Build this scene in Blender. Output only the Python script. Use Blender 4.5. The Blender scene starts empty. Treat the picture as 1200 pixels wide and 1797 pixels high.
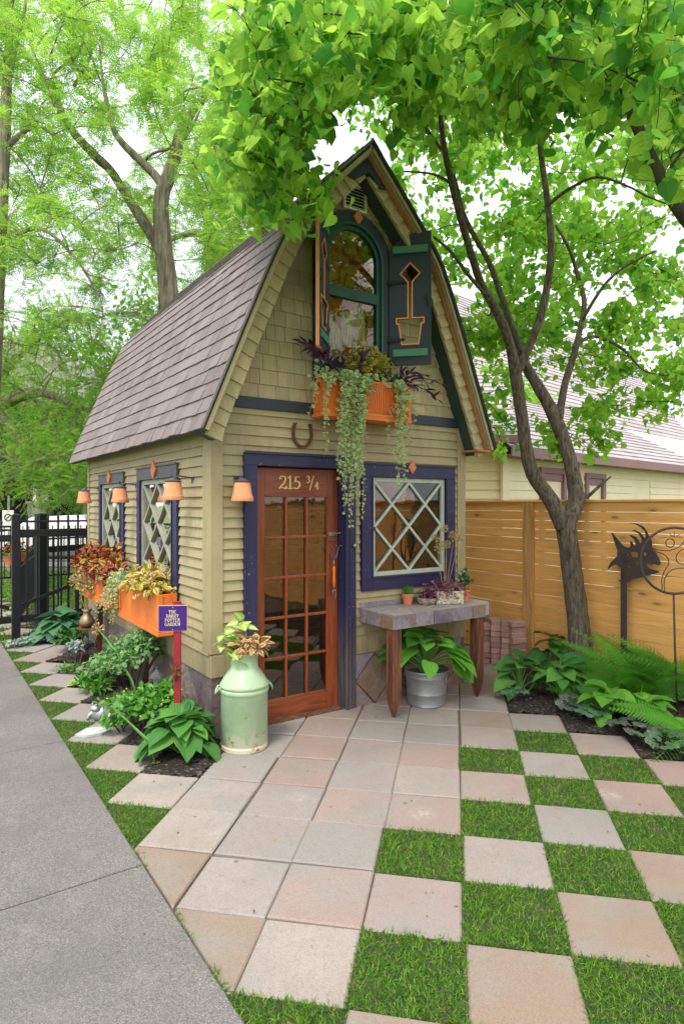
import bpy, math, random
import numpy as np
from mathutils import Vector, Matrix
from mathutils.geometry import tessellate_polygon
rng = np.random.default_rng(7)
random.seed(7)
R = math.radians
SC = bpy.context.scene
COL = SC.collection
FL, CH, HY = 1097.5, 1.7, 886.0            # focal length in photo pixels, camera height, horizon row
PH = R(34.44)                              # yaw of the cottage
E1 = np.array([math.cos(PH), math.sin(PH)]); E2 = np.array([-math.sin(PH), math.cos(PH)])
OX, OY = -0.9444, 4.5562                   # front left corner of the cottage

def HP(a, b, z=0.0):                       # cottage frame -> world
    return (OX + a*E1[0] + b*E2[0], OY + a*E1[1] + b*E2[1], z)
def W(px, py, d):                          # surveyed direction and distance -> world
    return ((px-600)/FL*d, d, CH-(py-HY)/FL*d)
def G(px, py, z=0.0):                      # point on the ground (or a level z)
    d = FL*(CH-z)/(py-HY); return ((px-600)/FL*d, d, z)
def PS(px, py, a):                         # point on a plane parallel to the side wall -> (b, z)
    r = np.array([(px-600)/FL, 1.0]); o = np.array([OX, OY])
    t = (a + o@E1)/(r@E1); P = r*t - o
    return float(P@E2), CH-(py-HY)/FL*t

# ------------------------------------------------------------------ mesh builder
class MB:
    def __init__(s): s.V=[];s.F=[];s.M=[];s.U=[];s.K=[];s.n=0
    def add(s, V, F, mat=0, uv=None, rnd=None):
        V=np.asarray(V,float).reshape(-1,3); k=len(V)
        s.V.append(V)
        s.U.append(np.zeros((k,2)) if uv is None else np.asarray(uv,float))
        if rnd is None: rnd=random.random()
        s.K.append(np.full(k,rnd) if np.isscalar(rnd) else np.asarray(rnd,float))
        if isinstance(F,np.ndarray): s.F.append((F+s.n, np.full(len(F),mat)))
        else:
            by={}
            for f in F: by.setdefault(len(f),[]).append(f)
            for m,l in by.items(): s.F.append((np.array(l,int)+s.n, np.full(len(l),mat)))
        s.n+=k
    def box(s, x0,x1,y0,y1,z0,z1, mat=0, rnd=None):
        V=[(x0,y0,z0),(x1,y0,z0),(x1,y1,z0),(x0,y1,z0),(x0,y0,z1),(x1,y0,z1),(x1,y1,z1),(x0,y1,z1)]
        s.add(V,[(0,3,2,1),(4,5,6,7),(0,1,5,4),(1,2,6,5),(2,3,7,6),(3,0,4,7)],mat,None,rnd)
    def hexa(s, V, mat=0, rnd=None):       # 8 corners, order as box
        s.add(V,[(0,3,2,1),(4,5,6,7),(0,1,5,4),(1,2,6,5),(2,3,7,6),(3,0,4,7)],mat,None,rnd)
    def bar(s, p, q, w, h=None, up=(0,0,1), mat=0, rnd=None):
        p=np.array(p,float);q=np.array(q,float);h=w if h is None else h
        d=q-p;d/=np.linalg.norm(d);u=np.array(up,float)
        x=np.cross(d,u)
        if np.linalg.norm(x)<1e-4: x=np.cross(d,(1,0,0.))
        x/=np.linalg.norm(x);u=np.cross(x,d)
        x=x*w/2;u=u*h/2
        s.hexa([p-x-u,p+x-u,q+x-u,q-x-u,p-x+u,p+x+u,q+x+u,q-x+u],mat,rnd)
    def tube(s, P, r, n=8, mat=0, rnd=None, cap=True, rough=0.0):
        P=np.asarray(P,float);m=len(P);r=np.full(m,r) if np.isscalar(r) else np.asarray(r,float)
        T=np.gradient(P,axis=0);T/=np.linalg.norm(T,axis=1)[:,None]+1e-9
        ref=np.array([0,0,1.]) if abs(T[0][2])<.9 else np.array([1.,0,0])
        x=np.cross(ref,T[0]);x/=np.linalg.norm(x)
        V=[];U=[];L=0
        for i in range(m):
            x=x-T[i]*(x@T[i]);x/=np.linalg.norm(x);y=np.cross(T[i],x)
            if i: L+=np.linalg.norm(P[i]-P[i-1])
            for j in range(n):
                an=2*math.pi*j/n
                rr=r[i]*(1+rough*(random.random()-.5)*2) if rough else r[i]
                V.append(P[i]+(x*math.cos(an)+y*math.sin(an))*rr);U.append((j/n,L))
        F=[(i*n+j,i*n+(j+1)%n,(i+1)*n+(j+1)%n,(i+1)*n+j) for i in range(m-1) for j in range(n)]
        if cap: F+= [tuple(range(n))[::-1], tuple((m-1)*n+j for j in range(n))]
        s.add(V,F,mat,U,rnd)
    def lathe(s, prof, c=(0,0,0), n=32, mat=0, rnd=None, closed=False):
        V=[];U=[];m=len(prof)
        for i,(r,z) in enumerate(prof):
            for j in range(n):
                an=2*math.pi*j/n;V.append((c[0]+r*math.cos(an),c[1]+r*math.sin(an),c[2]+z));U.append((j/n,z))
        F=[(i*n+j,i*n+(j+1)%n,(i+1)*n+(j+1)%n,(i+1)*n+j) for i in range(m-1) for j in range(n)]
        if prof[0][0]>1e-6: F.append(tuple(range(n))[::-1])
        if prof[-1][0]>1e-6: F.append(tuple((m-1)*n+j for j in range(n)))
        s.add(V,F,mat,U,rnd)
    def prism(s, outer, holes, w0, w1, mp, mat=0, rnd=None):
        polys=[outer]+list(holes)
        tris=tessellate_polygon([[Vector((x,y,0)) for x,y in p] for p in polys])
        flat=[p for q in polys for p in q];k=len(flat)
        V=[mp(x,y,w0) for x,y in flat]+[mp(x,y,w1) for x,y in flat]
        F=[tuple(t) for t in tris]+[tuple(i+k for i in t[::-1]) for t in tris]
        o=0
        for q in polys:
            m=len(q);F+=[(o+i,o+(i+1)%m,k+o+(i+1)%m,k+o+i) for i in range(m)];o+=m
        s.add(V,F,mat,None,rnd)
    def scatter(s, tpl, P, D, N, S, mat=0, rnd=None, S3=None):
        V,F,UV=tpl;P=np.asarray(P,float);D=np.asarray(D,float);N=np.asarray(N,float);n=len(P)
        if n==0: return
        D=D/(np.linalg.norm(D,axis=1)[:,None]+1e-9)
        X=np.cross(D,N);X/=(np.linalg.norm(X,axis=1)[:,None]+1e-9);Z=np.cross(X,D)
        S=np.full(n,S) if np.isscalar(S) else np.asarray(S,float)
        A=P[:,None,:]+S[:,None,None]*(V[None,:,0:1]*X[:,None,:]+V[None,:,1:2]*D[:,None,:]+V[None,:,2:3]*Z[:,None,:])
        k=len(V);FF=(F[None]+(np.arange(n)*k)[:,None,None]).reshape(-1,F.shape[1])
        r=rng.random(n) if rnd is None else rnd
        s.add(A.reshape(-1,3),FF,mat,np.tile(UV,(n,1)),np.repeat(r,k))

def build(name, mb, mats, parent=None, smooth=False, bevel=0, label=None, kind=None, cat=None, group=None, loc=None, rotz=0):
    me=bpy.data.meshes.new(name)
    V=np.concatenate(mb.V);U=np.concatenate(mb.U);K=np.concatenate(mb.K)
    me.vertices.add(len(V));me.vertices.foreach_set('co',V.ravel())
    idx=np.concatenate([f.ravel() for f,_ in mb.F]);tot=np.concatenate([np.full(len(f),f.shape[1]) for f,_ in mb.F])
    mi=np.concatenate([m for _,m in mb.F])
    me.loops.add(len(idx));me.loops.foreach_set('vertex_index',idx.astype(np.int32))
    me.polygons.add(len(tot));st=np.concatenate([[0],np.cumsum(tot)[:-1]])
    me.polygons.foreach_set('loop_start',st.astype(np.int32));me.polygons.foreach_set('loop_total',tot.astype(np.int32))
    me.polygons.foreach_set('material_index',mi.astype(np.int32))
    me.polygons.foreach_set('use_smooth',np.full(len(tot),bool(smooth)))
    uv=me.uv_layers.new(name='UVMap');uv.data.foreach_set('uv',U[idx].astype(np.float32).ravel())
    at=me.attributes.new('rnd','FLOAT','POINT');at.data.foreach_set('value',K.astype(np.float32))
    me.update(calc_edges=True);me.validate()
    if smooth=='angle':
        try: me.set_sharp_from_angle(angle=R(40))
        except Exception: pass
    for m in (mats if isinstance(mats,(list,tuple)) else [mats]): me.materials.append(m)
    o=bpy.data.objects.new(name,me);COL.objects.link(o)
    if parent: o.parent=parent
    if bevel:
        bv=o.modifiers.new('Bevel','BEVEL');bv.width=bevel;bv.segments=2;bv.limit_method='ANGLE';bv.angle_limit=R(40)
    if loc is not None: o.location=loc
    if rotz: o.rotation_euler=(0,0,rotz)
    tag(o,label,cat,group,kind);return o
def tag(o,label=None,cat=None,group=None,kind=None):
    if label: o['label']=label
    if cat: o['category']=cat
    if group: o['group']=group
    if kind: o['kind']=kind
    return o
def thing(name,label,cat,loc=(0,0,0),rotz=0,group=None):
    o=bpy.data.objects.new(name,None);COL.objects.link(o);o.location=loc;o.rotation_euler=(0,0,rotz);o.empty_display_size=.1
    return tag(o,label,cat,group)
def copy_tree(o,parent=None):
    c=o.copy();COL.objects.link(c);c.parent=parent
    for ch in list(o.children): copy_tree(ch,c)
    return c

# ------------------------------------------------------------------ materials
def nm(name):
    m=bpy.data.materials.new(name);m.use_nodes=True;nt=m.node_tree;nt.nodes.clear();return m,nt
class NT:
    def __init__(s,nt): s.nt=nt
    def n(s,t,**k):
        x=s.nt.nodes.new(t)
        for a,v in k.items():
            if a.startswith('_'): setattr(x,a[1:],v)
            else: x.inputs[a.replace('__',' ')].default_value=v
        return x
    def l(s,a,b): s.nt.links.new(a,b)
    def mixc(s,f,a,b,blend='MIX'):
        x=s.nt.nodes.new('ShaderNodeMix');x.data_type='RGBA';x.blend_type=blend
        for sock,v in ((x.inputs[0],f),(x.inputs[6],a),(x.inputs[7],b)):
            if hasattr(v,'is_output'): s.l(v,sock)
            elif isinstance(v,(int,float)) : sock.default_value=v
            else: sock.default_value=(*v,1)
        return x.outputs[2]
    def math(s,op,a,b=0.0,c=None):
        x=s.nt.nodes.new('ShaderNodeMath');x.operation=op
        for i,v in enumerate((a,b) if c is None else (a,b,c)):
            if hasattr(v,'is_output'): s.l(v,x.inputs[i])
            else: x.inputs[i].default_value=v
        return x.outputs[0]
    def ramp(s,f,stops):
        x=s.nt.nodes.new('ShaderNodeValToRGB');s.l(f,x.inputs[0]);e=x.color_ramp.elements
        while len(e)<len(stops): e.new(.5)
        for i,(p,c) in enumerate(stops):
            e[i].position=p;e[i].color=(*c,1) if len(c)==3 else c
        return x.outputs[0]
    def mr(s,v,a,b,c,d):
        x=s.nt.nodes.new('ShaderNodeMapRange');s.l(v,x.inputs[0])
        for i,q in enumerate((a,b,c,d)): x.inputs[i+1].default_value=q
        return x.outputs[0]
    def coord(s,kind='Object',scale=(1,1,1)):
        t=s.nt.nodes.new('ShaderNodeTexCoord');m=s.nt.nodes.new('ShaderNodeMapping');s.l(t.outputs[kind],m.inputs[0]);m.inputs['Scale'].default_value=scale
        return m.outputs[0]
    def noise(s,co,scale,detail=4,rough=.6,dist=0):
        x=s.n('ShaderNodeTexNoise',Scale=scale,Detail=detail,Roughness=rough,Distortion=dist);s.l(co,x.inputs['Vector']);return x.outputs[0]
    def rnd(s):
        a=s.nt.nodes.new('ShaderNodeAttribute');a.attribute_name='rnd';return a.outputs['Fac']
    def bsdf(s,col,rough=.6,bump=None,bstr=.3,bdist=.01,metal=0,spec=.5,**k):
        b=s.nt.nodes.new('ShaderNodeBsdfPrincipled')
        if hasattr(col,'is_output'): s.l(col,b.inputs['Base Color'])
        else: b.inputs['Base Color'].default_value=(*col,1)
        if hasattr(rough,'is_output'): s.l(rough,b.inputs['Roughness'])
        else: b.inputs['Roughness'].default_value=rough
        b.inputs['Metallic'].default_value=metal;b.inputs['Specular IOR Level'].default_value=spec
        for a,v in k.items(): b.inputs[a.replace('_',' ')].default_value=v
        if bump is not None:
            q=s.n('ShaderNodeBump',Strength=bstr,Distance=bdist);s.l(bump,q.inputs['Height']);s.l(q.outputs[0],b.inputs['Normal'])
        return b.outputs[0]
    def out(s,sh):
        o=s.nt.nodes.new('ShaderNodeOutputMaterial');s.l(sh,o.inputs[0])
def sc(c,f): return tuple(min(1,x*f) for x in c)
def hx(r,g,b):                              # sRGB 0-255 -> linear
    return tuple(((v/255)/12.92 if v/255<=.04045 else ((v/255+.055)/1.055)**2.4) for v in (r,g,b))

def paint(name,c,rough=.5,var=.12,scale=3,grime=.35,bump=.15,bs=60,rv=.12,stretch=(1,1,1),spec=.4,chips=None,weather=0):
    m,nt=nm(name);t=NT(nt);co=t.coord('Object',stretch)
    n1=t.noise(co,scale,5);n2=t.noise(co,scale*9,4,.7)
    col=t.mixc(t.mr(n1,.3,.7,0,1),sc(c,1-var),sc(c,1+var))
    col=t.mixc(t.math('MULTIPLY',t.mr(n2,.55,.8,0,1),grime),col,sc(c,.45))
    col=t.mixc(t.math('MULTIPLY',t.rnd(),rv*2),col,sc(c,.72))
    if chips:
        n3=t.noise(co,scale*14,2,.5);col=t.mixc(t.mr(n3,.70,.73,0,1),col,chips)
    if weather:
        s1=t.noise(t.coord('Object',(7,7,.9)),3,5,.65,.3);s2=t.noise(t.coord('Object',(1.3,1.3,40)),3,3,.6)
        col=t.mixc(t.math('MULTIPLY',t.mr(s1,.48,.75,0,1),weather),col,sc(c,.5));col=t.mixc(t.math('MULTIPLY',t.mr(s2,.5,.7,0,1),weather*.5),col,sc(c,1.25))
        z=nt.nodes.new('ShaderNodeSeparateXYZ');t.l(t.coord('Object'),z.inputs[0]);col=t.mixc(t.math('MULTIPLY',t.mr(z.outputs[2],.38,.85,.75,0),t.mr(s1,.3,.65,.2,1)),col,(.16,.13,.09))
    hgt=t.noise(co,bs,3)
    t.out(t.bsdf(col,t.mr(n2,.2,.8,rough-.1,rough+.15),hgt,bump,.004,0,spec));return m
def wood(name,c1,c2,stretch=(14,1.2,14),rough=.6,knots=0,rv=.3,bump=.25,spec=.3,kc=(.10,.035,.01)):
    m,nt=nm(name);t=NT(nt)
    r=t.rnd()
    tc=nt.nodes.new('ShaderNodeTexCoord');mp=nt.nodes.new('ShaderNodeMapping');t.l(tc.outputs['Object'],mp.inputs[0])
    cx=nt.nodes.new('ShaderNodeCombineXYZ');t.l(t.math('MULTIPLY',r,37.0),cx.inputs[0]);t.l(t.math('MULTIPLY',r,91.0),cx.inputs[1]);t.l(t.math('MULTIPLY',r,53.0),cx.inputs[2])
    t.l(cx.outputs[0],mp.inputs['Location'])
    m2=nt.nodes.new('ShaderNodeMapping');t.l(mp.outputs[0],m2.inputs[0]);m2.inputs['Scale'].default_value=stretch
    g1=t.noise(m2.outputs[0],1.6,6,.62,1.2);g2=t.noise(m2.outputs[0],7,3,.6,.4)
    col=t.mixc(t.mr(g1,.35,.65,0,1),c1,c2)
    col=t.mixc(t.math('MULTIPLY',t.mr(g2,.5,.75,0,1),.35),col,sc(c2,.6))
    col=t.mixc(t.math('MULTIPLY',r,rv),col,sc(c2,.8))
    if knots:
        m3=nt.nodes.new('ShaderNodeMapping');t.l(mp.outputs[0],m3.inputs[0]);m3.inputs['Scale'].default_value=tuple(knots)
        v=t.n('ShaderNodeTexVoronoi',Scale=1.0,Randomness=1.0);t.l(m3.outputs[0],v.inputs['Vector'])
        k=t.mr(v.outputs['Distance'],.05,.13,1,0);col=t.mixc(t.math('MULTIPLY',k,.85),col,kc)
        k2=t.mr(v.outputs['Distance'],.1,.32,1,0);col=t.mixc(t.math('MULTIPLY',k2,.3),col,sc(c2,.6))
    t.out(t.bsdf(col,rough,g2,bump,.004,0,spec));return m
def stone(name,cols,scale=5,grout=(.25,.24,.22),gw=.03,rough=.6,stretch=(1,1,1),rnd_only=False,bump=.6):
    m,nt=nm(name);t=NT(nt);co=t.coord('Object',stretch)
    n1=t.noise(co,7,6,.65,.8);n2=t.noise(co,28,5,.7)
    if rnd_only: f=t.rnd()
    else:
        d=t.noise(co,2.0,2);add=t.n('ShaderNodeVectorMath',_operation='MULTIPLY_ADD');t.l(co,add.inputs[0]);add.inputs[1].default_value=(1,1,1);add.inputs[2].default_value=(0,0,0)
        v=t.n('ShaderNodeTexVoronoi',Scale=scale);t.l(co,v.inputs['Vector'])
        sp=nt.nodes.new('ShaderNodeSeparateColor');t.l(v.outputs['Color'],sp.inputs[0]);f=sp.outputs[0]
    k=len(cols)
    ff=t.math('ADD',f,t.mr(n1,.3,.7,-.22,.22))
    col=t.ramp(ff,[(i/(k-1),c) for i,c in enumerate(cols)])
    col=t.mixc(t.mr(n2,.45,.75,0,.5),col,(.06,.05,.05))
    col=t.mixc(t.mr(n1,.6,.75,0,.35),col,sc(cols[-1],1.3))
    if not rnd_only:
        e=t.n('ShaderNodeTexVoronoi',Scale=scale,_feature='DISTANCE_TO_EDGE');t.l(co,e.inputs['Vector'])
        col=t.mixc(t.mr(e.outputs['Distance'],gw*.6,gw,1,0),col,grout)
    t.out(t.bsdf(col,rough,n1,bump,.02,0,.5));return m
def leaf(name,ca,cb,trans=.45,rough=.45,tc=None,edge=None,ew=.55,veins=0,centre=None,cw=.35,rv=1,spec=.35,spots=None):
    """leaf: colour varies per leaf, optional contrasting margin / centre by UV, light passes through"""
    m,nt=nm(name);t=NT(nt);r=t.rnd()
    col=t.mixc(t.math('MULTIPLY',r,rv),ca,cb)
    uv=nt.nodes.new('ShaderNodeTexCoord');sp=nt.nodes.new('ShaderNodeSeparateXYZ');t.l(uv.outputs['UV'],sp.inputs[0])
    ax=t.math('MULTIPLY',t.math('ABSOLUTE',t.math('SUBTRACT',sp.outputs[0],.5)),2.0)
    ob=t.coord('Object');nz=t.noise(ob,90,3)
    axn=t.math('ADD',ax,t.mr(nz,.3,.7,-.18,.18))
    if edge: col=t.mixc(t.mr(axn,ew-.08,ew+.08,0,1),col,edge)
    if centre: col=t.mixc(t.mr(axn,cw-.1,cw+.1,1,0),col,centre)
    if spots: col=t.mixc(t.mr(nz,.52,.56,0,1),col,spots)
    hgt=None
    if veins:
        w=t.math('SINE',t.math('MULTIPLY',t.math('ADD',ax,t.math('MULTIPLY',sp.outputs[1],-.35)),veins))
        col=t.mixc(t.mr(w,.2,1,0,.28),col,sc(ca,.55));hgt=w
    mid=t.mr(ax,.0,.06,.35,0);col=t.mixc(mid,col,sc(cb,1.4))
    b=t.bsdf(col,rough,hgt,.35,.004,0,spec)
    tr=nt.nodes.new('ShaderNodeBsdfTranslucent')
    t.l(t.mixc(.5,col,tc or sc(cb,1.6)),tr.inputs[0])
    mx=nt.nodes.new('ShaderNodeMixShader');mx.inputs[0].default_value=trans
    t.l(b,mx.inputs[1]);t.l(tr.outputs[0],mx.inputs[2]);t.out(mx.outputs[0]);return m
def bark(name,c1,c2,sxy=30,sz=5,bump=.9,dist=.03):
    m,nt=nm(name);t=NT(nt);co=t.coord('Object',(sxy,sxy,sz))
    n=t.noise(co,1,6,.7,.6);n2=t.noise(t.coord('Object'),3,3)
    col=t.mixc(t.mr(n,.35,.65,0,1),c1,c2);col=t.mixc(t.mr(n2,.4,.7,0,.4),col,(.10,.12,.07))
    t.out(t.bsdf(col,.85,n,bump,dist,0,.2));return m
def metal(name,c,rough=.4,var=.3,met=.9,scale=12):
    m,nt=nm(name);t=NT(nt);co=t.coord();n=t.noise(co,scale,5,.65)
    t.out(t.bsdf(t.mixc(t.mr(n,.35,.7,0,1),sc(c,1+var),sc(c,1-var)),t.mr(n,.3,.7,rough-.1,rough+.15),n,.15,.003,met));return m
def glass(name,tint=(.55,.5,.45),refl=1.0):
    m,nt=nm(name);t=NT(nt)
    tr=nt.nodes.new('ShaderNodeBsdfTransparent');tr.inputs[0].default_value=(*tint,1)
    gl=nt.nodes.new('ShaderNodeBsdfGlossy');gl.inputs['Roughness'].default_value=.015
    co=t.coord();n=t.noise(co,3.0,2);bp=t.n('ShaderNodeBump',Strength=.08,Distance=.02);t.l(n,bp.inputs['Height']);t.l(bp.outputs[0],gl.inputs['Normal'])
    fr=t.n('ShaderNodeFresnel',IOR=1.5);mx=nt.nodes.new('ShaderNodeMixShader')
    t.l(t.math('MULTIPLY',fr.outputs[0],refl),mx.inputs[0]);t.l(tr.outputs[0],mx.inputs[1]);t.l(gl.outputs[0],mx.inputs[2]);t.out(mx.outputs[0]);return m

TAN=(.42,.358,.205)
M={}
M['tan']=paint('tan paint',TAN,.6,.08,2.5,.25,.3,70,.16,(1,1,1),.3,chips=None,weather=.35)
M['tan_shingle_lifted']=paint('lightened tan shingle paint',sc(TAN,1.22),.7,.14,5,.35,.8,45,.30,(3,3,.6),weather=.4)  # TAN lightened to make up for the canopy shade on the gable
M['navy']=paint('navy paint',(.026,.025,.082),.45,.15,3,.35,.2,60,.1,chips=(.20,.20,.26),weather=.25)
M['navy_dark']=paint('dark slate paint',(.032,.042,.065),.5,.15,4,.3,.15,60,.08)
M['charcoal']=paint('charcoal paint',(.085,.085,.095),.5,.1,4,.25,.15,60,.05)
M['green_dark']=paint('dark green paint',(.012,.085,.052),.35,.15,4,.2,.15,60,.05)
M['green_batten']=paint('batten green paint',(.075,.25,.17),.5,.12,5,.2,.15,60,.1)
M['soffit']=paint('soffit green paint',(.035,.065,.052),.6,.12,3,.3,.1,50,.05)
M['sage']=paint('sage paint',(.50,.56,.48),.5,.12,9,.45,.2,60,.08)
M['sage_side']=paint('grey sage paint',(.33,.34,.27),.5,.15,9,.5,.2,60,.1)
M['orange']=paint('orange paint',(.78,.20,.035),.45,.10,4,.25,.15,60,.07)
M['peach']=paint('peach paint',(.80,.34,.15),.5,.08,5,.15,.1,60,.04)
M['white']=paint('white plastic',(.88,.87,.80),.5,.05,5,.15,.05,60,.03)
M['terracotta']=paint('terracotta',(.70,.25,.115),.8,.12,14,.2,.3,90,.12,spec=.2)
M['terralight']=paint('pale terracotta',(.84,.36,.19),.8,.10,12,.1,.2,90,.1,spec=.2)
M['blackmetal']=paint('black metal',(.012,.013,.018),.35,.2,8,.2,.1,60,.1)
M['rust']=paint('rusty iron',(.14,.045,.018),.75,.35,16,.7,.6,60,.1,chips=(.35,.14,.05))
M['steel']=metal('old steel',(.32,.30,.28),.4)
M['galv']=metal('galvanised zinc',(.42,.44,.46),.45,.18,.75,7)
M['sculpt']=paint('dark rusted sheet',(.065,.050,.050),.6,.3,9,.4,.3,60,.1)
M['doorwood']=wood('stained door wood',(.36,.090,.028),(.17,.035,.012),(16,16,1.6),.35,0,.2,.15,.5)
M['rail']=wood('stained rail wood',(.36,.090,.028),(.17,.035,.012),(1.6,16,16),.35,0,.2,.15,.5)
M['cedar']=wood('cedar fence board',(1.0,.57,.20),(.84,.41,.12),(16,1.0,16),.6,(4.2,2.4,7),.45,.25,.3,(.16,.06,.02))
M['cedarpost']=wood('cedar post',(.95,.55,.2),(.47,.23,.07),(16,16,1.0),.6,(5,5,2.2),.25,.2,.3)
M['darkwood']=wood('dark weathered timber',(.27,.115,.06),(.07,.026,.02),(14,14,1.4),.6,0,.3,.5,.35)
M['rawwood']=wood('raw timber edge',(.55,.24,.09),(.40,.15,.05),(10,10,2),.6)
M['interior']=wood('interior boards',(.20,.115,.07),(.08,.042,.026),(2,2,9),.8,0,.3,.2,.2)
M['redpost']=paint('faded red paint',(.30,.018,.028),.6,.25,8,.5,.4,50,.1,(4,4,.8),chips=(.42,.22,.20))
M['purple']=paint('purple enamel',(.055,.018,.20),.3,.05,4,.05,.02,30,.02)
M['gold']=paint('gold lettering',(.80,.66,.35),.5,.05,5,.05,.02,30,.02)
M['cream']=paint('cream lettering',(.82,.55,.25),.5,.05,5,.05,.02,30,.02)
M['slate_side']=stone('slate cladding',[(.10,.075,.085),(.17,.125,.135),(.24,.14,.095),(.15,.14,.155),(.33,.25,.22)],3.1,(.13,.115,.11),.02)
M['slate_piece']=stone('slate piece',[(.15,.12,.16),(.24,.20,.25),(.30,.26,.30),(.20,.155,.15),(.30,.19,.09),(.22,.20,.24)],rnd_only=True,bump=.5)
M['slate_rust']=stone('rusty slate',[(.24,.12,.05),(.34,.17,.07),(.20,.13,.10),(.30,.22,.16)],rnd_only=True,bump=.9)
M['table_top']=stone('flagstone top',[(.28,.26,.28),(.38,.35,.36),(.45,.37,.29),(.34,.31,.31)],3.4,(.50,.45,.38),.03,.5,(1,1,.01))
M['grout']=paint('grout',(.42,.39,.34),.9,.1,20,.3,.4,80,.05)
M['brick']=paint('concrete brick',(.48,.28,.24),.85,.2,12,.45,.7,70,.55)
# ------------------------------------------------------------------ leaf shapes
def leaf_tpl(prof, cols=(-1,0,1), droop=.2, fold=.15, heart=0, length=1.0):
    """prof: (t, halfwidth) along the blade; blade lies along +y, normal +z"""
    V=[];UV=[];k=len(cols)
    for t,w in prof:
        for c in cols:
            y=t*length-heart*abs(c)*max(0,1-t*2.2)**1.0
            V.append((w*c, y, -droop*t*t+fold*abs(c)*w)); UV.append((.5+.5*c,t))
    n=len(prof);F=[(i*k+j,i*k+j+1,(i+1)*k+j+1,(i+1)*k+j) for i in range(n-1) for j in range(k-1)]
    return np.array(V),np.array(F),np.array(UV)
C5=(-1,-.5,0,.5,1)
T_HEART=leaf_tpl([(0,.16),(.06,.34),(.22,.47),(.42,.46),(.64,.34),(.84,.14),(1,.0)],(-1,0,1),.22,.22,.13)
T_HOSTA=leaf_tpl([(0,.06),(.06,.27),(.19,.41),(.40,.45),(.60,.38),(.78,.25),(.92,.10),(1.02,0)],C5,.42,.22,.09)
T_OVAL=leaf_tpl([(0,.03),(.2,.22),(.45,.30),(.7,.22),(.9,.08),(1,0)],(-1,0,1),.2,.2,0)
T_ROUND=leaf_tpl([(0,.15),(.15,.40),(.45,.52),(.75,.42),(.95,.15),(1,0)],(-1,-.5,.5,1),.12,.15,.08)
T_LANCE=leaf_tpl([(0,.05),(.2,.11),(.5,.13),(.8,.07),(1,0)],(-1,0,1),.22,.35,0)
T_THIN=leaf_tpl([(0,.03),(.5,.035),(1,0)],(-1,0,1),.1,.3,0)
def coleus_tpl():
    p=[(0,.04),(.12,.22),(.2,.20),(.3,.31),(.38,.28),(.5,.32),(.57,.26),(.68,.25),(.75,.17),(.88,.12),(1,0)]
    return leaf_tpl(p,(-1,0,1),.25,.22,0)
T_COL=coleus_tpl()
def heuchera_tpl():
    V=[(0,0,0)];UV=[(.5,.3)];n=20
    for i in range(n+1):
        a=math.pi*(-.42+1.84*i/n)
        r=.5*(1+.16*math.cos(5*(a-math.pi/2))+(.05 if i%2 else -.03))
        V.append((r*math.cos(a),r*math.sin(a)+.05,.05*math.cos(i*1.9)-.16*r));UV.append((.5+r*math.cos(a),.5+r*math.sin(a)))
    F=[(0,i+1,i+2) for i in range(n)]
    return np.array(V),np.array(F),np.array(UV)
T_HEU=heuchera_tpl()
def pinnate_tpl(n=9,ll=.19,lw=.034,curve=.25):
    V=[];F=[];UV=[]
    for i in range(n):
        t=.12+.88*i/(n-1)
        for sgn in (-1,1):
            y0=t;z0=-curve*t*t;L=ll*(1-.45*abs(t-.5))
            dx,dy=sgn*.93*L,.36*L
            px,py=-dy/L*lw*sgn,dx/L*lw*sgn
            k=len(V)
            V+= [(0.004*sgn,y0,z0),(dx*.5+px,y0+dy*.5+py,z0-.01),(dx,y0+dy,z0-.035),(dx*.5-px,y0+dy*.5-py,z0-.01)]
            UV+= [(.5,0),(.7,.5),(.5,1),(.3,.5)];F.append((k,k+1,k+2,k+3))
    k=len(V);V+= [(-.006,0,0),(.006,0,0),(.004,.5,-curve*.25),(-.004,.5,-curve*.25),(.002,1,-curve),(-.002,1,-curve)];UV+=[(.5,0)]*6
    F+= [(k,k+1,k+2,k+3),(k+3,k+2,k+4,k+5)]
    return np.array(V),np.array(F),np.array(UV)
T_PIN=pinnate_tpl(7,.22,.05)
def fern_tpl(n=30):
    """a whole frond: lance-shaped outline of toothed pinnae on an arching rachis"""
    V=[];F=[];UV=[]
    def zc(t): return .50*t-.95*t*t
    for i in range(n):
        t=.10+.90*i/(n-1);env=math.sin(math.pi*min(1,(t*.93+.05))**.8)**.75
        L=.21*env+.012;w=.032
        for sgn in (-1,1):
            m=8
            base=np.array([0,t,zc(t)]);d=np.array([sgn*.94,.34,-.10])
            for j in range(m):
                s0=j/m;s1=(j+.95)/m
                ww=w*(1-.8*s0)
                p0=base+d*L*s0+np.array([0,0,-.10*L*s0*s0*2]);p1=base+d*L*s1+np.array([0,0,-.10*L*s1*s1*2])
                pm=(p0+p1)/2
                k=len(V);V+= [p0,pm+np.array([.15*sgn*ww,ww,0]),p1,pm-np.array([-.15*sgn*ww,ww,0])]
                UV+= [(.5,t)]*4;F.append((k,k+1,k+2,k+3))
    for i in range(10):
        t0=i/10;t1=(i+1)/10;k=len(V);r=.006*(1-t0*.8)
        V+= [(-r,t0,zc(t0)+.003),(r,t0,zc(t0)+.003),(r*.9,t1,zc(t1)+.003),(-r*.9,t1,zc(t1)+.003)];UV+= [(.5,0)]*4;F.append((k,k+1,k+2,k+3))
    return np.array(V,float),np.array(F),np.array(UV)
T_FERN=fern_tpl(26)
T_HEART2=leaf_tpl([(0,.16),(.06,.33),(.22,.44),(.42,.42),(.64,.29),(.84,.11),(1,.0)],(-1,0,1),.42,.42,.12)
def unit(v): v=np.asarray(v,float);return v/(np.linalg.norm(v,axis=-1,keepdims=True)+1e-9)
def rsph(n): return unit(rng.normal(size=(n,3)))

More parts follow.
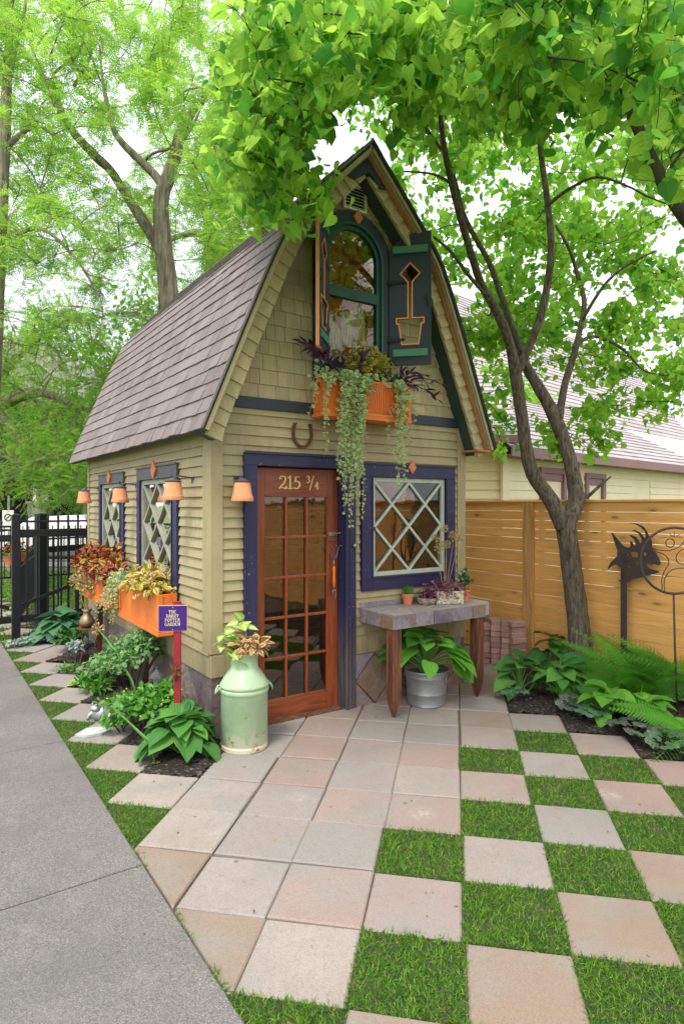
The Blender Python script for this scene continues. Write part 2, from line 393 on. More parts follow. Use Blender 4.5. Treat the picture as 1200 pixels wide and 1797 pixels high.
# ------------------------------------------------------------------ leaf materials
L={}
L['redbud']=leaf('redbud leaf',(.10,.31,.03),(.33,.63,.06),.58,.5,(.66,1.0,.14),spec=.2,veins=15)
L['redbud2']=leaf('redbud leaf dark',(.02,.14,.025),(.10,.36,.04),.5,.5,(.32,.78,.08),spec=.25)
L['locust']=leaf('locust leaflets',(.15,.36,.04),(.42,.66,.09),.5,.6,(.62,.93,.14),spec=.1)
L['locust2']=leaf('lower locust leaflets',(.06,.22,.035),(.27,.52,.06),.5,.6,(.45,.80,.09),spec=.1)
L['woods']=leaf('far foliage',(.04,.13,.025),(.15,.33,.04),.4,.7,(.25,.5,.06),spec=.1)
L['hosta']=leaf('hosta leaf',(.03,.15,.035),(.14,.36,.06),.25,.5,None,veins=30,spec=.3)
L['hosta2']=leaf('bright hosta leaf',(.07,.26,.03),(.17,.44,.05),.3,.5,None,veins=30,spec=.3)
L['hostablue']=leaf('blue hosta leaf',(.045,.16,.075),(.10,.26,.12),.2,.5,None,veins=26,spec=.4)
L['fern']=leaf('fern frond',(.03,.16,.02),(.11,.34,.035),.2,.6,(.2,.5,.05),spec=.15)
L['heuchera']=leaf('coral bells leaf',(.06,.09,.075),(.15,.18,.155),.15,.45,None,spots=(.04,.035,.045),spec=.5)
L['heuchera2']=leaf('green coral bells leaf',(.06,.15,.08),(.12,.24,.12),.15,.45,None,spots=(.05,.09,.06),spec=.5)
L['colred']=leaf('red coleus leaf',(.13,.005,.014),(.30,.01,.022),.22,.5,(.5,.02,.02),edge=(.48,.50,.05),ew=.86,rv=1,spec=.4)
L['colyel']=leaf('yellow coleus leaf',(.50,.56,.06),(.62,.58,.13),.25,.5,(.7,.75,.1),centre=(.36,.035,.05),cw=.30,rv=1,spec=.4)
L['colpink']=leaf('pink coleus leaf',(.62,.26,.20),(.66,.42,.26),.25,.5,(.75,.5,.3),edge=(.55,.58,.15),ew=.66,centre=(.24,.03,.08),cw=.25,spec=.4)
L['collime']=leaf('lime leaf with white heart',(.30,.52,.06),(.40,.60,.10),.3,.5,None,centre=(.75,.78,.42),cw=.35,spec=.4)
L['cream']=leaf('variegated trailing leaf',(.20,.34,.10),(.32,.46,.18),.3,.5,None,edge=(.66,.70,.38),ew=.52,spec=.3)
L['purple']=leaf('purple blade leaf',(.030,.016,.050),(.10,.04,.13),.15,.4,(.2,.05,.25),spec=.5)
L['oxalis']=leaf('plum leaf',(.13,.03,.07),(.33,.13,.19),.2,.5,(.4,.1,.2),spec=.4)
L['euon']=leaf('variegated shrub leaf',(.06,.22,.05),(.16,.38,.10),.25,.45,None,edge=(.40,.52,.28),ew=.78,spec=.45)
L['shrub']=leaf('shrub leaf',(.05,.20,.03),(.13,.36,.04),.3,.4,None,spec=.45)
L['dark']=leaf('dark green leaf',(.02,.09,.02),(.06,.19,.04),.2,.4,None,spec=.5)
L['silver']=leaf('silver leaf',(.22,.32,.28),(.36,.46,.40),.2,.7,None,spec=.2)
L['grass']=leaf('grass blade',(.03,.12,.014),(.19,.37,.04),.3,.6,(.2,.5,.04),spec=.2)
L['straw']=leaf('dry grass',(.42,.32,.15),(.30,.34,.08),.2,.8,None,spec=.1)
L['dried']=leaf('dried flower',(.42,.33,.13),(.60,.48,.22),.2,.8,None,spec=.1)
L['stem']=paint('green stem',(.10,.28,.05),.5,.2,10,.1,.1,50,.2)
L['petiole']=paint('hosta stalk',(.14,.34,.08),.5,.2,10,.1,.1,50,.2)
L['drystem']=paint('dry stalk',(.45,.34,.17),.8,.2,20,.3,.2,50,.2)
L['purstem']=paint('purple stem',(.12,.05,.09),.5,.2,10,.1,.1,50,.2)
L['vinestem']=paint('vine stem',(.34,.36,.16),.6,.2,10,.1,.1,50,.2)
B_RED=bark('redbud bark',(.06,.042,.032),(.34,.28,.215),46,9,1,.05)
B_DARK=bark('dark branch bark',(.045,.034,.028),(.12,.095,.078),40,9,.8,.02)
B_LOC=bark('locust bark',(.15,.11,.09),(.48,.40,.34),16,1.7,1,.08)
B_GREY=bark('grey distant bark',(.22,.21,.19),(.42,.39,.35),14,2,.7,.05)

# ------------------------------------------------------------------ ground, path, paving
def ground_mats():
    m,nt=nm('lawn');t=NT(nt);co=t.coord()
    a=t.noise(co,.35,4);b=t.noise(co,9,5,.7);c=t.noise(co,140,2)
    col=t.mixc(t.mr(a,.35,.65,0,1),(.16,.25,.05),(.27,.30,.09));col=t.mixc(t.mr(b,.4,.7,0,.6),col,(.09,.15,.03));col=t.mixc(t.mr(c,.3,.7,0,.4),col,(.03,.06,.01))
    t.out(t.bsdf(col,.9,c,.8,.05));M['lawn']=m
    m,nt=nm('mulch');t=NT(nt);co=t.coord()
    v=t.n('ShaderNodeTexVoronoi',Scale=55.0);t.l(co,v.inputs['Vector']);b=t.noise(co,12,5,.7)
    sp=nt.nodes.new('ShaderNodeSeparateColor');t.l(v.outputs['Color'],sp.inputs[0])
    col=t.ramp(sp.outputs[0],[(0,(.012,.010,.008)),(.7,(.035,.026,.019)),(.9,(.10,.075,.05)),(1,(.20,.16,.11))])
    col=t.mixc(t.mr(b,.4,.7,0,.7),col,(.015,.012,.01))
    t.out(t.bsdf(col,.9,v.outputs['Distance'],.9,.03));M['mulch']=m
    m,nt=nm('exposed aggregate concrete');t=NT(nt);co=t.coord()
    v=t.n('ShaderNodeTexVoronoi',Scale=240.0);t.l(co,v.inputs['Vector']);sp=nt.nodes.new('ShaderNodeSeparateColor');t.l(v.outputs['Color'],sp.inputs[0])
    a=t.noise(co,1.6,5,.6);b=t.noise(co,7,5,.65);f=t.noise(co,320,2)
    col=t.ramp(sp.outputs[0],[(0,(0.120,0.115,0.108)),(.5,(0.196,0.190,0.178)),(.85,(0.256,0.246,0.230)),(1,(0.344,0.328,0.304))])
    col=t.mixc(t.mr(a,.4,.66,0,.5),col,(.13,.125,.12));col=t.mixc(t.mr(b,.55,.75,0,.35),col,(.30,.285,.265));col=t.mixc(t.mr(f,.4,.7,0,.35),col,(.08,.075,.07))
    t.out(t.bsdf(col,.85,f,.6,.006,0,.3));M['concrete']=m
    m,nt=nm('paving slab');t=NT(nt);co=t.coord();r=t.rnd()
    base=t.ramp(r,[(0,(0.314,0.229,0.203)),(.22,(0.358,0.301,0.268)),(.42,(0.278,0.266,0.253)),(.6,(0.394,0.349,0.307)),(.75,(0.305,0.288,0.272)),(.88,(0.332,0.249,0.222)),(1,(0.269,0.207,0.149))])
    nt.nodes[-1]
    a=t.noise(co,4.2,5,.6);b=t.noise(co,26,4,.7);f=t.noise(co,170,3,.75);blt=t.noise(co,2.3,2)
    col=t.mixc(t.mr(a,.38,.62,0,.30),base,(.29,.215,.19));col=t.mixc(t.mr(blt,.45,.65,0,.55),col,(.27,.265,.25))
    col=t.mixc(t.mr(b,.52,.8,0,.4),col,(.18,.15,.13));col=t.mixc(t.mr(f,.45,.72,0,.55),col,(.13,.105,.09));sv=t.n('ShaderNodeTexVoronoi',Scale=3.1);t.l(co,sv.inputs['Vector']);col=t.mixc(t.mr(sv.outputs['Distance'],.03,.055,.55,0),col,(.07,.055,.04));sw=t.n('ShaderNodeTexVoronoi',Scale=1.7);t.l(co,sw.inputs['Vector']);col=t.mixc(t.math('MULTIPLY',t.mr(sw.outputs['Distance'],.05,.16,.5,0),t.mr(b,.4,.6,0,1)),col,(.50,.47,.42));st=t.noise(t.coord('Object'),.9,5,.7);col=t.mixc(t.mr(st,.5,.68,0,.35),col,(.17,.145,.12));col=t.mixc(t.mr(f,.2,.38,.25,0),col,(.5,.46,.42))
    t.out(t.bsdf(col,.85,f,.45,.005,0,.3));M['paver']=m
    m,nt=nm('joint sand');t=NT(nt);co=t.coord();f=t.noise(co,90,4,.7);g=t.noise(co,3,3)
    col=t.mixc(t.mr(f,.35,.65,0,1),(.05,.04,.03),(.20,.165,.12));col=t.mixc(t.mr(g,.5,.62,0,.6),col,(.07,.11,.02))
    t.out(t.bsdf(col,.95,f,.8,.01));M['sand']=m
    m,nt=nm('asphalt');t=NT(nt);co=t.coord();f=t.noise(co,60,4);t.out(t.bsdf(t.mixc(f,(.05,.05,.052),(.10,.10,.10)),.9));M['asphalt']=m
ground_mats()
mb=MB();mb.add([(-400,-60,-.05),(400,-60,-.05),(400,500,-.05),(-400,500,-.05)],[(0,1,2,3)])
build('ground',mb,M['lawn'],kind='structure')

PT=R(-10.2);PG=np.array([.1543,2.902]);PSZ=.40
PU=np.array([math.cos(PT),math.sin(PT)]);PV=np.array([-math.sin(PT),math.cos(PT)])
def pc(u,v): q=PG+PSZ*(u*PU+v*PV);return q
def wl(x,y): d=np.array([x-OX,y-OY]);return d@E1,d@E2
def clip_poly(P, a_min):                    # keep the part with cottage coordinate a > a_min
    out=[];n=len(P)
    for i in range(n):
        p,q=P[i],P[(i+1)%n];ap=wl(*p)[0]-a_min;aq=wl(*q)[0]-a_min
        if ap>=0: out.append(p)
        if ap*aq<0: s=ap/(ap-aq);out.append(p+(q-p)*s)
    return out
PATHA=-.905
def cell_kind(u,v):
    c=pc(u+.5,v+.5);a,b=wl(*c);k=u+v
    if a>3.5+.25 or a<PATHA-.35: return None
    if 0.05<a<2.5 and b>.15: return None
    if u>=1:
        if v>=6:
            return 'slab' if (u==1 and v in(6,7,8)) else ('soil' if u>=2 else 'slab')
        if u==1 and v>=5: return 'slab'
        if (u,v)==(2,5): return 'slab'
        if k>=8: return 'soil'
        return 'slab' if k%2 else 'grass'
    if u==0: 
        if v<=0: return 'slab' if v%2 else 'grass'
        return 'slab'
    if v<=-3: return 'slab' if k%2 else 'grass'
    if k==-2 and v>=2: return 'soil' if v not in (9,) else 'slab'
    if k==-3 and v>=0: return 'slab'
    if k==-4 and v>=0: return 'grass'
    if k==-1 and u<=-4: return 'soil'
    if k==-1 and (u,v)==(-3,2): return 'slab'
    if k>=0 and a<0: return 'soil'
    if (u,v) in ((-3,-1),(-2,-2)): return 'tan'
    if k<=-5: return 'slab' if v<0 and k>-7 else 'grass'
    return 'slab'
slabs=MB();grass_cells=[]
tan_cells={(1,-2),(2,-1),(3,0),(4,1),(-3,-1),(-2,-2),(3,-2),(0,-3),(1,8),(1,7)}
for u in range(-24,14):
    for v in range(-5,22):
        kd=cell_kind(u,v)
        if kd in(None,'soil'): continue
        if kd=='grass': grass_cells.append((u,v));continue
        g=.006+.004*random.random();off=(rng.random(2)-.5)*.012;rot=(random.random()-.5)*.022
        c0=pc(u+.5,v+.5)+off;h=PSZ/2-g/2
        ch=[]
        for du,dv in((-1,-1),(1,-1),(1,1),(-1,1)):
            x=du*h;y=dv*h;xr=x*math.cos(rot)-y*math.sin(rot);yr=x*math.sin(rot)+y*math.cos(rot)
            ch.append(c0+xr*PU+yr*PV)
        P=clip_poly(ch,PATHA+.008)
        if len(P)<3: continue
        n=len(P);ctr=sum(P)/n;z=.0+(random.random()-.5)*.007
        tz=[z+(random.random()-.5)*.004 for _ in P]
        top=[(*(ctr+(p-ctr)*(1-.010/ max(.08,np.linalg.norm(p-ctr)))),zz) for p,zz in zip(P,tz)]
        mid=[(*p,zz-.006) for p,zz in zip(P,tz)];bot=[(*p,-.045) for p in P]
        rv=.985 if (u,v) in tan_cells or kd=='tan' else random.random()*.93
        slabs.add(top+mid+bot,[tuple(range(n))]+[(n+i,n+(i+1)%n,(i+1)%n,i) for i in range(n)]+[(2*n+i,2*n+(i+1)%n,n+(i+1)%n,n+i) for i in range(n)],0,None,rv)
build('paving',slabs,M['paver'],kind='structure')
mb=MB();q=[HP(PATHA,-6),HP(3.65,-6),HP(3.65,7),HP(PATHA,7)]
mb.add([(x,y,-.014) for x,y,_ in q],[(0,1,2,3)]);build('joint_sand',mb,M['sand'],kind='structure')
# mulch beds: bumpy sheets
def bed(name,a0,a1,b0,b1,test,step=.035):
    mb=MB();na=int((a1-a0)/step);nb=int((b1-b0)/step);V=[];idx={};F=[]
    for i in range(na+1):
        for j in range(nb+1):
            x,y,_=HP(a0+i*step,b0+j*step);V.append((x,y,(rng.random()*.022-.004)+.01*math.sin(x*7)*math.cos(y*5)))
    for i in range(na):
        for j in range(nb):
            x,y,_=HP(a0+(i+.5)*step,b0+(j+.5)*step)
            if test(x,y): F.append((i*(nb+1)+j,(i+1)*(nb+1)+j,(i+1)*(nb+1)+j+1,i*(nb+1)+j+1))
    mb.add(V,F);return build(name,mb,M['mulch'],kind='structure',smooth=True)
def in_soil(x,y):
    d=np.array([x,y])-PG;u=math.floor((d@PU)/PSZ);v=math.floor((d@PV)/PSZ);return cell_kind(u,v)=='soil'
bed('garden_soil',-.75,.02,-.6,6.2,in_soil)
bed('garden_soil',1.2,3.75,-4.2,2.2,in_soil)
# concrete path slabs
mb=MB();js=[-9,-5.05,-3.2,-1.338,.515,2.59,4.60,6.6,8.6,10.6,12.6]
for j0,j1 in zip(js[:-1],js[1:]):
    g=.006;V=[]
    for zz,e in((.012,.006),(.006,0),(-.10,0)):
        V+= [HP(PATHA-1.75+e,j0+g+e,zz),HP(PATHA-.002-e,j0+g+e,zz),HP(PATHA-.002-e,j1-g-e,zz),HP(PATHA-1.75+e,j1-g-e,zz)]
    F=[(0,1,2,3)]+[(4+i,4+(i+1)%4,(i+1)%4,i) for i in range(4)]+[(8+i,8+(i+1)%4,4+(i+1)%4,4+i) for i in range(4)]
    mb.add(V,F)
build('path',mb,M['concrete'],kind='structure')
# grass blades: turf squares and the strip along the path
def blades(name,P,hmin=.02,hmax=.05,w=.0035,mat=None,dry=.13,label=None):
    n=len(P);P=np.asarray(P,float)
    mb=MB()
    D=rsph(n);D[:,2]=np.abs(D[:,2])*.8+.55;Dn=unit(D);N=rsph(n)
    T=leaf_tpl([(0,w/.04),(.5,w/.05),(1,0)],(-1,1),.45,0,0)
    S=rng.uniform(hmin,hmax,n)
    r=rng.random(n);m=r<dry
    mb.scatter(T,P[~m],Dn[~m],N[~m],S[~m],0);
    if m.any(): mb.scatter(T,P[m],Dn[m]*np.array([1,1,.5]),N[m],S[m]*.8,1)
    return build(name,mb,[L['grass'],L['straw']],kind='stuff',label=label,cat='grass')
pts=[];turf=MB()
for (u,v) in grass_cells:
    c=pc(u+.5,v+.5);d=np.linalg.norm(c)
    if c[1]<1.2: continue
    if abs(c[0])>c[1]*.75+.6: continue
    cnt=int(6500*min(1.0,(2.6/max(d,1.9))**1.15))
    uu=rng.uniform(-.012,1.012,cnt);vv=rng.uniform(-.012,1.012,cnt)
    X=PG[0]+PSZ*((u+uu)*PU[0]+(v+vv)*PV[0]);Y=PG[1]+PSZ*((u+uu)*PU[1]+(v+vv)*PV[1])
    A=(X-OX)*E1[0]+(Y-OY)*E1[1]
    den=.5+.5*np.sin(X*23+np.sin(Y*17)*2)*np.sin(Y*19+X*5)
    k=(A>PATHA+.004)&(rng.random(cnt)<.52+.6*den)
    pts.append(np.stack([X[k],Y[k],np.full(k.sum(),-.012)],1))
pts=np.concatenate(pts)
tb=MB()
for (u,v) in grass_cells:
    P=clip_poly([pc(u,v),pc(u+1,v),pc(u+1,v+1),pc(u,v+1)],PATHA+.01)
    if len(P)>2: tb.add([(*p,-.0085) for p in P],[tuple(range(len(P)))])
m,nt=nm('turf soil');t=NT(nt);co=t.coord();f=t.noise(co,120,4,.7);g=t.noise(co,7,3);t.out(t.bsdf(t.mixc(t.mr(g,.5,.66,0,.8),t.mixc(f,(.012,.03,.006),(.05,.08,.02)),(.09,.065,.04)),.95,f,.8,.01))
build('turf_base',tb,m,kind='structure')
blades('grass',pts,.012,.035,.0028,label='short green turf growing in the open squares between paving slabs')
# ------------------------------------------------------------------ the cottage
house=thing('garden_cottage','tall narrow tan garden cottage with steep shingled roof and navy trimmed door','garden shed',HP(0,0),PH)
WD,LN=2.54,3.82                                    # front width, side length
CC=1.275
PRO=[(1.45,2.23),(1.335,2.51),(1.216,2.80),(1.11,3.055),(1.0,3.315),(.885,3.575),(.775,3.80),(.70,3.905),(.56,4.065),(.42,4.215),(.28,4.36),(.14,4.505),(0,4.65)]
PRO=np.array(PRO)
seg=np.linalg.norm(np.diff(PRO,axis=0),axis=1);ARC=np.concatenate([[0],np.cumsum(seg)]);TOT=ARC[-1]
def prof(s):                                        # point and outward normal at arc length s (dist from ridge line, z)
    s=np.clip(s,-.05,TOT+.02);x=np.interp(s,ARC,PRO[:,0]);z=np.interp(s,ARC,PRO[:,1])
    e=.12;x0,x1=np.interp([s-e,s+e],ARC,PRO[:,0]);z0,z1=np.interp([s-e,s+e],ARC,PRO[:,1])
    if s<0: x-=(s)*-.36;z+=s*.92
    t=np.array([x1-x0,z1-z0]);t/=np.linalg.norm(t);return np.array([x,z]),np.array([t[1],-t[0]])
def rp(s,off,side):
    p,n=prof(s);q=p+n*off;return CC+side*max(q[0],0 if off>=0 else -1),q[1]
def half(z,off=-.06):                               # inner half width of the roof at height z
    best=0
    for s in np.linspace(0,TOT,120):
        p,n=prof(s);q=p+n*off
        if q[1]>=z: return max(0,q[0])
    return 0
FB,BB=-.25,4.15                                     # roof front and back edge
def siding(name,axis,lo,hi,z0,z1,holes,base,sgn,pitch=.0775,lab=None):
    """lap boards; axis 'x' runs along a, 'y' along b; base: wall plane, sgn: outward direction"""
    mb=MB();z=z0;i=0
    while z<z1-.01:
        zt=min(z+pitch,z1);segs=[(lo,hi)]
        for h0,h1,hz0,hz1 in holes:
            if zt>hz0+.01 and z<hz1-.01:
                ns=[]
                for s0,s1 in segs:
                    if h1<=s0 or h0>=s1: ns.append((s0,s1));continue
                    if h0>s0: ns.append((s0,h0))
                    if h1<s1: ns.append((h1,s1))
                segs=ns
        for s0,s1 in segs:
            o0=base+sgn*(.020+.001*random.random());o1=base+sgn*.003;rn=random.random();wz=.0012*math.sin(i*1.7)
            if axis=='x': V=[(s0,o0,z+wz),(s1,o0,z),(s1,base,z),(s0,base,z+wz),(s0,o1,zt+.004),(s1,o1,zt+.004),(s1,base,zt+.004),(s0,base,zt+.004)]
            else: V=[(o0,s0,z),(o0,s1,z+wz),(base,s1,z+wz),(base,s0,z),(o1,s0,zt+.004),(o1,s1,zt+.004),(base,s1,zt+.004),(base,s0,zt+.004)]
            mb.hexa(V,0,rn)
        z=zt;i+=1
    return mb
def wall_boxes(mb,axis,lo,hi,z0,z1,holes,b0,b1):
    xs=sorted({lo,hi,*[h for H_ in holes for h in H_[:2]]});zs=sorted({z0,z1,*[h for H_ in holes for h in H_[2:]]})
    for x0,x1 in zip(xs[:-1],xs[1:]):
        for a,b in zip(zs[:-1],zs[1:]):
            cx,cz=(x0+x1)/2,(a+b)/2
            if any(h[0]<cx<h[1] and h[2]<cz<h[3] for h in holes): continue
            if axis=='x': mb.box(x0,x1,b0,b1,a,b,1)
            else: mb.box(b0,b1,x0,x1,a,b,1)
DOOR=(.345,1.16,0,2.0);FW=(1.43,2.31,1.07,1.95);SW1=(.77,1.64,.80,1.93);SW2=(2.33,3.13,.80,1.93)
front_holes=[DOOR,FW];side_holes=[SW1,SW2]
mb=siding('w','x',.0,WD,.60,2.44,[(.25,1.25,0,2.08),(1.32,2.42,.98,2.0)],0,-1)
wall_boxes(mb,'x',0,WD,.0,2.62,front_holes,.002,.06)
build('wall',mb,[M['tan'],M['interior']],house)
mb=siding('w','y',.0,LN,.60,2.28,[(.65,1.76,0,2.0),(2.23,3.24,0,2.0)],0,-1)
wall_boxes(mb,'y',.062,LN,.0,2.4,side_holes,.002,.06);build('wall',mb,[M['tan'],M['interior']],house)
mb=siding('w','y',0,LN,.60,2.28,[],WD,1);wall_boxes(mb,'y',.062,LN,0,2.4,[],WD-.06,WD-.002);build('wall',mb,[M['tan'],M['interior']],house)
mb=siding('w','x',0,WD,.60,2.44,[],LN,1);wall_boxes(mb,'x',.062,WD-.062,0,2.62,[],LN-.06,LN-.002)
z=2.62
while z<4.5:
    w=half(z+.1,-.05)
    if w>.02: mb.box(CC-w,CC+w,LN-.06,LN+.01,z,z+.1,0)
    z+=.1
build('wall',mb,[M['tan'],M['interior']],house)
# skirt board, slate base
mb=MB()
mb.box(-.022,.25,-.026,-.001,.44,.60);mb.box(1.25,WD+.022,-.026,-.001,.44,.60)
mb.box(-.024,-.001,-.0005,LN+.02,.44,.60);mb.box(WD+.001,WD+.024,0,LN+.02,.44,.60);mb.box(-.022,WD+.022,LN+.001,LN+.025,.44,.60)
mb.box(1.25,WD+.010,-.034,-.0265,.597,.612);mb.box(-.034,-.0245,.0,LN,.597,.612)
build('skirt_board',mb,M['tan'],house,bevel=.003)
mb=MB()
mb.box(-.012,.001,-.012,LN+.01,-.06,.44,0);mb.box(0.0012,.25,-.0125,-.0005,-.06,.439,0)
mb.box(1.25,WD+.012,-.012,-.001,-.06,.44,0);mb.box(WD+.0005,WD+.0125,0,LN+.01,-.06,.44,0)
# diamond-set slate on the front base
def dia(cx,cz,r,rn):
    mp=lambda x,y,w:(x,w,y);P=[(cx-r,cz),(cx,cz-r),(cx+r,cz),(cx,cz+r)]
    P=[(max(1.262,x),min(.425,max(.0,y))) for x,y in P];mb.prism(P,[],-.030,-.012,mp,1,rn)
def polyp(P,rn,m=2): mb.prism(P,[],-.026,-.0125,lambda x,y,w:(x,w,y),m,rn)
x=1.262+.205
k=0
while x<2.6:
    r=.20
    mb.prism([(x-r,.215),(x,.015),(x+min(r,WD-x+.01),.215),(x,.415)] if x+r<WD+.02 else [(x-r,.215),(x,.015),(WD+.01,.215),(x,.415)],[],-.030,-.012,lambda x,y,w:(x,w,y),1,random.random())
    for sx in(-1,1):
        for z0,z1 in((.0,.20),(.23,.435)):
            zc=z0 if z0==0 else z1
            if x+sx*r>WD+.02: continue
            polyp([(x+sx*.012,zc),(x+sx*r,zc),(x+sx*r,.215+(-.012 if z0==0 else .012))][::(1 if sx>0 else -1)],random.random())
    x+=.41;k+=1
build('foundation',mb,[M['slate_side'],M['slate_rust'],M['slate_piece']],house,bevel=.002)
# corner boards
mb=MB();mb.box(-.026,.072,-.027,-.0005,.6125,2.42);mb.box(-.0265,-.0005,.0,.125,.6125,2.36)
build('corner_board',mb,M['tan'],house,bevel=.003)
mb=MB();mb.box(WD-.085,WD+.02,-.027,-.0005,.6125,2.43);mb.box(WD+.0005,WD+.021,0,.1,.6125,2.3);build('corner_board',mb,M['tan'],house,bevel=.003)
mb=MB();mb.box(-.026,-.0005,LN-.06,LN+.02,.6125,2.36);build('corner_board',mb,M['tan'],house,bevel=.003)
mb=MB();mb.box(-.020,-.0005,.127,LN-.062,2.14,2.33);build('frieze_board',mb,M['tan'],house,bevel=.003)
mb=MB();mb.box(CC-1.32,CC+1.30,-.030,-.0005,2.43,2.515);build('belt_board',mb,M['navy_dark'],house,bevel=.003)
# gable shingles
mb=MB();z=2.505;row=0;AC,AR=1.243,.27
while z<4.62:
    zt=z+.117;wb=half(z,-.07);wt=half(zt,-.07)
    if wb<.03: break
    hw=0
    if 2.86<z<4.03: hw=AR if z<3.76 else math.sqrt(max(0,AR**2-(z-3.76)**2)) if z-3.76<AR-.02 else 0
    x=CC-wb-random.random()*.08
    while x<CC+wb:
        w=random.uniform(.07,.17);x1=x+w-.0035
        for s0,s1 in ([(x,x1)] if hw==0 or x1<AC-hw or x>AC+hw else [(x,min(x1,AC-hw)),(max(x,AC+hw),x1)]):
            if s1-s0<.006: continue
            s0=max(s0,CC-wb);s1=min(s1,CC+wb)
            if s1-s0<.006: continue
            j=random.uniform(-.003,.003);f=.013+random.random()*.005
            t0=max(s0,CC-wt);t1=min(s1,CC+wt)
            if t1<t0: t0=t1=(max(CC-wt,min(CC+wt,s0)))
            mb.hexa([(s0,-f,z+j),(s1,-f,z+j),(s1,.0,z+j),(s0,.0,z+j),(t0,-.003,zt+.006),(t1,-.003,zt+.006),(t1,.0,zt+.006),(t0,.0,zt+.006)],0)
        x+=w
    for s0,s1 in ([(CC-wb,CC+wb)] if hw==0 else [(CC-wb,AC-hw),(AC+hw,CC+wb)]):
        if s1>s0:
            t0=max(s0,CC-wt);t1=min(s1,CC+wt)
            mb.hexa([(s0,.001,z),(s1,.001,z),(s1,.05,z),(s0,.05,z),(t0,.001,zt),(t1,.001,zt),(t1,.05,zt),(t0,.05,zt)],1)
    z=zt;row+=1
build('gable_shingles',mb,[M['tan_shingle_lifted'],M['interior']],house)
# roof
m,nt=nm('asphalt shingle');t=NT(nt);co=t.coord();r=t.rnd();g=t.noise(co,330,2,.8);b2=t.noise(co,2.2,4);wv=t.noise(t.coord('Object',(1,1,12)),1.2,2)
col=t.ramp(r,[(0,(.25,.215,.21)),(.5,(.295,.255,.25)),(1,(.34,.30,.295))]);col=t.mixc(t.mr(g,.35,.7,0,.65),col,(.09,.072,.075));col=t.mixc(t.mr(g,.2,.36,.4,0),col,(.42,.37,.36));col=t.mixc(t.mr(b2,.45,.7,0,.3),col,(.13,.10,.10))
t.out(t.bsdf(col,.9,g,.6,.004,0,.25));M['shingle']=m
roof=None
mb=MB();NS=24
for side in(-1,1):
    S=np.linspace(0,TOT,NS+1)
    for s0,s1 in zip(S[:-1],S[1:]):
        P=[rp(s0,-.001,side),rp(s1,-.001,side),rp(s1,-.05,side),rp(s0,-.05,side)]
        V=[(x,b,z) for b in(FB+.012,BB-.01) for x,z in P];mb.add(V,[(0,1,2,3),(7,6,5,4),(0,4,5,1),(1,5,6,2),(2,6,7,3),(3,7,4,0)],1,None,.5)
    ex=TOT/22.0;s=0;row=0
    while s<TOT-.01:
        e=min(ex,TOT-s);b=FB-.005 -(random.random()*.15)
        while b<BB:
            w=random.choice([.12,.155,.155,.19,.22,.10]) if True else .3;b0=max(b,FB-.006);b1=min(b+w-.006,BB)
            if b1-b0>.01:
                th=random.choice([.012,.014,.016]);dj=random.uniform(-.004,.004)
                A=rp(s-.012+dj,th,side);B=rp(s+e+.004,.003,side);A2=rp(s-.012+dj,.0,side);B2=rp(s+e+.004,0,side);Cm=rp(s+e/2,th*.55,side)
                V=[(A2[0],b0,A2[1]),(A2[0],b1,A2[1]),(B2[0],b1,B2[1]),(B2[0],b0,B2[1]),(A[0],b0,A[1]),(A[0],b1,A[1]),(B[0],b1,B[1]),(B[0],b0,B[1])]
                mb.add(V,[(4,5,6,7) if side>0 else (7,6,5,4),(0,1,5,4),(1,2,6,5),(3,0,4,7),(2,3,7,6)],0,None,random.random())
            b+=w
        s+=ex;row+=1
# dark roofing edge along the rake and ridge caps
for side in(-1,1):
    S=np.linspace(0,TOT,60)
    for s0,s1 in zip(S[:-1],S[1:]):
        q_=.018 if side>0 else .002;P=[rp(s0,.012,side),rp(s1,.012,side),rp(s1,-q_,side),rp(s0,-q_,side)]
        V=[(x,b,z) for b in(FB-.012,FB+.010) for x,z in P];mb.add(V,[(0,1,2,3),(7,6,5,4),(0,4,5,1),(1,5,6,2),(2,6,7,3),(3,7,4,0)],2 if side>0 else 0,None,random.random()*.3)
b=FB-.01
while b<BB:
    V=[(CC-.10,b,4.572),(CC,b,4.678),(CC+.10,b,4.572),(CC-.10,b+.16,4.564),(CC,b+.16,4.670),(CC+.10,b+.16,4.564),(CC-.10,b,4.562),(CC,b,4.664),(CC+.10,b,4.562)]
    mb.add(V,[(0,1,4,3),(1,2,5,4),(6,7,1,0),(7,8,2,1)],0);b+=.14
M['roofedge']=paint('roofing edge',(.03,.025,.027),.8,.3,20,.4,.4,60,.3)
roof=build('roof',mb,[M['shingle'],M['soffit'],M['roofedge']],house)
# rake: soffit, shingled barge face, raw timber strip, trim
def rake(mb,s0,s1,n,o0,o1,b0,b1,mat=0,gap=0.,tilt=0.,sides=(-1,1),jit=0):
    for side in sides:
        S=np.linspace(s0,s1,n+1)
        for a,b in zip(S[:-1],S[1:]):
            a2=a+gap/2;b2=b-gap/2;j=random.uniform(-jit,jit)
            P0=[rp(a2,o0,side),rp(a2,o1+j,side)];P1=[rp(b2+gap*.9,o0,side),rp(b2+gap*.9,o1+j,side)]
            V=[(P0[0][0],b0-tilt,P0[0][1]),(P0[1][0],b0-tilt,P0[1][1]),(P0[1][0],b1,P0[1][1]),(P0[0][0],b1,P0[0][1]),
               (P1[0][0],b0,P1[0][1]),(P1[1][0],b0,P1[1][1]),(P1[1][0],b1,P1[1][1]),(P1[0][0],b1,P1[0][1])]
            mb.hexa(V,mat)
mb=MB();rake(mb,.0,TOT-.13,40,-.051,-.172,-.150,-.001);build('soffit',mb,M['soffit'],house)
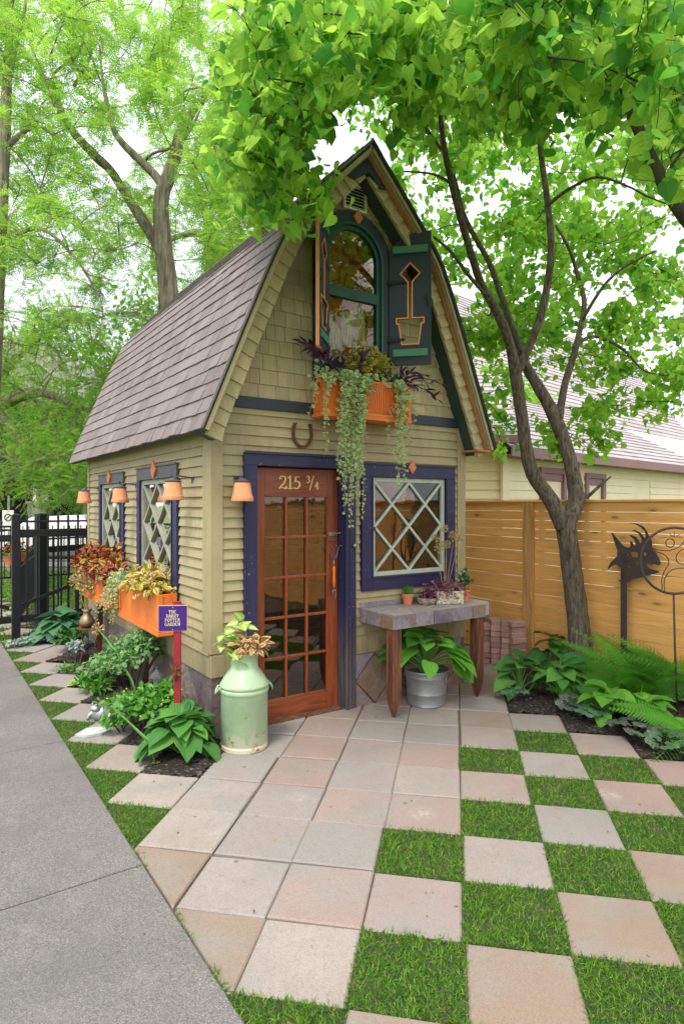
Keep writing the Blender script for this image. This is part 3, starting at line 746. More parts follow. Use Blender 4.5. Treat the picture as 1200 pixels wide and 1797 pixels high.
mb=MB();rake(mb,-.02,TOT-.19,24,-.052,-.176,-.172,-.152,0,.004,.016,jit=.003);build('bargeboard',mb,M['tan_shingle_lifted'],house)
mb=MB();rake(mb,.0,TOT-.01,44,-.051,-.062,-.236,-.174,0);rake(mb,.0,TOT-.01,30,-.0205,-.050,-.249,-.2385,0);build('rake_trim',mb,M['tan'],house)
mb=MB();rake(mb,.0,TOT-.02,20,-.064,-.082,-.205,-.176,0,sides=(1,));mb.box(CC+1.23,CC+1.40,-.2375,-.002,2.195,2.215);build('rake_strip',mb,M['rawwood'],house)
# gable apex board
mb=MB();mb.prism([(CC-.225,4.345),(CC-.13,4.33),(CC,4.425),(CC+.13,4.33),(CC+.225,4.345),(CC,4.588)],[],-.196,-.150,lambda x,y,w:(x,w,y));build('apex_board',mb,M['navy_dark'],house,bevel=.002)
# louvred vent
mb=MB();va0,va1,vz0,vz1=1.135,1.37,4.165,4.385
for q in((va0,va0+.018,vz0,vz1),(va1-.018,va1,vz0,vz1),(va0+.018,va1-.018,vz0,vz0+.018),(va0+.018,va1-.018,vz1-.018,vz1)): mb.box(q[0],q[1],-.045,-.018,q[2],q[3],0)
for i in range(7):
    zz=vz0+.024+i*.0265;mb.hexa([(va0+.018,-.043,zz),(va1-.018,-.043,zz),(va1-.018,-.024,zz+.014),(va0+.018,-.024,zz+.014),(va0+.018,-.043,zz+.004),(va1-.018,-.043,zz+.004),(va1-.018,-.024,zz+.018),(va0+.018,-.024,zz+.018)],0)
mb.box(va0+.01,va1-.01,-.022,-.019,vz0+.01,vz1-.01,1)
build('vent',mb,[M['white'],M['blackmetal']],house)
# interior
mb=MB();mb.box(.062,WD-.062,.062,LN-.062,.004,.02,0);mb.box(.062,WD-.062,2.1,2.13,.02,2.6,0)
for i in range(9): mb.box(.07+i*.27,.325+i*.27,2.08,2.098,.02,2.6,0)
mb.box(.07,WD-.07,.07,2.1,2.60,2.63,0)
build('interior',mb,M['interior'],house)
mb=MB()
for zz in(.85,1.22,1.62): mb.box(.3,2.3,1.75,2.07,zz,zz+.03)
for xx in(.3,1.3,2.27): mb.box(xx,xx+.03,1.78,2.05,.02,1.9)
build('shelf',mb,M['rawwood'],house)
# ---- front door
def lights(mb,x0,x1,z0,z1,nx,nz,w,y0,y1,mat=0):
    for i in range(1,nx):
        x=x0+(x1-x0)*i/nx;mb.box(x-w/2,x+w/2,y0,y1,z0,z1,mat)
    for j in range(1,nz):
        z=z0+(z1-z0)*j/nz;mb.box(x0,x1,y0+.002,y1-.002,z-w/2,z+w/2,mat)
door=bpy.data.objects.new('door',None);COL.objects.link(door);door.parent=house;door.location=(.352,.075,.018)
DW=.80
mb=MB();mb.box(0,.113,0,.04,0,1.975);build('stile',mb,M['doorwood'],door,bevel=.003);mb=MB();mb.box(.692,DW,0,.04,0,1.975);build('stile',mb,M['doorwood'],door,bevel=.003)
mb=MB();mb.box(.1135,.6915,.001,.039,0,.145);build('rail',mb,M['rail'],door,bevel=.003);mb=MB();mb.box(.1135,.6915,.001,.039,1.745,1.975);build('rail',mb,M['rail'],door,bevel=.003)
mb=MB();lights(mb,.1135,.6915,.146,1.744,3,5,.020,-.002,.036);build('glazing_bar',mb,M['doorwood'],door,bevel=.003)
mb=MB();mb.box(.1135,.6915,.018,.022,.146,1.744);build('glass',mb,glass('door glass',(.75,.65,.58),2.2),door)
# casing
mb=MB()
mb.box(.238,.345,-.040,.0,0.0,2.0);mb.box(.238,1.262,-.041,.0,2.0,2.095);mb.box(.345,1.155,-.0005,.115,2.0005,2.03)
mb.box(.325,.3445,.0005,.12,0,2.0)
mb.box(1.165,1.262,-.040,.0,0.0,2.0);mb.box(1.1535,1.175,.0005,.12,0,2.0)
mb.tube([(1.170,-.036,.0),(1.170,-.036,1.0),(1.170,-.036,2.0)],.013,10);mb.tube([(1.205,-.040,.0),(1.205,-.040,1.0),(1.205,-.040,2.0)],.009,8)
mb.box(.236,.2465,-.052,-.042,0,2.0);mb.box(.236,1.264,-.055,-.0415,2.085,2.107)
build('door_frame',mb,M['navy'],house,bevel=.003)
mb=MB();mb.box(.346,1.153,-.01,.118,-.02,.014);build('threshold',mb,M['darkwood'],house,bevel=.003)
# ---- stroke lettering with serifs, built as flat raised shapes
GL={'2':[[(0.05,.78),(.15,.95),(.35,1),(.55,.92),(.6,.72),(.45,.45),(.2,.2),(.0,.03)],[(.0,.05),(.35,.06),(.62,.0),(.70,.16)]],
 '1':[[(.08,.85),(.28,1.0),(.28,.0)],[(.02,.02),(.56,.02)]],
 '5':[[(.55,.97),(.18,.95),(.12,.58)],[(.12,.58),(.35,.62),(.55,.5),(.58,.28),(.42,.06),(.18,.0),(.0,.08)]],
 '3':[[(.05,.85),(.25,1),(.48,.88),(.45,.66),(.22,.55)],[(.22,.55),(.5,.45),(.52,.2),(.3,.0),(.02,.1)]],
 '4':[[(.42,.0),(.42,1),(.0,.32),(.6,.32)]],'/':[[(0,-.08),(.5,1.06)]],
 'T':[[(.3,0),(.3,1)],[(0,.97),(.6,.97)],[(.0,.97),(.0,.82)],[(.6,.97),(.6,.82)],[(.18,.02),(.42,.02)]],
 'H':[[(.1,0),(.1,1)],[(.55,0),(.55,1)],[(.1,.52),(.55,.52)],[(0,.02),(.2,.02)],[(.45,.02),(.65,.02)],[(0,.98),(.2,.98)],[(.45,.98),(.65,.98)]],
 'E':[[(.1,0),(.1,1)],[(.1,.98),(.5,.98),(.5,.85)],[(.1,.52),(.4,.52)],[(.0,.02),(.52,.02),(.54,.18)],[(0,.98),(.1,.98)]],
 'A':[[(.05,0),(.32,1),(.6,0)],[(.16,.35),(.48,.35)],[(-.05,.02),(.15,.02)],[(.5,.02),(.7,.02)]],
 'R':[[(.1,0),(.1,1),(.4,.97),(.5,.78),(.38,.56),(.1,.52)],[(.28,.52),(.6,.0),(.68,.02)],[(0,.02),(.2,.02)]],
 'Y':[[(.3,0),(.3,.5),(.03,1)],[(.3,.5),(.58,1)],[(.2,.02),(.4,.02)],[(-.05,.98),(.12,.98)],[(.48,.98),(.66,.98)]],
 'P':[[(.1,0),(.1,1),(.4,.97),(.52,.76),(.4,.52),(.1,.48)],[(0,.02),(.2,.02)]],
 'O':[[(.3,1),(.08,.85),(0,.5),(.08,.15),(.3,0),(.52,.15),(.6,.5),(.52,.85),(.3,1)]],
 'G':[[(.55,.85),(.4,.98),(.2,.96),(.03,.7),(.02,.35),(.2,.03),(.42,.02),(.56,.15),(.56,.42),(.38,.42)]],
 'D':[[(.1,0),(.1,1),(.4,.93),(.6,.6),(.55,.25),(.35,.02),(.0,.02)],[(0,.98),(.2,.98)]],
 'N':[[(.1,0),(.1,1),(.55,.02),(.55,1)],[(0,.02),(.2,.02)],[(.45,.98),(.66,.98)],[(-.02,.98),(.1,.98)]]}
def text(mb,s,cx,z0,h,mp,wt=.13,adv=.78,depth=.002,mat=0,scl=None):
    tot=0;ws=[]
    for ch in s: w=(.35 if ch==' ' else .62 if ch!='1' else .5)+.16;ws.append(w);tot+=w
    x=cx-tot*h*adv/2
    for ch,w in zip(s,ws):
        for st in GL.get(ch,[]):
            for (x0,y0),(x1,y1) in zip(st[:-1],st[1:]):
                dx,dy=x1-x0,y1-y0;Ln=math.hypot(dx,dy)
                if Ln<1e-6: continue
                hw=h*wt*(.32+.68*abs(dy)/Ln)/2
                nx,ny=-dy/Ln,dx/Ln;ex,ey=dx/Ln*hw*.5,dy/Ln*hw*.5
                A=(x+x0*h*adv-ex,z0+y0*h-ey);B=(x+x1*h*adv+ex,z0+y1*h+ey)
                P=[(A[0]+nx*hw,A[1]+ny*hw),(A[0]-nx*hw,A[1]-ny*hw),(B[0]-nx*hw,B[1]-ny*hw),(B[0]+nx*hw,B[1]+ny*hw)]
                V=[mp(px,py,0) for px,py in P]+[mp(px,py,depth+random.random()*.0006) for px,py in P]
                mb.add(V,[(0,1,2,3),(7,6,5,4),(0,4,5,1),(1,5,6,2),(2,6,7,3),(3,7,4,0)],mat)
        x+=w*h*adv
mb=MB();mp=lambda x,y,w:(x,-.0005-w,y)
text(mb,'215',.345,1.812,.100,mp,.17,.92);build('house_number',mb,M['cream'],door);mb=MB();text(mb,'3',.515,1.862,.056,mp,.20,1);text(mb,'/',.552,1.812,.100,mp,.10,.75);text(mb,'4',.597,1.812,.056,mp,.20,1)
build('house_number',mb,M['cream'],door)
mb=MB();mb.box(.705,.79,-.008,-.0005,1.425,1.455);mb.tube([(.75,-.012,1.44),(.80,-.03,1.445),(.845,-.07,1.452),(.87,-.10,1.455)],.005,6);mb.lathe([(.012,0),(.014,.008),(.0,.014)],(.70,-.012,1.436),10)
build('latch',mb,M['steel'],door)
mb=MB();mb.lathe([(.0,0),(.020,.002),(.022,.02),(.012,.035),(0,.037)],(0,0,0),14);o=build('knob',mb,M['steel'],house,smooth=True);o.location=(1.236,-.042,1.36);o.rotation_euler=(R(90),0,0)
# ---- windows
def diamond_orn(parent,x,y,z,r,axis='x',name='ornament'):
    mb=MB();P=[(-r*.78,0),(0,-r),(r*.78,0),(0,r)];Q=[(p[0]*.72,p[1]*.72) for p in P]
    if axis=='x': f=lambda u,v,w:(x+u,y-w,z+v)
    else: f=lambda u,v,w:(x-w,y+u,z+v)
    V=[f(u,v,0) for u,v in P]+[f(u,v,.016) for u,v in P]+[f(u,v,.020) for u,v in Q]
    mb.add(V,[(8,9,10,11)]+[(4+i,4+(i+1)%4,8+(i+1)%4,8+i) for i in range(4)]+[(i,(i+1)%4,4+(i+1)%4,4+i) for i in range(4)])
    return build(name,mb,M['terracotta'],parent)
def lattice_window(name,axis,u0,u1,z0,z1,fw,rows,barw,trim,sash,glassm,sashw=.042,ztrim=None,frame_mat2=None,sgn=-1,recess=.01):
    """rectangular window set in a wall; (u0..u1, z0..z1) is the sash opening"""
    w=bpy.data.objects.new('window',None);COL.objects.link(w);w.parent=house
    def bx(mb,a,b,d0,d1,c,d,mat=0):
        if axis=='x': mb.box(a,b,d0,d1,c,d,mat)
        else: mb.box(d0,d1,a,b,c,d,mat)
    mb=MB()
    bx(mb,u0-fw,u0,-.036,.0,z0-fw,z1,0);bx(mb,u1,u1+fw,-.036,.0,z0-fw,z1,0);bx(mb,u0-fw,u1+fw,-.0365,.0,z1,z1+fw,1);bx(mb,u0,u1,-.036,.0,z0-fw,z0,0)
    bx(mb,u0-fw-.004,u1+fw+.004,-.046,-.037,z1+fw-.012,z1+fw+.006,1)
    bx(mb,u0-.014,u0+.001,-.044,-.037,z0-.014,z1+.014,0);bx(mb,u1-.001,u1+.014,-.044,-.037,z0-.014,z1+.014,0);bx(mb,u0+.001,u1-.001,-.044,-.037,z1-.001,z1+.014,1);bx(mb,u0+.001,u1-.001,-.044,-.037,z0-.014,z0+.001,0)
    bx(mb,u0-.02,u0-.0005,.0005,.055,z0,z1,0);bx(mb,u1+.0005,u1+.02,.0005,.055,z0,z1,0)
    build('frame',mb,[M[trim],M[frame_mat2 or trim]],w,bevel=.003)
    y0,y1=-.022+recess,(.014 if axis=='x' else .020)+recess
    mb=MB();s=sashw
    bx(mb,u0+.002,u0+s,y0,y1,z0+.002,z1-.002);bx(mb,u1-s,u1-.002,y0,y1,z0+.002,z1-.002);bx(mb,u0+s,u1-s,y0+.001,y1,z0+.002,z0+s);bx(mb,u0+s,u1-s,y0+.001,y1,z1-s,z1-.002)
    sh=build('sash',mb,M[sash],w,bevel=.003)
    mb=MB();a0,a1,c0,c1=u0+s,u1-s,z0+s,z1-s;du=(a1-a0)/2;dz=(c1-c0)/rows
    for i in range(2):
        for j in range(rows):
            for k,(p,q) in enumerate((((a0+i*du,c0+j*dz),(a0+(i+1)*du,c0+(j+1)*dz)),((a0+i*du,c0+(j+1)*dz),(a0+(i+1)*du,c0+j*dz)))):
                d=(y0+y1)/2+.001*k
                if axis=='x': mb.bar((p[0],d,p[1]),(q[0],d,q[1]),barw,y1-y0-.006-.002*k,(0,1,0))
                else: mb.bar((d,p[0],p[1]),(d,q[0],q[1]),barw,y1-y0-.006-.002*k,(1,0,0))
    build('lattice',mb,M[sash],w,bevel=.002)
    mb=MB();bx(mb,u0+s,u1-s,y1-.012,y1-.009,z0+s,z1-s);build('glass',mb,glassm,w)
    return w
GLF=glass('front window glass',(.75,.65,.58),2.2);GLS=glass('side window glass',(.5,.5,.5),5.0)
w=lattice_window('window','x',1.443,2.30,1.08,1.94,.115,2,.022,'navy','sage',GLF,.040)
diamond_orn(w,1.872,-.037,2.035,.060)
mb=MB();mb.box(1.452,1.482,-.022,-.0125,1.475,1.51);mb.box(1.44,1.47,-.030,-.0225,1.485,1.50);build('latch',mb,M['rust'],w)
w=lattice_window('window','y',SW1[0],SW1[1],SW1[2],SW1[3],.115,3,.024,'navy','sage_side',GLS,.045,frame_mat2='charcoal',recess=.0)
diamond_orn(w,-.037,1.21,2.01,.085,'y')
w=lattice_window('window','y',SW2[0],SW2[1],SW2[2],SW2[3],.11,3,.024,'navy','sage_side',GLS,.045,frame_mat2='charcoal',recess=.0)
diamond_orn(w,-.037,2.74,2.00,.085,'y')
# arched gable window
w=bpy.data.objects.new('window',None);COL.objects.link(w);w.parent=house
AZ=3.76
def arch_poly(r,zb,n=20): return [(AC-r,zb)]+[(AC-r*math.cos(math.pi*i/n),AZ+r*math.sin(math.pi*i/n)) for i in range(n+1)]+[(AC+r,zb)]
mp=lambda x,y,w:(x,w,y)
mb=MB();mb.prism(arch_poly(.395,2.70)[::-1],[arch_poly(.294,2.82)],-.042,-.012,mp);build('frame',mb,M['navy_dark'],w,bevel=.003)
mb=MB();mb.prism(arch_poly(.2935,2.821)[::-1],[arch_poly(.243,2.88)],-.030,.004,mp);mb.box(AC-.27,AC+.27,-.034,.006,3.42,3.505);mb.prism(arch_poly(.304,2.81)[::-1],[arch_poly(.280,2.83)],-.050,-.0425,mp);build('sash',mb,M['green_dark'],w,bevel=.002)
mb=MB();mb.prism(arch_poly(.255,2.87)[::-1],[],-.010,-.007,mp);build('glass',mb,glass('arched glass',(.9,.85,.75),.6),w)
# behind the gable glass: tree reflection painted on an amber panel, lace curtains, timber
m,nt=nm('amber reflection');t=NT(nt);co=t.coord('Object',(9,9,9));n=t.noise(co,1,6,.7,1.5);n2=t.noise(co,3,3)
col=t.ramp(n,[(.32,(.03,.015,.01)),(.44,(.28,.10,.03)),(.52,(.50,.30,.05)),(.62,(.38,.34,.09)),(.75,(.75,.6,.4))]);t.out(t.bsdf(col,.7));M['amber']=m
m,nt=nm('lace');t=NT(nt);co=t.coord('Object',(120,40,14));n=t.noise(co,1,4,.7);t.out(t.bsdf(t.mixc(t.mr(n,.4,.6,0,1),(.30,.32,.30),(.85,.86,.84)),.9));M['lace']=m
mb=MB();mb.box(AC-.27,AC+.27,.052,.055,2.85,4.05,0);mb.box(AC-.268,AC+.268,.040,.045,3.36,3.42,2)
V=[(AC-.26,.035,2.86),(AC-.06,.035,2.86),(AC-.08,.035,3.16),(AC-.26,.035,3.28)];mb.add(V,[(0,1,2,3)],1)
V=[(AC-.06,.033,3.04),(AC+.17,.033,3.00),(AC+.15,.033,3.40),(AC-.10,.033,3.31)];mb.add(V,[(0,1,2,3)],1)
mb.box(AC+.19,AC+.235,.030,.034,2.86,3.41,2)
build('curtain_and_reflection',mb,[M['amber'],M['lace'],M['rawwood']],w)
diamond_orn(w,AC+.03,-.043,4.11,.062)
# ---- shutters with tulip-and-pot cut-outs
def shutter(side,hx,ang):
    s=bpy.data.objects.new('shutter',None);COL.objects.link(s);s.parent=house
    s.location=(hx,-.045,2.905);s.rotation_euler=(0,0,ang)
    WS,HS=.36,1.15
    out=[(0,0),(WS,0),(WS,HS),(WS*.86,HS-.004)]+[(WS*(1-.14)-(WS*.86)*math.sin(t_),HS-.205+.20*math.cos(t_)) for t_ in np.linspace(.12,math.pi/2,9)]
    cx=WS*.50
    def cut(o):      # flower on a stem in a pot, grown by o
        d=.085+o*1.3;st=.012+o;pt=.098+o;pb=.066+o;rim=.112+o
        z0=.185-o;z1=.365;z2=.40+o;zc=.79
        return [(cx-pb,z0),(cx+pb,z0),(cx+pt-.006,z1-o),(cx+rim,z1-o),(cx+rim,z2),(cx+st,z2),(cx+st,zc-d+st),(cx+d*.92,zc),(cx,zc+d),(cx-d*.92,zc),(cx-st,zc-d+st),(cx-st,z2),(cx-rim,z2),(cx-rim,z1-o),(cx-pt+.006,z1-o)]
    sg=1 if side>0 else -1
    mp=lambda x,y,w:(x*sg,w,y)
    mb=MB();mb.prism(out,[cut(0)[::-1]],-.010,.010,mp,0);
    build('panel',mb,[M['navy_dark'],M['peach']],s)
    mb=MB();mb.prism(cut(.011),[cut(.0)[::-1]],-.016,-.0105,mp);mb.prism(cut(.011),[cut(.0)[::-1]],.0105,.016,mp)
    if sg<0: mb.box(-WS-.008,-WS-.0005,-.014,.014,.0,HS);mb.box(-WS,0,-.012,.012,-.007,-.0005)
    build('trim',mb,M['peach'],s)
    for z0,x1 in((.075,.92),(.965,.92)):
        mb=MB();a0,a1=sorted((sg*WS*.09,sg*WS*x1));mb.box(a0,a1,-.026,-.0105,z0,z0+.062);mb.box(a0,a1,.0105,.022,z0,z0+.062);build('batten',mb,M['green_batten'],s,bevel=.003)
    for zz in(.22,.72):
        mb=MB();P=[(0,-.016),(.05,-.020),(.11,-.007),(.15,-.014),(.175,0),(.15,.014),(.11,.007),(.05,.020),(0,.016)];mb.prism([(x-.03,z+zz) for x,z in P],[],-.020,-.0165,mp);build('hinge',mb,M['blackmetal'],s)
    mb=MB();mb.tube([(sg*WS*.9,-.013,.60),(sg*WS*.87,-.03,.57),(sg*WS*.93,-.03,.53),(sg*WS*.9,-.013,.50)],.004,6);build('catch',mb,M['blackmetal'],s)
    return s
shutter(1,1.614,R(-46));shutter(-1,.972,R(45))
# ------------------------------------------------------------------ plants: helpers
def stalks(mb,A,B,r=.003,bow=.25,n=5,mat=0,seg=6,out=None):
    for a,b in zip(A,B):
        a=np.array(a,float);b=np.array(b,float);h=b-a;mid=a+h*.5+np.array([-h[0]*.22,-h[1]*.22,abs(h[2])*.18+.01])
        t=np.linspace(0,1,seg)[:,None];P=(1-t)**2*a+2*t*(1-t)*mid+t*t*b
        mb.tube(P,np.linspace(r*1.3,r*.8,seg),n,mat,cap=False)
def hosta(label,loc,rad,h,n,size,mat='hosta',group=None,seed=0,cat='hosta',name='hosta_plant',squash=1.0):
    rg=np.random.default_rng(seed+101);o=thing(name,label,cat,loc,rg.random()*6,group)
    P=[];D=[];N=[];S=[];A=[]
    for i in range(n):
        ring=(i/n)**.75;an=i*2.39996+rg.normal()*.4;rr=rad*(.25+.75*ring)*rg.uniform(.7,1.1)
        zz=h*(1-.65*ring**1.6)*rg.uniform(.85,1.08);sz=size*rg.uniform(.6,1.18)
        u=np.array([math.cos(an),math.sin(an),0])
        p=u*max(.02,rr-sz*.45)+np.array([0,0,max(.02,zz)])
        el=.55-.95*ring+rg.normal()*.12
        d=unit(u*math.cos(el)+np.array([0,0,math.sin(el)]));nn=unit(np.array([0,0,1.])*math.cos(el)-u*math.sin(el)+rg.normal(size=3)*.26)
        P.append(p);D.append(d);N.append(nn);S.append(sz);A.append(u*.02*rg.random())
    mb=MB();mb.scatter(T_HOSTA,P,D,N,S,0,rg.random(n));build('leaves',mb,L[mat],o,smooth=True)
    mb=MB();stalks(mb,A,P,.0035+size*.006);build('stalks',mb,L['petiole'],o,smooth=True);return o
def mound(mb,c,r,n,tpl,size,mat=0,up=.35,seed=0,flat=.75,shell=.55,rg=None,jit=.5,down=0.):
    """leaves over an ellipsoidal mound; c centre, r radii"""
    rg=rg or np.random.default_rng(seed+7);d=unit(rg.normal(size=(n,3)));d[:,2]=np.abs(d[:,2])*1.0-.25*(rg.random(n)<.35);d=unit(d)
    s=rg.uniform(shell,1.0,n)[:,None]*(1+.12*np.sin(d[:,0:1]*7+seed)*np.cos(d[:,1:2]*6))
    P=np.array(c)+d*s*np.array(r)
    D=unit(d*np.array([1,1,.5])+rg.normal(size=(n,3))*jit+np.array([0,0,-down]));N=unit(d*.7+np.array([0,0,up+.4])+rg.normal(size=(n,3))*.35)
    mb.scatter(tpl,P,D,N,size*rg.uniform(.65,1.2,n),mat,rg.random(n));return P
def trail(P0,P1,seg=9,sag=.0,wig=.012,rg=None):
    rg=rg or rng;t=np.linspace(0,1,seg)[:,None];P=np.array(P0)*(1-t)+np.array(P1)*t
    P=P+np.cumsum(rg.normal(size=(seg,3))*wig*np.array([1,1,.3]),0)*np.minimum(1,t*3);return P
def vine(name,label,loc,rot,strands,lsize=.032,cat='trailing plant',mat='cream',group=None,dens=26,seed=0,extra=None):
    """strands: list of polylines in local coordinates"""
    rg=np.random.default_rng(seed+5);o=thing(name,label,cat,loc,rot,group);st=MB();lf=MB();PP=[];DD=[];NN=[];SS=[]
    for pl in strands:
        pl=np.asarray(pl,float);st.tube(pl,.0014,4,0,cap=False)
        d=np.linalg.norm(np.diff(pl,axis=0),axis=1);T=np.concatenate([[0],np.cumsum(d)]);m=max(3,int(T[-1]*dens))
        for k in range(m):
            s=T[-1]*(k+.5*rg.random())/m;p=np.array([np.interp(s,T,pl[:,i]) for i in range(3)])
            for sg in(-1,1):
                a=rg.random()*6.28;dd=np.array([math.cos(a)*.9,math.sin(a)*.5-.35,rg.normal()*.35-.05]);PP.append(p+dd*.008);DD.append(dd);NN.append(np.array([0,-.9,.45])+rg.normal(size=3)*.45);SS.append(lsize*rg.uniform(.5,1.15)*(1-.45*k/m))
    if extra is not None:
        for c,r,n in extra:
            q=rg.normal(size=(n,3))*np.array(r)+np.array(c)
            for p in q: PP.append(p);DD.append(rg.normal(size=3)*np.array([1,.6,.6]));NN.append(np.array([0,-.7,.6])+rg.normal(size=3)*.4);SS.append(lsize*rg.uniform(.7,1.2))
    lf.scatter(T_ROUND,PP,DD,unit(NN),SS,0,rg.random(len(PP)))
    build('stem',st,L['vinestem'],o);build('leaves',lf,L[mat],o,smooth=True);return o
def lanceplant(name,label,loc,rot,stems,lsize,cat='plant',mat='purple',stemmat='purstem',seed=0,tpl=None,per=7,r=.003,spread=.9,group=None,dirn=(0,0,1)):
    rg=np.random.default_rng(seed+3);o=thing(name,label,cat,loc,rot,group);st=MB();PP=[];DD=[];NN=[];SS=[]
    for a,b in stems:
        a=np.array(a,float);b=np.array(b,float);mid=(a+b)/2+np.array([0,0,.25*np.linalg.norm(b-a)]);t=np.linspace(0,1,7)[:,None];P=(1-t)**2*a+2*t*(1-t)*mid+t*t*b
        st.tube(P,np.linspace(r,r*.6,7),5,0,cap=False)
        T=unit(np.gradient(P,axis=0))
        for k in range(per):
            s=.15+.85*(k+rg.random()*.5)/per;i=min(5,int(s*6));f=s*6-i;p=P[i]*(1-f)+P[i+1]*f
            PP.append(p);DD.append(T[i]*.7+rg.normal(size=3)*spread*.6);NN.append(np.array([0,0,1])+rg.normal(size=3)*.5);SS.append(lsize*rg.uniform(.6,1.1))
    lf=MB();lf.scatter(tpl or T_LANCE,PP,unit(DD),unit(NN),SS,0,rg.random(len(PP)))
    build('stem',st,L[stemmat],o,smooth=True);build('leaves',lf,L[mat],o,smooth=True);return o
def gh(px,py,z=0.): p=G(px,py,z);return (p[0],p[1],z)

# ------------------------------------------------------------------ window boxes
def window_box(label,a0,a1,b0,b1,z0,z1,axis,face='plain',name='window_box'):
    o=thing(name,label,'window box',HP(a0,b0),PH);A,B=a1-a0,b1-b0;t=.014
    mb=MB();mb.box(0,A,0,B,z0+.02,z0+.035);mb.box(0,t,0,B,z0+.0355,z1);mb.box(A-t,A,0,B,z0+.0355,z1);mb.box(t,A-t,0,t,z0+.0355,z1);mb.box(t,A-t,B-t,B,z0+.0355,z1)
    build('panel',mb,M['orange'],o,bevel=.003)
    mb=MB()
    if axis=='x':
        mb.box(-.012,A+.012,-.016,B,z0-.012,z0+.0195);mb.box(-.008,A+.008,-.012,-.0005,z0+.02,z0+.045)
        mb.box(-.010,.028,-.010,-.0005,z0+.0455,z1);mb.box(A-.028,A+.010,-.010,-.0005,z0+.0455,z1);mb.box(.0285,A-.0285,-.010,-.0005,z1-.022,z1)
    else:
        mb.box(-.016,A,-.012,B+.012,z0-.012,z0+.0195);mb.box(-.012,-.0005,-.010,B+.010,z0+.02,z0+.045)
        mb.box(-.010,-.0005,-.010,.03,z0+.0455,z1);mb.box(-.010,-.0005,B-.03,B+.01,z0+.0455,z1);mb.box(-.0005,.03,-.010,-.0005,z0+.0455,z1);mb.box(A-.03,A,-.010,-.0005,z0+.0455,z1)
    build('trim',mb,M['orange'],o,bevel=.003)
    if face=='slat':
        mb=MB();n=40;w=(A-.07)/n
        for i in range(n): mb.box(.035+i*w,.035+i*w+w*.55,-.009,-.0005,z0+.048,z1-.024)
        build('slats',mb,M['orange'],o,bevel=.001)
    mb=MB();mb.box(t+.001,A-t-.001,t+.001,B-t-.001,z1-.05,z1-.02);build('soil',mb,M['mulch'],o);return o
window_box('orange slatted window box under the arched gable window',.835,1.71,-.205,-.046,2.405,2.715,'x','slat')
window_box('orange window box under the side window nearest the front corner',-.19,-.046,.62,1.74,.665,.985,'y')
window_box('orange window box under the rear side window, full of dark red leaves',-.19,-.046,2.14,3.28,.68,.985,'y')
# plants of the upper box (origin at box centre, local x along the wall)
def atb(a,b,z): return HP(a,b,z)
vs=[];rg=np.random.default_rng(4)
for i in range(25):
    x0=-.10+rg.normal()*.075;L_=rg.uniform(.35,1.18)*(1-.35*abs(x0+.1)/.2);x1=x0+rg.normal()*.03-.02
    vs.append(np.concatenate([[(x0,.02,.03)],trail((x0,-.04-.03*rg.random(),.0),(x1,-.05-.02*rg.random(),-L_),10,rg=rg)]))
for x0,L_ in((-.33,.62),(-.31,.30),(-.16,1.05),(-.10,1.12),(.0,.95),(.03,1.0),(-.2,.85)):
    vs.append(np.concatenate([[(x0,.02,.03)],trail((x0,-.04,0),(x0+rg.normal()*.03,-.05,-L_),10,rg=rg)]))
vine('trailing_vine','cream edged trailing vine, thickest strand hanging from the gable box over the door',atb(1.17,-.215,2.70),PH,vs,.037,dens=30,seed=1,extra=[((-.12,-.03,.0),(.10,.035,.04),110),((.1,.0,.03),(.14,.03,.02),60),((-.30,.0,.02),(.08,.04,.03),40)])
vs=[]
for i in range(9):
    x0=rg.normal()*.035;L_=rg.uniform(.35,1.02);vs.append(np.concatenate([[(x0,.02,.03)],trail((x0,-.04,.0),(x0+rg.normal()*.03-.01,-.05,-L_),10,rg=rg)]))
vs.append([(0,0,0),(.10,-.05,-.05),(.14,-.05,-.2),(.13,-.06,-.35)])
vine('trailing_vine','thinner cream edged trailing vine hanging from the gable box beside the lattice window',atb(1.565,-.215,2.70),PH,vs,.039,dens=26,seed=2,extra=[((0,0,0),(.05,.03,.03),40)])
vs=[[(0,0,0),(-.05,-.03,-.05),(-.06,-.03,-.22),(-.10,-.03,-.36)],[(0,0,0),(-.03,-.03,-.1),(-.02,-.03,-.25)],[(.04,0,0),(.05,-.03,-.12),(.04,-.03,-.22)]]
vine('trailing_vine','short sparse trailing vine at the left end of the gable box',atb(.79,-.18,2.72),PH,vs,.034,dens=22,seed=3)
o=thing('coleus_plant','yellow and burgundy coleus rising from the middle of the gable window box','coleus',atb(1.30,-.14,2.70),PH)
mb=MB();mound(mb,(0,0,.08),(.22,.08,.24),240,T_COL,.058,0,seed=3,shell=.35);mound(mb,(-.12,.0,.16),(.10,.06,.20),40,T_COL,.066,0,seed=8,shell=.2);mound(mb,(.15,.0,.15),(.12,.06,.15),40,T_COL,.066,0,seed=9,shell=.2);build('leaves',mb,L['colyel'],o,smooth=True)
mb=MB();stalks(mb,[(x*.3,0,0) for x in(-.5,-.3,0,.3,.5)],[(-.15,0,.33),(-.06,0,.25),(0,0,.30),(.10,0,.27),(.18,0,.2)],.004);build('stem',mb,L['stem'],o)
o=thing('green_plant','deep green leafy filler plant behind the vines in the gable box','plant',atb(1.35,-.13,2.70),PH)
mb=MB();mound(mb,(.05,0,.02),(.33,.07,.12),150,T_OVAL,.06,0,seed=13,shell=.4);build('leaves',mb,L['dark'],o,smooth=True)
def spray(x0,x1,z0,z1,n,rg,y=-.08): return [((0+rg.normal()*.03,0,0),(rg.uniform(x0,x1),y+rg.normal()*.04,rg.uniform(z0,z1))) for _ in range(n)]
rg=np.random.default_rng(14)
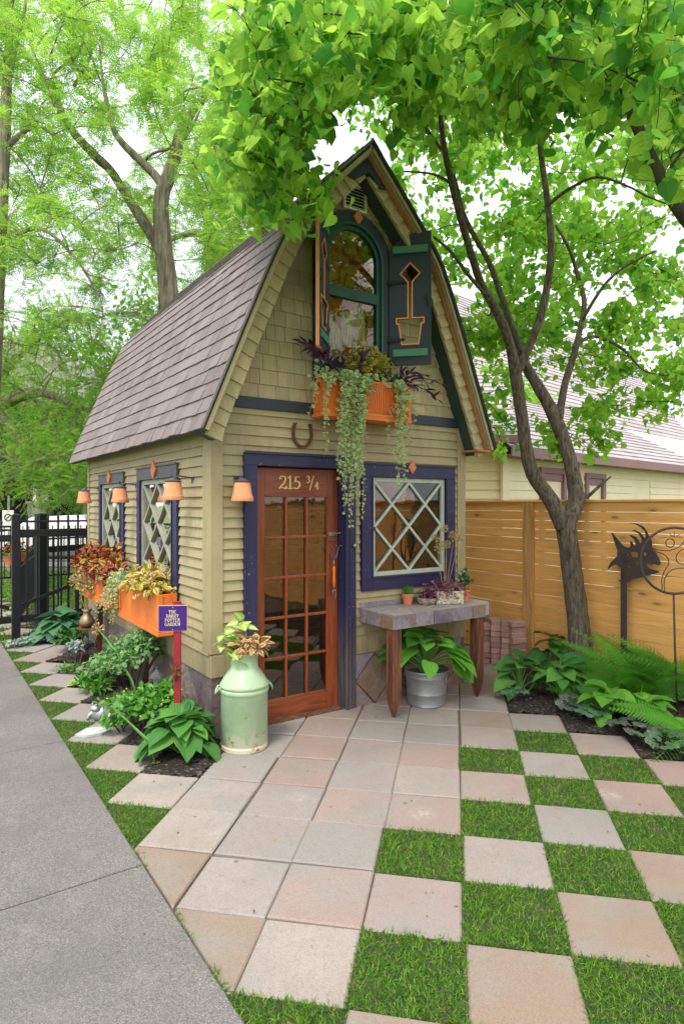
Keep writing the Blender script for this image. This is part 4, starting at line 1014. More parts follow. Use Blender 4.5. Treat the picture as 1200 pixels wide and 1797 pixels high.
lanceplant('purple_heart_plant','dark purple spear leaved plant at the left end of the gable box',atb(.93,-.15,2.73),PH,spray(-.34,.12,-.06,.26,11,rg),.115,'purple plant',seed=1,per=6,spread=.8)
lanceplant('purple_heart_plant','dark purple spear leaved plant arching out from the right end of the gable box',atb(1.63,-.15,2.73),PH,spray(-.02,.30,-.10,.14,7,rg)+[((.02,0,0),(.50,-.06,.03)),((.02,0,0),(.46,-.05,-.13)),((0,0,0),(.40,-.05,-.1))],.105,'purple plant',seed=2,per=6,spread=.7)
lanceplant('purple_heart_plant','purple spear leaved stems pushing through the centre of the gable box',atb(1.16,-.19,2.74),PH,spray(-.05,.10,.08,.26,4,rg),.10,'purple plant',seed=5,per=5,spread=.7)
# side boxes
def coleus(label,a,b,z,r,n,size,mats,seed,group=None):
    o=thing('coleus_plant',label,'coleus',HP(a,b,z),PH,group);mb=MB()
    k=len(mats)
    for i in range(k): mound(mb,(0,0,.02),r,n//k,T_COL,size,i,seed=seed*10+i,shell=.35,down=.15,jit=.9)
    build('leaves',mb,[L[m_] for m_ in mats],o,smooth=True)
    mb=MB();q=np.random.default_rng(seed);stalks(mb,[(q.normal()*.02,q.normal()*.05,-.04) for _ in range(8)],[(q.normal()*r[0]*.4,q.normal()*r[1]*.4,r[2]*.8) for _ in range(8)],.004);build('stem',mb,L['purstem'],o);return o
coleus('dark red coleus with yellow leaf edges, farthest along the side of the cottage',-.13,3.05,.98,(.20,.36,.27),520,.082,['colred','colred','colred','colred','colyel'],1)
coleus('broad crimson coleus between the two side window boxes',-.14,2.28,.98,(.20,.38,.28),560,.082,['colred','colred','colred','colred','colyel'],2)
coleus('yellow and pink coleus spilling over the window box nearest the front corner',-.14,1.02,.975,(.17,.40,.20),480,.066,['colyel','colyel','colpink'],3)
vs=[];rg=np.random.default_rng(24)
for i in range(13):
    y0=rg.normal()*.09;L_=rg.uniform(.15,.42);vs.append(np.concatenate([[(0,y0,.05)],trail((-.05,y0+.05,.03),(-.09,y0+.16+.1*rg.random(),-L_),8,rg=rg)]))
vine('trailing_vine','fine pale green vine hanging between the two side window boxes',HP(-.20,1.72,.97),PH,vs,.026,dens=36,seed=6,extra=[((0,-.02,.05),(.05,.10,.04),110)])
o=thing('green_plant','small grey green leafy plant between yellow and crimson coleus','plant',HP(-.16,1.56,.99),PH)
mb=MB();mound(mb,(0,0,.02),(.08,.10,.08),90,T_OVAL,.045,0,seed=33,shell=.4);build('leaves',mb,L['silver'],o,smooth=True)
mb=MB()
# timber brackets that carry the side boxes
for i,(b,lb) in enumerate(((1.30,'rough timber prop under the middle of the front side window box'),(2.95,'rough timber prop under the rear side window box'))):
    mb=MB();mb.bar((-.05,0,0),(-.035,0,.655-HP(0,0,0)[2]),.06,.05,(0,1,0));build('timber_prop',mb,M['darkwood'],None,bevel=.004,label=lb,cat='post',loc=HP(-.05,b,-.02),rotz=PH)

# ------------------------------------------------------------------ flowerpot lamps
def lamp(label,a,b,z,axis):
    o=thing('wall_lamp',label,'wall lamp',HP(a,b,z),PH,'flowerpot wall lamps around the cottage')
    mb=MB();mb.lathe([(.060,.0),(.080,.0),(.082,.004),(.079,.034),(.073,.036),(.058,.135),(.052,.139),(.0,.139)],(0,0,0),28);mb.lathe([(.060,0.0),(.056,.04),(.048,.13)],(0,0,0),24);build('shade',mb,M['terralight'],o,smooth='angle')
    mb=MB();mb.lathe([(.062,.139),(.064,.145),(.030,.158),(.020,.170),(.0,.172)],(0,0,0),20)
    if axis=='x': mb.tube([(0,0,.165),(0,.05,.185),(0,-b-.002,.17)],.007,6);mb.box(-.02,.02,-b-.016,-b-.004,.13,.20)
    else: mb.tube([(0,0,.165),(.05,0,.185),(-a-.002,0,.17)],.007,6);mb.box(-a-.016,-a-.004,-.02,.02,.13,.20)
    build('cap',mb,M['charcoal'],o,smooth='angle')
    mb=MB();mb.lathe([(.0,.02),(.018,.03),(.024,.055),(.015,.085),(.012,.12)],(0,0,0),12);build('bulb',mb,M['white'],o,smooth=True)
lamp('upside down flowerpot lamp left of the front door',.185,-.115,1.727,'x')
lamp('upside down flowerpot lamp beside the side window nearest the front corner',-.165,.36,1.737,'y')
lamp('upside down flowerpot lamp beside the rear side window',-.165,1.84,1.722,'y')
lamp('smallest looking flowerpot lamp, at the back corner of the cottage',-.165,3.36,1.72,'y')
# horseshoe
mb=MB();P=[]
for i in range(25):
    t_=math.pi*(-.10+1.2*i/24);P.append((-.068*math.cos(t_)*(1+.05*math.sin(t_)),-.012,.155-.07-.105*math.sin(t_)+ (0 if 0<math.sin(t_) else .02)))
P=[(-.070,-.012,.195),(-.078,-.012,.165)]+[(-.083*math.cos(math.pi*i/16),-.012,.12-.105*math.sin(math.pi*i/16)) for i in range(17)]+[(.078,-.012,.165),(.070,-.012,.195)]
q=np.array(P)
for i in range(len(q)-1):
    mb.bar(q[i],q[i+1]+(q[i+1]-q[i])*.12,.022,.014,(0,1,0),rnd=.4)
for e in(0,-1): mb.lathe([(.0,-.008),(.016,-.006),(.016,.006),(0,.008)],tuple(q[e]+np.array([0,-.003,0])),8)
for e in(4,7,11,14): mb.lathe([(.0,-.006),(.005,-.004),(.0,.004)],tuple(q[e]+np.array([0,-.010,0])),6)
build('horseshoe',mb,M['rust'],None,bevel=.002,label='rusty iron horseshoe on tan boards above the door frame',cat='horseshoe',loc=HP(.745,-.018,2.145),rotz=PH)
# hand cultivator hung on the door as a handle
o=thing('hand_cultivator','small hand cultivator with wooden grip fixed upright to the red door','garden tool',HP(1.095,.045,.98),PH)
mb=MB();mb.lathe([(.0,0),(.013,.004),(.015,.06),(.012,.12),(.014,.16),(.010,.178),(0,.18)],(0,0,.03),14);build('handle',mb,M['orange'],o,smooth=True)
mb=MB();mb.tube([(0,0,.20),(0,0,.26)],.006,8)
for x in(-.045,0,.045): mb.tube([(0,0,.25),(x*.5,-.006,.30),(x,-.004,.36),(x*1.05,-.022,.385),(x*1.05,-.045,.375)],.0035,6)
build('tines',mb,M['steel'],o,smooth=True)
mb=MB();mb.tube([(0,0,.03),(-.02,-.004,-.02),(0,-.004,-.075),(.02,-.004,-.02),(0,0,.03)],.0028,6);build('wire_loop',mb,M['steel'],o,smooth=True)
mb=MB();mb.tube([(-.03,.02,.42),(.035,.02,.425)],.004,6);mb.lathe([(0,-.006),(.012,0),(0,.006)],(-.03,.02,.42),8);build('mounting_pin',mb,M['steel'],o)

# ------------------------------------------------------------------ sign
sx,sy,_=HP(-.26,.0);o=thing('garden_sign','purple garden name sign with gold lettering on a faded red post','sign',(sx,sy,0),R(6))
mb=MB();mb.hexa([(-.022,-.012,-.05),(.022,-.012,-.05),(.022,.012,-.05),(-.022,.012,-.05),(-.028,-.012,1.02),(.026,-.012,1.02),(.026,.012,1.02),(-.028,.012,1.02)]);build('post',mb,M['redpost'],o,bevel=.003)
bx0,bx1,bz0,bz1=-.128,.068,.815,.992
mb=MB();mb.box(bx0,bx1,-.021,-.0125,bz0,bz1,0);mb.box(bx0-.003,bx1+.003,-.019,-.0135,bz0-.003,bz1+.003,1);build('board',mb,[M['purple'],M['cream']],o,bevel=.002)
mb=MB();mp=lambda x,y,w:(x,-.0215-w,y);cx=(bx0+bx1)/2
for ln,zz in(('THE',.938),('HARRY',.909),('POTTER',.880),('GARDEN',.851)): mb=MB();text(mb,ln,cx,zz,.0225,mp,.15,1.0,.0008);build('lettering',mb,M['gold'],o)
mb=MB()
for zz in(bz0+.012,bz1-.012):
    mb=MB();mb.lathe([(0,-.004),(.004,-.002),(0,.002)],(cx,-.022,zz),8);build("screw",mb,M["gold"],o)
o=thing('metal_dragonfly','small bronze coloured dragonfly ornament on the red sign post','ornament',(sx-.005,sy-.02,.52),R(6))
mb=MB();mb.tube([(0,-.012,.05),(0,-.016,.02),(0,-.012,-.06)],[.008,.009,.004],8);build('body',mb,M['rust'],o,smooth=True)
mb=MB()
for sg in(-1,1):
    for zz,dz in((.03,.05),(.01,-.03)): mb.scatter(T_OVAL,[(0,-.014,zz)],[(sg*.06,-.01,dz)],[(0,-1,0)],.055)
build('wing',mb,M['rust'],o)

# ------------------------------------------------------------------ milk can with potted plants
cx,cy,_=HP(.128,-.268);o=thing('milk_can','pale green painted milk can standing left of the front door','milk can',(cx,cy,-.002),R(20))
prof_=[(.0,.0),(.158,.0),(.164,.006),(.165,.03),(.160,.036),(.160,.045),(.163,.05),(.163,.385),(.166,.39),(.170,.398),(.172,.408),(.170,.418),(.166,.424),(.167,.430),(.172,.436),(.172,.446),(.165,.456),(.140,.500),(.115,.535),(.100,.552),(.096,.565),(.094,.63),(.098,.648),(.112,.662),(.115,.668),(.112,.670),(.104,.664),(.090,.645),(.088,.600),(.0,.600)]
m,nt=nm('mint enamel');t=NT(nt);co=t.coord();a=t.noise(co,4,5,.65,.5);b=t.noise(co,16,5,.7);sp=nt.nodes.new('ShaderNodeSeparateXYZ');t.l(t.coord('Object'),sp.inputs[0])
low=t.mr(sp.outputs[2],.0,.22,1,0)
col=t.mixc(t.mr(a,.35,.65,0,1),(.30,.44,.26),(.42,.56,.38));col=t.mixc(t.mr(a,.52,.72,0,.55),col,(.27,.45,.24));col=t.mixc(t.mr(b,.5,.75,0,.35),col,(.40,.42,.26))
col=t.mixc(t.math('MULTIPLY',t.mr(t.math('ADD',a,t.math('MULTIPLY',low,.22)),.54,.60,0,1),low),col,(.58,.55,.40))
col=t.mixc(t.mr(t.math('ADD',b,t.math('MULTIPLY',low,.10)),.66,.72,0,1),col,(.22,.10,.03))
t.out(t.bsdf(col,.42,b,.25,.004,0,.45));M['mint']=m
mb=MB();mb.lathe(prof_,(0,0,0),48);build('body',mb,M['mint'],o,smooth='angle')
for sg in(-1,1):
    mb=MB();base=np.array([sg*.168,0,.432]);mb.tube([base+(sg*-.004,.032,0),base+(sg*.012,.032,.004),base+(sg*.026,.024,-.02),base+(sg*.034,.0,-.046),base+(sg*.026,-.024,-.02),base+(sg*.012,-.032,.004),base+(sg*-.004,-.032,0)],.0065,8)
    build('handle',mb,M['mint'],o,smooth=True)
def pot(name,label,loc,r0,r1,h,cat='potted plant',rotz=0,mat='terracotta',rim=.25,group=None):
    o=thing(name,label,cat,loc,rotz,group);mb=MB()
    mb.lathe([(0,0),(r0,0),(r1*.94,h*(1-rim)),(r1*1.04,h*(1-rim)+.001),(r1*1.06,h),(r1*.96,h),(r1*.9,h*.9),(0,h*.88)],(0,0,0),28);build('pot',mb,M[mat],o,smooth='angle');return o
o=pot('potted_plant','terracotta pot of pink coleus and lime leaves on top of the milk can',(cx,cy,.602),.070,.090,.085)
mb=MB();mound(mb,(.035,-.02,.09),(.125,.10,.095),150,T_COL,.066,0,seed=41,shell=.4,down=.2);build('coleus_leaves',mb,L['colpink'],o,smooth=True)
q=np.random.default_rng(8);A=[];B=[];D=[];N=[];S=[]
for i in range(24):
    s_=i//6;c_=[(-.10,-.02,.22),(-.14,-.05,.13),(-.03,.02,.25),(-.07,-.06,.06)][s_];p=np.array(c_)+q.normal(size=3)*.025;B.append(p);A.append((-.02,0,.05));dd=unit(np.array([q.normal(),q.normal(),q.normal()*.3-.1]));D.append(dd);N.append(np.array([0,-.35,1])+q.normal(size=3)*.3);S.append(.10*q.uniform(.7,1.15))
mb=MB();mb.scatter(leaf_tpl([(0,.12),(.1,.3),(.3,.36),(.55,.28),(.8,.14),(1,0)],(-1,0,1),.25,.2,.1),B,D,unit(N),S,0);build('lime_leaves',mb,L['collime'],o,smooth=True)
mb=MB();stalks(mb,A,B,.0025);build('stem',mb,L['stem'],o)

# ------------------------------------------------------------------ table against the wall
o=thing('potting_table','rough stone topped side table on dark timber legs under the lattice window','table',HP(1.315,-.46),PH)
TW,TD=1.20,.458
mb=MB();mb.prism([(0.012,.012),(TW-.10,.012),(TW-.012,.10),(TW-.012,TD),(.012,TD)],[],.733,.822,lambda x,y,w:(x,y,w),0);build('top',mb,M['table_top'],o,bevel=.004)
mb=MB();rg=np.random.default_rng(5)
x=0;
for w_ in(.235,.20,.215,.24,.16):
    x1=min(x+w_,TW-.095);j=rg.normal()*.002
    if x1-x>.02: mb.box(x+.003,x1-.003,-.002+j,.0115,.712,.8205+.002*rg.random(),0,rg.random())
    x=x1
mb.hexa([(TW-.092,-.001,.712),(TW+.0,.088,.712),(TW-.012,.095,.712),(TW-.10,.0115,.712),(TW-.092,-.001,.817),(TW+.0,.088,.817),(TW-.012,.095,.817),(TW-.10,.0115,.817)],0,.9)
for y0,y1 in((.0,.15),(.155,.30),(.305,.455)): mb.box(-.001,.0115,y0+.003,y1-.003,.712,.8205,0,rg.random())
for y0,y1 in((.10,.26),(.265,.43)): mb.box(TW-.0115,TW+.002,y0+.003,y1-.003,.712,.8205,0,rg.random())
build('edge_tile',mb,M['slate_piece'],o,bevel=.002)
mb=MB();mb.prism([(0.014,.014),(TW-.102,.014),(TW-.014,.102),(TW-.014,TD),(.014,TD)],[],.722,.7325,lambda x,y,w:(x,y,w));mb.box(.0105,.0118,.0,TD,.722,.816);build('underside',mb,M['grout'],o)
mb=MB();x=0
for w_ in(.44,.42,.29):
    mb.box(x+.003,min(x+w_,TW)-.003,TD-.02,TD+.012,.8235,.868+.004*rg.random(),0,rg.random());x+=w_
build('backsplash',mb,M['slate_piece'],o,bevel=.003)
def leg(x,y,w=.088):
    mb=MB();h=w/2;V=[]
    for z,s_ in((.0,.16),(.055,.55),(.14,.90),(.22,1),(.7205,1)):
        for dx,dy in((-1,-1),(1,-1),(1,1),(-1,1)): V.append((x+dx*h*s_,y+dy*h*s_,z))
    F=[(3,2,1,0),(16,17,18,19)]+[(k*4+i,k*4+(i+1)%4,k*4+4+(i+1)%4,k*4+4+i) for k in range(4) for i in range(4)]
    mb.add(V,F);return mb
build('leg',leg(.055,.055),M['darkwood'],o,bevel=.005);build('leg',leg(TW-.20,.055),M['darkwood'],o,bevel=.005)
TZ=.8235
# things on the table
p=G(716,1062,TZ);o=pot('potted_plant','small terracotta pot with bright feathery green sprig on the stone table',(p[0],p[1]+.04,TZ),.036,.052,.095)
mb=MB();q=np.random.default_rng(2);n=90;d=unit(q.normal(size=(n,3))*np.array([.45,.45,1]));d[:,2]=np.abs(d[:,2]);P=q.normal(size=(n,3))*np.array([.014,.014,.0])+np.array([0,0,.085]);mb.scatter(T_THIN,P,d,rsph(n),q.uniform(.05,.10,n));P2=P+d*.045;mb.scatter(T_THIN,P2,unit(d+q.normal(size=(n,3))*.6),rsph(n),.04);build('foliage',mb,L['shrub'],o)
p=G(751,1063,TZ);o=thing('stone_dish_planter','shallow round rough stone dish of plum coloured plants on the table','planter',(p[0],p[1]+.08,TZ),0)
mb=MB();mb.lathe([(0,0),(.068,0),(.082,.03),(.086,.055),(.080,.060),(.070,.05),(0,.045)],(0,0,0),30,rnd=.4)
V=mb.V[0];V+=rng.normal(size=V.shape)*.0022
m,nt=nm('tufa');t=NT(nt);co=t.coord();v=t.n('ShaderNodeTexVoronoi',Scale=70.0);t.l(co,v.inputs['Vector']);a=t.noise(co,40,5,.7);t.out(t.bsdf(t.mixc(t.mr(a,.4,.65,0,1),(.52,.44,.33),(.30,.22,.15)),.95,v.outputs['Distance'],1.,.02));M['tufa']=m
m,nt=nm('aggregate trough');t=NT(nt);co=t.coord();v=t.n('ShaderNodeTexVoronoi',Scale=60.0);t.l(co,v.inputs['Vector']);a=t.noise(co,60,4,.7);sp=nt.nodes.new('ShaderNodeSeparateColor');t.l(v.outputs['Color'],sp.inputs[0]);t.out(t.bsdf(t.ramp(sp.outputs[0],[(0,(.20,.14,.09)),(.25,(.45,.38,.28)),(.7,(.62,.56,.44)),(1,(.75,.70,.58))]),.95,a,.8,.01));M['trough']=m
build('dish',mb,M['tufa'],o,smooth=True)
mb=MB();mound(mb,(0,0,.06),(.085,.07,.085),110,T_OVAL,.032,0,seed=51,shell=.35);build('foliage',mb,L['oxalis'],o,smooth=True)
p=G(787,1061,TZ);o=thing('trough_planter','pale pebbly rectangular trough of plum foliage and dried allium heads on the table','planter',(p[0]+.005,p[1]+.09,TZ),R(8))
mb=MB();w_,d_,h_=.125,.085,.115
mb.box(-w_,w_,-d_,d_,0,.05);mb.box(-w_,w_,-d_,-d_+.025,.0505,h_);mb.box(-w_,w_,d_-.025,d_,.0505,h_);mb.box(-w_,-w_+.025,-d_+.0255,d_-.0255,.0505,h_);mb.box(w_-.025,w_,-d_+.0255,d_-.0255,.0505,h_);build('trough',mb,M['trough'],o,bevel=.006)
mb=MB();mound(mb,(-.03,-.02,.10),(.20,.11,.115),330,T_OVAL,.036,0,seed=52,shell=.35,down=.15);mound(mb,(-.16,-.04,.03),(.07,.06,.09),70,T_OVAL,.032,0,seed=53,shell=.3,down=.3);build('foliage',mb,L['oxalis'],o,smooth=True)
def allium(o,stems,headr,nst=60):
    mb=MB();hb=MB();q=np.random.default_rng(9)
    for a,b in stems:
        a=np.array(a,float);b=np.array(b,float);mb.tube([a,(a+b)/2+q.normal(size=3)*.006,b],[.0032,.0028,.002],5)
        d=unit(q.normal(size=(nst,3)));r=headr*q.uniform(.7,1.05)
        hb=MB();hb.scatter(T_THIN,np.tile(b,(nst,1)),d,rsph(nst),r);hb.scatter(T_COL,b+d*r*.85,d+q.normal(size=d.shape)*.4,rsph(nst),r*.42);build('flower_head',hb,L['dried'],o)
    build('stalk',mb,L['drystem'],o)
def toW(o,pt):                                   # world -> object frame
    c,s_=math.cos(-o.rotation_euler[2]),math.sin(-o.rotation_euler[2]);x,y,z=[pt[i]-o.location[i] for i in range(3)];return (x*c-y*s_,x*s_+y*c,z)
d0=o.location[1];allium(o,[((-.035+.006*i,0,.09),toW(o,W(px,py,d0-.02))) for i,(px,py) in enumerate(((765,944),(779,927),(783,955),(797,941),(805,945),(771,962)))],.048)
p=G(817,1057,TZ);o=pot('potted_plant','terracotta pot with upright glossy green plant at the right end of the table',(p[0],p[1]+.05,TZ),.034,.048,.11)
mb=MB();mound(mb,(0,0,.17),(.055,.055,.12),100,T_OVAL,.045,0,seed=61,shell=.2,up=.8);build('foliage',mb,L['dark'],o,smooth=True)
mb=MB();stalks(mb,[(0,0,.09)]*3,[(0,0,.27),(.02,0,.22),(-.02,.01,.2)],.003);build('stem',mb,L['stem'],o)
# bucket and hosta under the table
bx,by=(.726,5.375);o=thing('zinc_bucket','round galvanised tub under the stone table holding a hosta','bucket',(bx,by,.0),0)
mb=MB();mb.lathe([(0,0),(.158,0),(.162,.006),(.160,.012),(.168,.10),(.171,.104),(.169,.110),(.180,.235),(.184,.24),(.183,.262),(.190,.285),(.194,.291),(.190,.297),(.184,.290),(.176,.26),(0,.25)],(0,0,0),44);build('body',mb,M['galv'],o,smooth='angle')
for an in(-.5,2.6):
    mb=MB();c_,s_=math.cos(an),math.sin(an);P=[]
    for i in range(9):
        u_=math.pi*i/8;lx=.045*math.cos(u_);lz=.235-.035*math.sin(u_);P.append((c_*.192-s_*lx,s_*.192+c_*lx,lz))
    mb.tube(P,.004,6);build('handle',mb,M['galv'],o,smooth=True)
hosta('lush green hosta growing in the zinc tub under the table',(bx-.02,by-.02,.27),.46,.33,46,.20,'hosta2',seed=11)
# brick stacks by the fence
rg=np.random.default_rng(77)
bl=['light worn concrete brick in the stacks between table and fence post','mauve concrete brick in the stacks between table and fence post']
fr=[3.16,3.27,3.38]
mb=MB();w_,d_,h_=.088,.052,.030;ch=.010
V=[];
for z,s_ in((-h_,ch*.4),(-h_+.004,0),(h_-.006,0),(h_,ch)):
    V+= [(-w_+s_,-d_+s_,z),(w_-s_,-d_+s_,z),(w_-s_,d_-s_,z),(-w_+s_,d_-s_,z)]
F=[(3,2,1,0),(12,13,14,15)]+[(q_*4+i,q_*4+(i+1)%4,q_*4+4+(i+1)%4,q_*4+4+i) for q_ in range(3) for i in range(4)]
bks=[]
for v_ in range(4):
    m2=MB();m2.add(V,F,0,None,v_/3);bks.append(build('brick',m2,M['brick'],bevel=.002))
for si,(px,py,dd,nl,ro) in enumerate(((852,1163,0,7,84),(870,1165,0,8,86),(888,1167,0,8,84),(908,1170,0,8,20),(848,1150,.16,7,84),(866,1150,.2,8,86),(884,1150,.2,9,88),(901,1150,.22,8,84))):
    x_,y_,_=G(px,py);y_+=.05+dd
    for k in range(nl):
        src=bks[int(rg.integers(4))];c_=src.copy();COL.objects.link(c_)
        c_.location=(x_+rg.normal()*.004,y_+rg.normal()*.006,.028+k*.0595);c_.rotation_euler=(0,0,R(ro)+rg.normal()*.03)
        tag(c_,'mauve grey concrete brick stacked dry between the stone table and the fence post','brick','bricks stacked by the fence')
for b_ in bks: bpy.data.objects.remove(b_)
# things on the shelves seen through the glass
def inside(name,label,cat,a,b,z,fn,mat,smooth='angle'):
    mb=MB();fn(mb);build(name,mb,mat,None,smooth=smooth,label=label,cat=cat,loc=HP(a,b,z),rotz=PH)
inside('twine_roll','pale roll of twine on the shelf behind the top left door pane','roll',.78,1.75,1.65,lambda m_:m_.lathe([(0,0),(.07,0),(.09,.02),(.09,.10),(.07,.12),(0,.12)],(0,0,0),18),M['cedar'])
inside('glass_globe','blue globe on the shelf behind the door glass','ornament',.66,1.78,1.25,lambda m_:m_.lathe([(0,0),(.05,.01),(.085,.06),(.085,.11),(.05,.16),(0,.17)],(0,0,0),18),paint('blue glaze',(.08,.28,.40),.2,.1,5,.1,.1,50,.1))
for i,(a_,z_) in enumerate(((1.2,.88),(1.5,1.25),(1.9,.88),(2.05,1.25),(1.35,1.65))):
    inside('flower_pot',['empty clay pot on the lowest indoor shelf','clay pot on the middle indoor shelf left','clay pot on the lowest indoor shelf right','clay pot on the middle indoor shelf right','clay pot on the top indoor shelf'][i],'flower pot',a_,1.85,z_,lambda m_:m_.lathe([(0,0),(.06,0),(.085,.12),(.092,.12),(.092,.16),(.08,.16),(0,.14)],(0,0,0),18),M['terracotta'])
for i in range(5):
    inside('long_tool',['rake','hoe','spade','broom','fork'][i]+' handle leaning inside behind the lower door panes','garden tool',.60+.07*i,1.6,.02,lambda m_:m_.bar((0,0,0),((i-2)*.03,.3,1.1),.028,.028),M['rail'] if i%2 else M['redpost'])
# ------------------------------------------------------------------ plants in the beds
hosta('big glossy hosta in front of the milk can at the cottage corner',gh(318,1322),.27,.27,52,.165,'hosta',seed=1)
hosta('blue green broad leaved hosta near the black gate post',gh(108,1121),.40,.30,34,.24,'hostablue',seed=2)
hosta('tall stemmed hosta at the left end of the fence bed',gh(911,1218),.26,.33,19,.18,'hosta',seed=3)
hosta('hosta growing against the fence left of the tree trunk',gh(968,1180),.24,.38,17,.19,'hosta',seed=4)
hosta('upright hosta just left and in front of the tree trunk',gh(986,1228),.25,.34,24,.18,'hosta',seed=5)
hosta('bright green hosta between fern and paving in the fence bed',gh(1066,1262),.24,.24,22,.18,'hosta2',seed=6)
hosta('low hosta peeping out under the large fern',gh(1140,1275),.22,.22,18,.17,'hosta2',seed=16)
def fern(label,loc,n,Lf,seed,group=None,lo=.2,hi=1.1,azs=None):
    o=thing('fern',label,'fern',loc,0,group);rg=np.random.default_rng(seed);P=[];D=[];N=[];S=[]
    for i in range(n):
        an=rg.uniform(0,6.28) if azs is None else rg.uniform(*azs);el=rg.uniform(lo,hi);u=np.array([math.cos(an),math.sin(an),0])
        d=u*math.cos(el)+np.array([0,0,math.sin(el)]);nn=-u*math.sin(el)+np.array([0,0,math.cos(el)]);P.append(u*.03);D.append(d);N.append(unit(nn+rg.normal(size=3)*.12+np.array([0,-.75,.15])));S.append(Lf*rg.uniform(.75,1.1))
    mb=MB();mb.scatter(T_FERN,P,D,N,S,0,rg.random(n));build('fronds',mb,L['fern'],o);return o
fern('large arching fern at the foot of the fence right of the tree',gh(1122,1228),34,.70,3,lo=.55,hi=1.25)
fern('second large fern behind the ring sculpture post',gh(1210,1232),26,.68,4,lo=.5,hi=1.2)
fern('fern leaning out of the bed at the right picture edge',gh(1215,1300),18,.55,5,lo=.1,hi=.7)
fern('small fern low in front of the tree trunk',gh(1022,1212),10,.30,6,lo=.1,hi=.7)
fern('mid sized pale fern between the large fern and the paving',gh(1080,1245),12,.48,8,lo=.1,hi=.7)
def heuchera(label,loc,n,rad,sz,mat,seed):
    rg=np.random.default_rng(seed);o=thing('coral_bells_plant',label,'coral bells',loc,0);P=[];D=[];N=[];S=[];A=[]
    for i in range(n):
        an=i*2.4;r=rad*math.sqrt((i+.5)/n);u=np.array([math.cos(an),math.sin(an),0]);P.append(u*r+np.array([0,0,.16-.10*r/rad+rg.normal()*.015]));D.append(u+rg.normal(size=3)*.2);N.append(np.array([0,-.25,1])+u*.5+rg.normal(size=3)*.2);S.append(sz*rg.uniform(.75,1.15));A.append(u*.01)
    mb=MB();mb.scatter(T_HEU,P,D,unit(N),S,0,rg.random(n));build('leaves',mb,L[mat],o,smooth=True)
    mb=MB();stalks(mb,A,P,.002);build('stalks',mb,L['purstem'],o)
heuchera('purple grey coral bells in front of the tree hostas',gh(1003,1252),9,.12,.10,'heuchera',1)
heuchera('green veined coral bells beside the upright hosta',gh(1037,1268),8,.11,.11,'heuchera2',2)
heuchera('silver veined coral bells at the paving edge under the ferns',gh(1112,1292),11,.15,.115,'heuchera',3)
heuchera('largest leaved coral bells in the corner of bed and paving',gh(1168,1318),11,.16,.12,'heuchera2',4)
heuchera('tiny blue green coral bells at the left tip of the fence bed',gh(902,1232),10,.12,.075,'heuchera2',5)
def bush(name,label,cat,loc,r,n,tpl,size,mat,seed,stemn=6,flat=1,trunk=None,zc=None):
    o=thing(name,label,cat,loc,0);mb=MB();zc=r[2]*.9 if zc is None else zc
    rg=np.random.default_rng(seed)
    K=max(5,n//45)
    for k in range(K):
        d=unit(rg.normal(size=3));d[2]=abs(d[2])*.8-.2;c=np.array([0,0,zc])+d*np.array(r)*rg.uniform(.35,.8);mound(mb,tuple(c),tuple(np.array(r)*.42),n//K,tpl,size,0,seed=seed*31+k,shell=.2,jit=.7)
    build('foliage',mb,L[mat],o,smooth=True)
    mb=MB();A=[(rg.normal()*.02,rg.normal()*.02,-.02) for _ in range(stemn)];B=[(rg.normal()*r[0]*.5,rg.normal()*r[1]*.5,zc+rg.uniform(-.2,.6)*r[2]) for _ in range(stemn)];stalks(mb,A,B,.006 if trunk is None else trunk);build('stem',mb,B_DARK if trunk else L['purstem'],o);return o
bush('variegated_shrub','upright shrub with small pale edged leaves on a woody trunk by the wall','shrub',gh(238,1238),(.30,.30,.25),980,T_OVAL,.048,'euon',1,7,trunk=.014,zc=.44)
bush('variegated_shrub','bushy variegated shrub low in the bed below the side window box','shrub',gh(196,1204),(.32,.34,.19),760,T_OVAL,.048,'euon',2,6,zc=.17)
bush('flowering_shrub','spreading green shrub with tiny yellow buds behind the front hosta','shrub',gh(250,1288),(.34,.34,.18),680,T_OVAL,.060,'shrub',3,9,zc=.18)
bush('flowering_shrub','leafy green branches leaning against the red sign post','shrub',gh(290,1280),(.22,.20,.19),400,T_OVAL,.055,'shrub',4,6,zc=.24)
bush('small_shrub','fine yellow green tuft of foliage in the middle of the side bed','shrub',gh(175,1190),(.17,.17,.11),420,T_LANCE,.035,'shrub',5,5,zc=.09)
bush('dusty_miller','silvery lobed dusty miller in the side bed','silver plant',gh(140,1160),(.17,.17,.13),260,T_COL,.06,'silver',6,5,zc=.13)
bush('dark_leaved_plant','dark glossy low plant under the brass vase','plant',gh(132,1140),(.24,.22,.14),330,T_OVAL,.065,'dark',7,5,zc=.13)
bush('ground_cover_plant','flat silvery edged ground cover beside the black gate post','plant',gh(40,1135),(.20,.20,.06),420,T_OVAL,.035,'silver',8,3,zc=.05)
bush('leafy_plant','green leafy plant close to the slate base behind the variegated shrub','plant',gh(228,1180),(.16,.2,.14),200,T_OVAL,.05,'dark',9,4,zc=.15)
o=thing('thyme_tuft','small grassy tuft between two slabs of the side strip','plant',gh(120,1176),0);mb=MB();mound(mb,(0,0,.0),(.17,.13,.06),260,T_LANCE,.04,0,seed=71,shell=.1,up=.5);build('foliage',mb,L['shrub'],o)
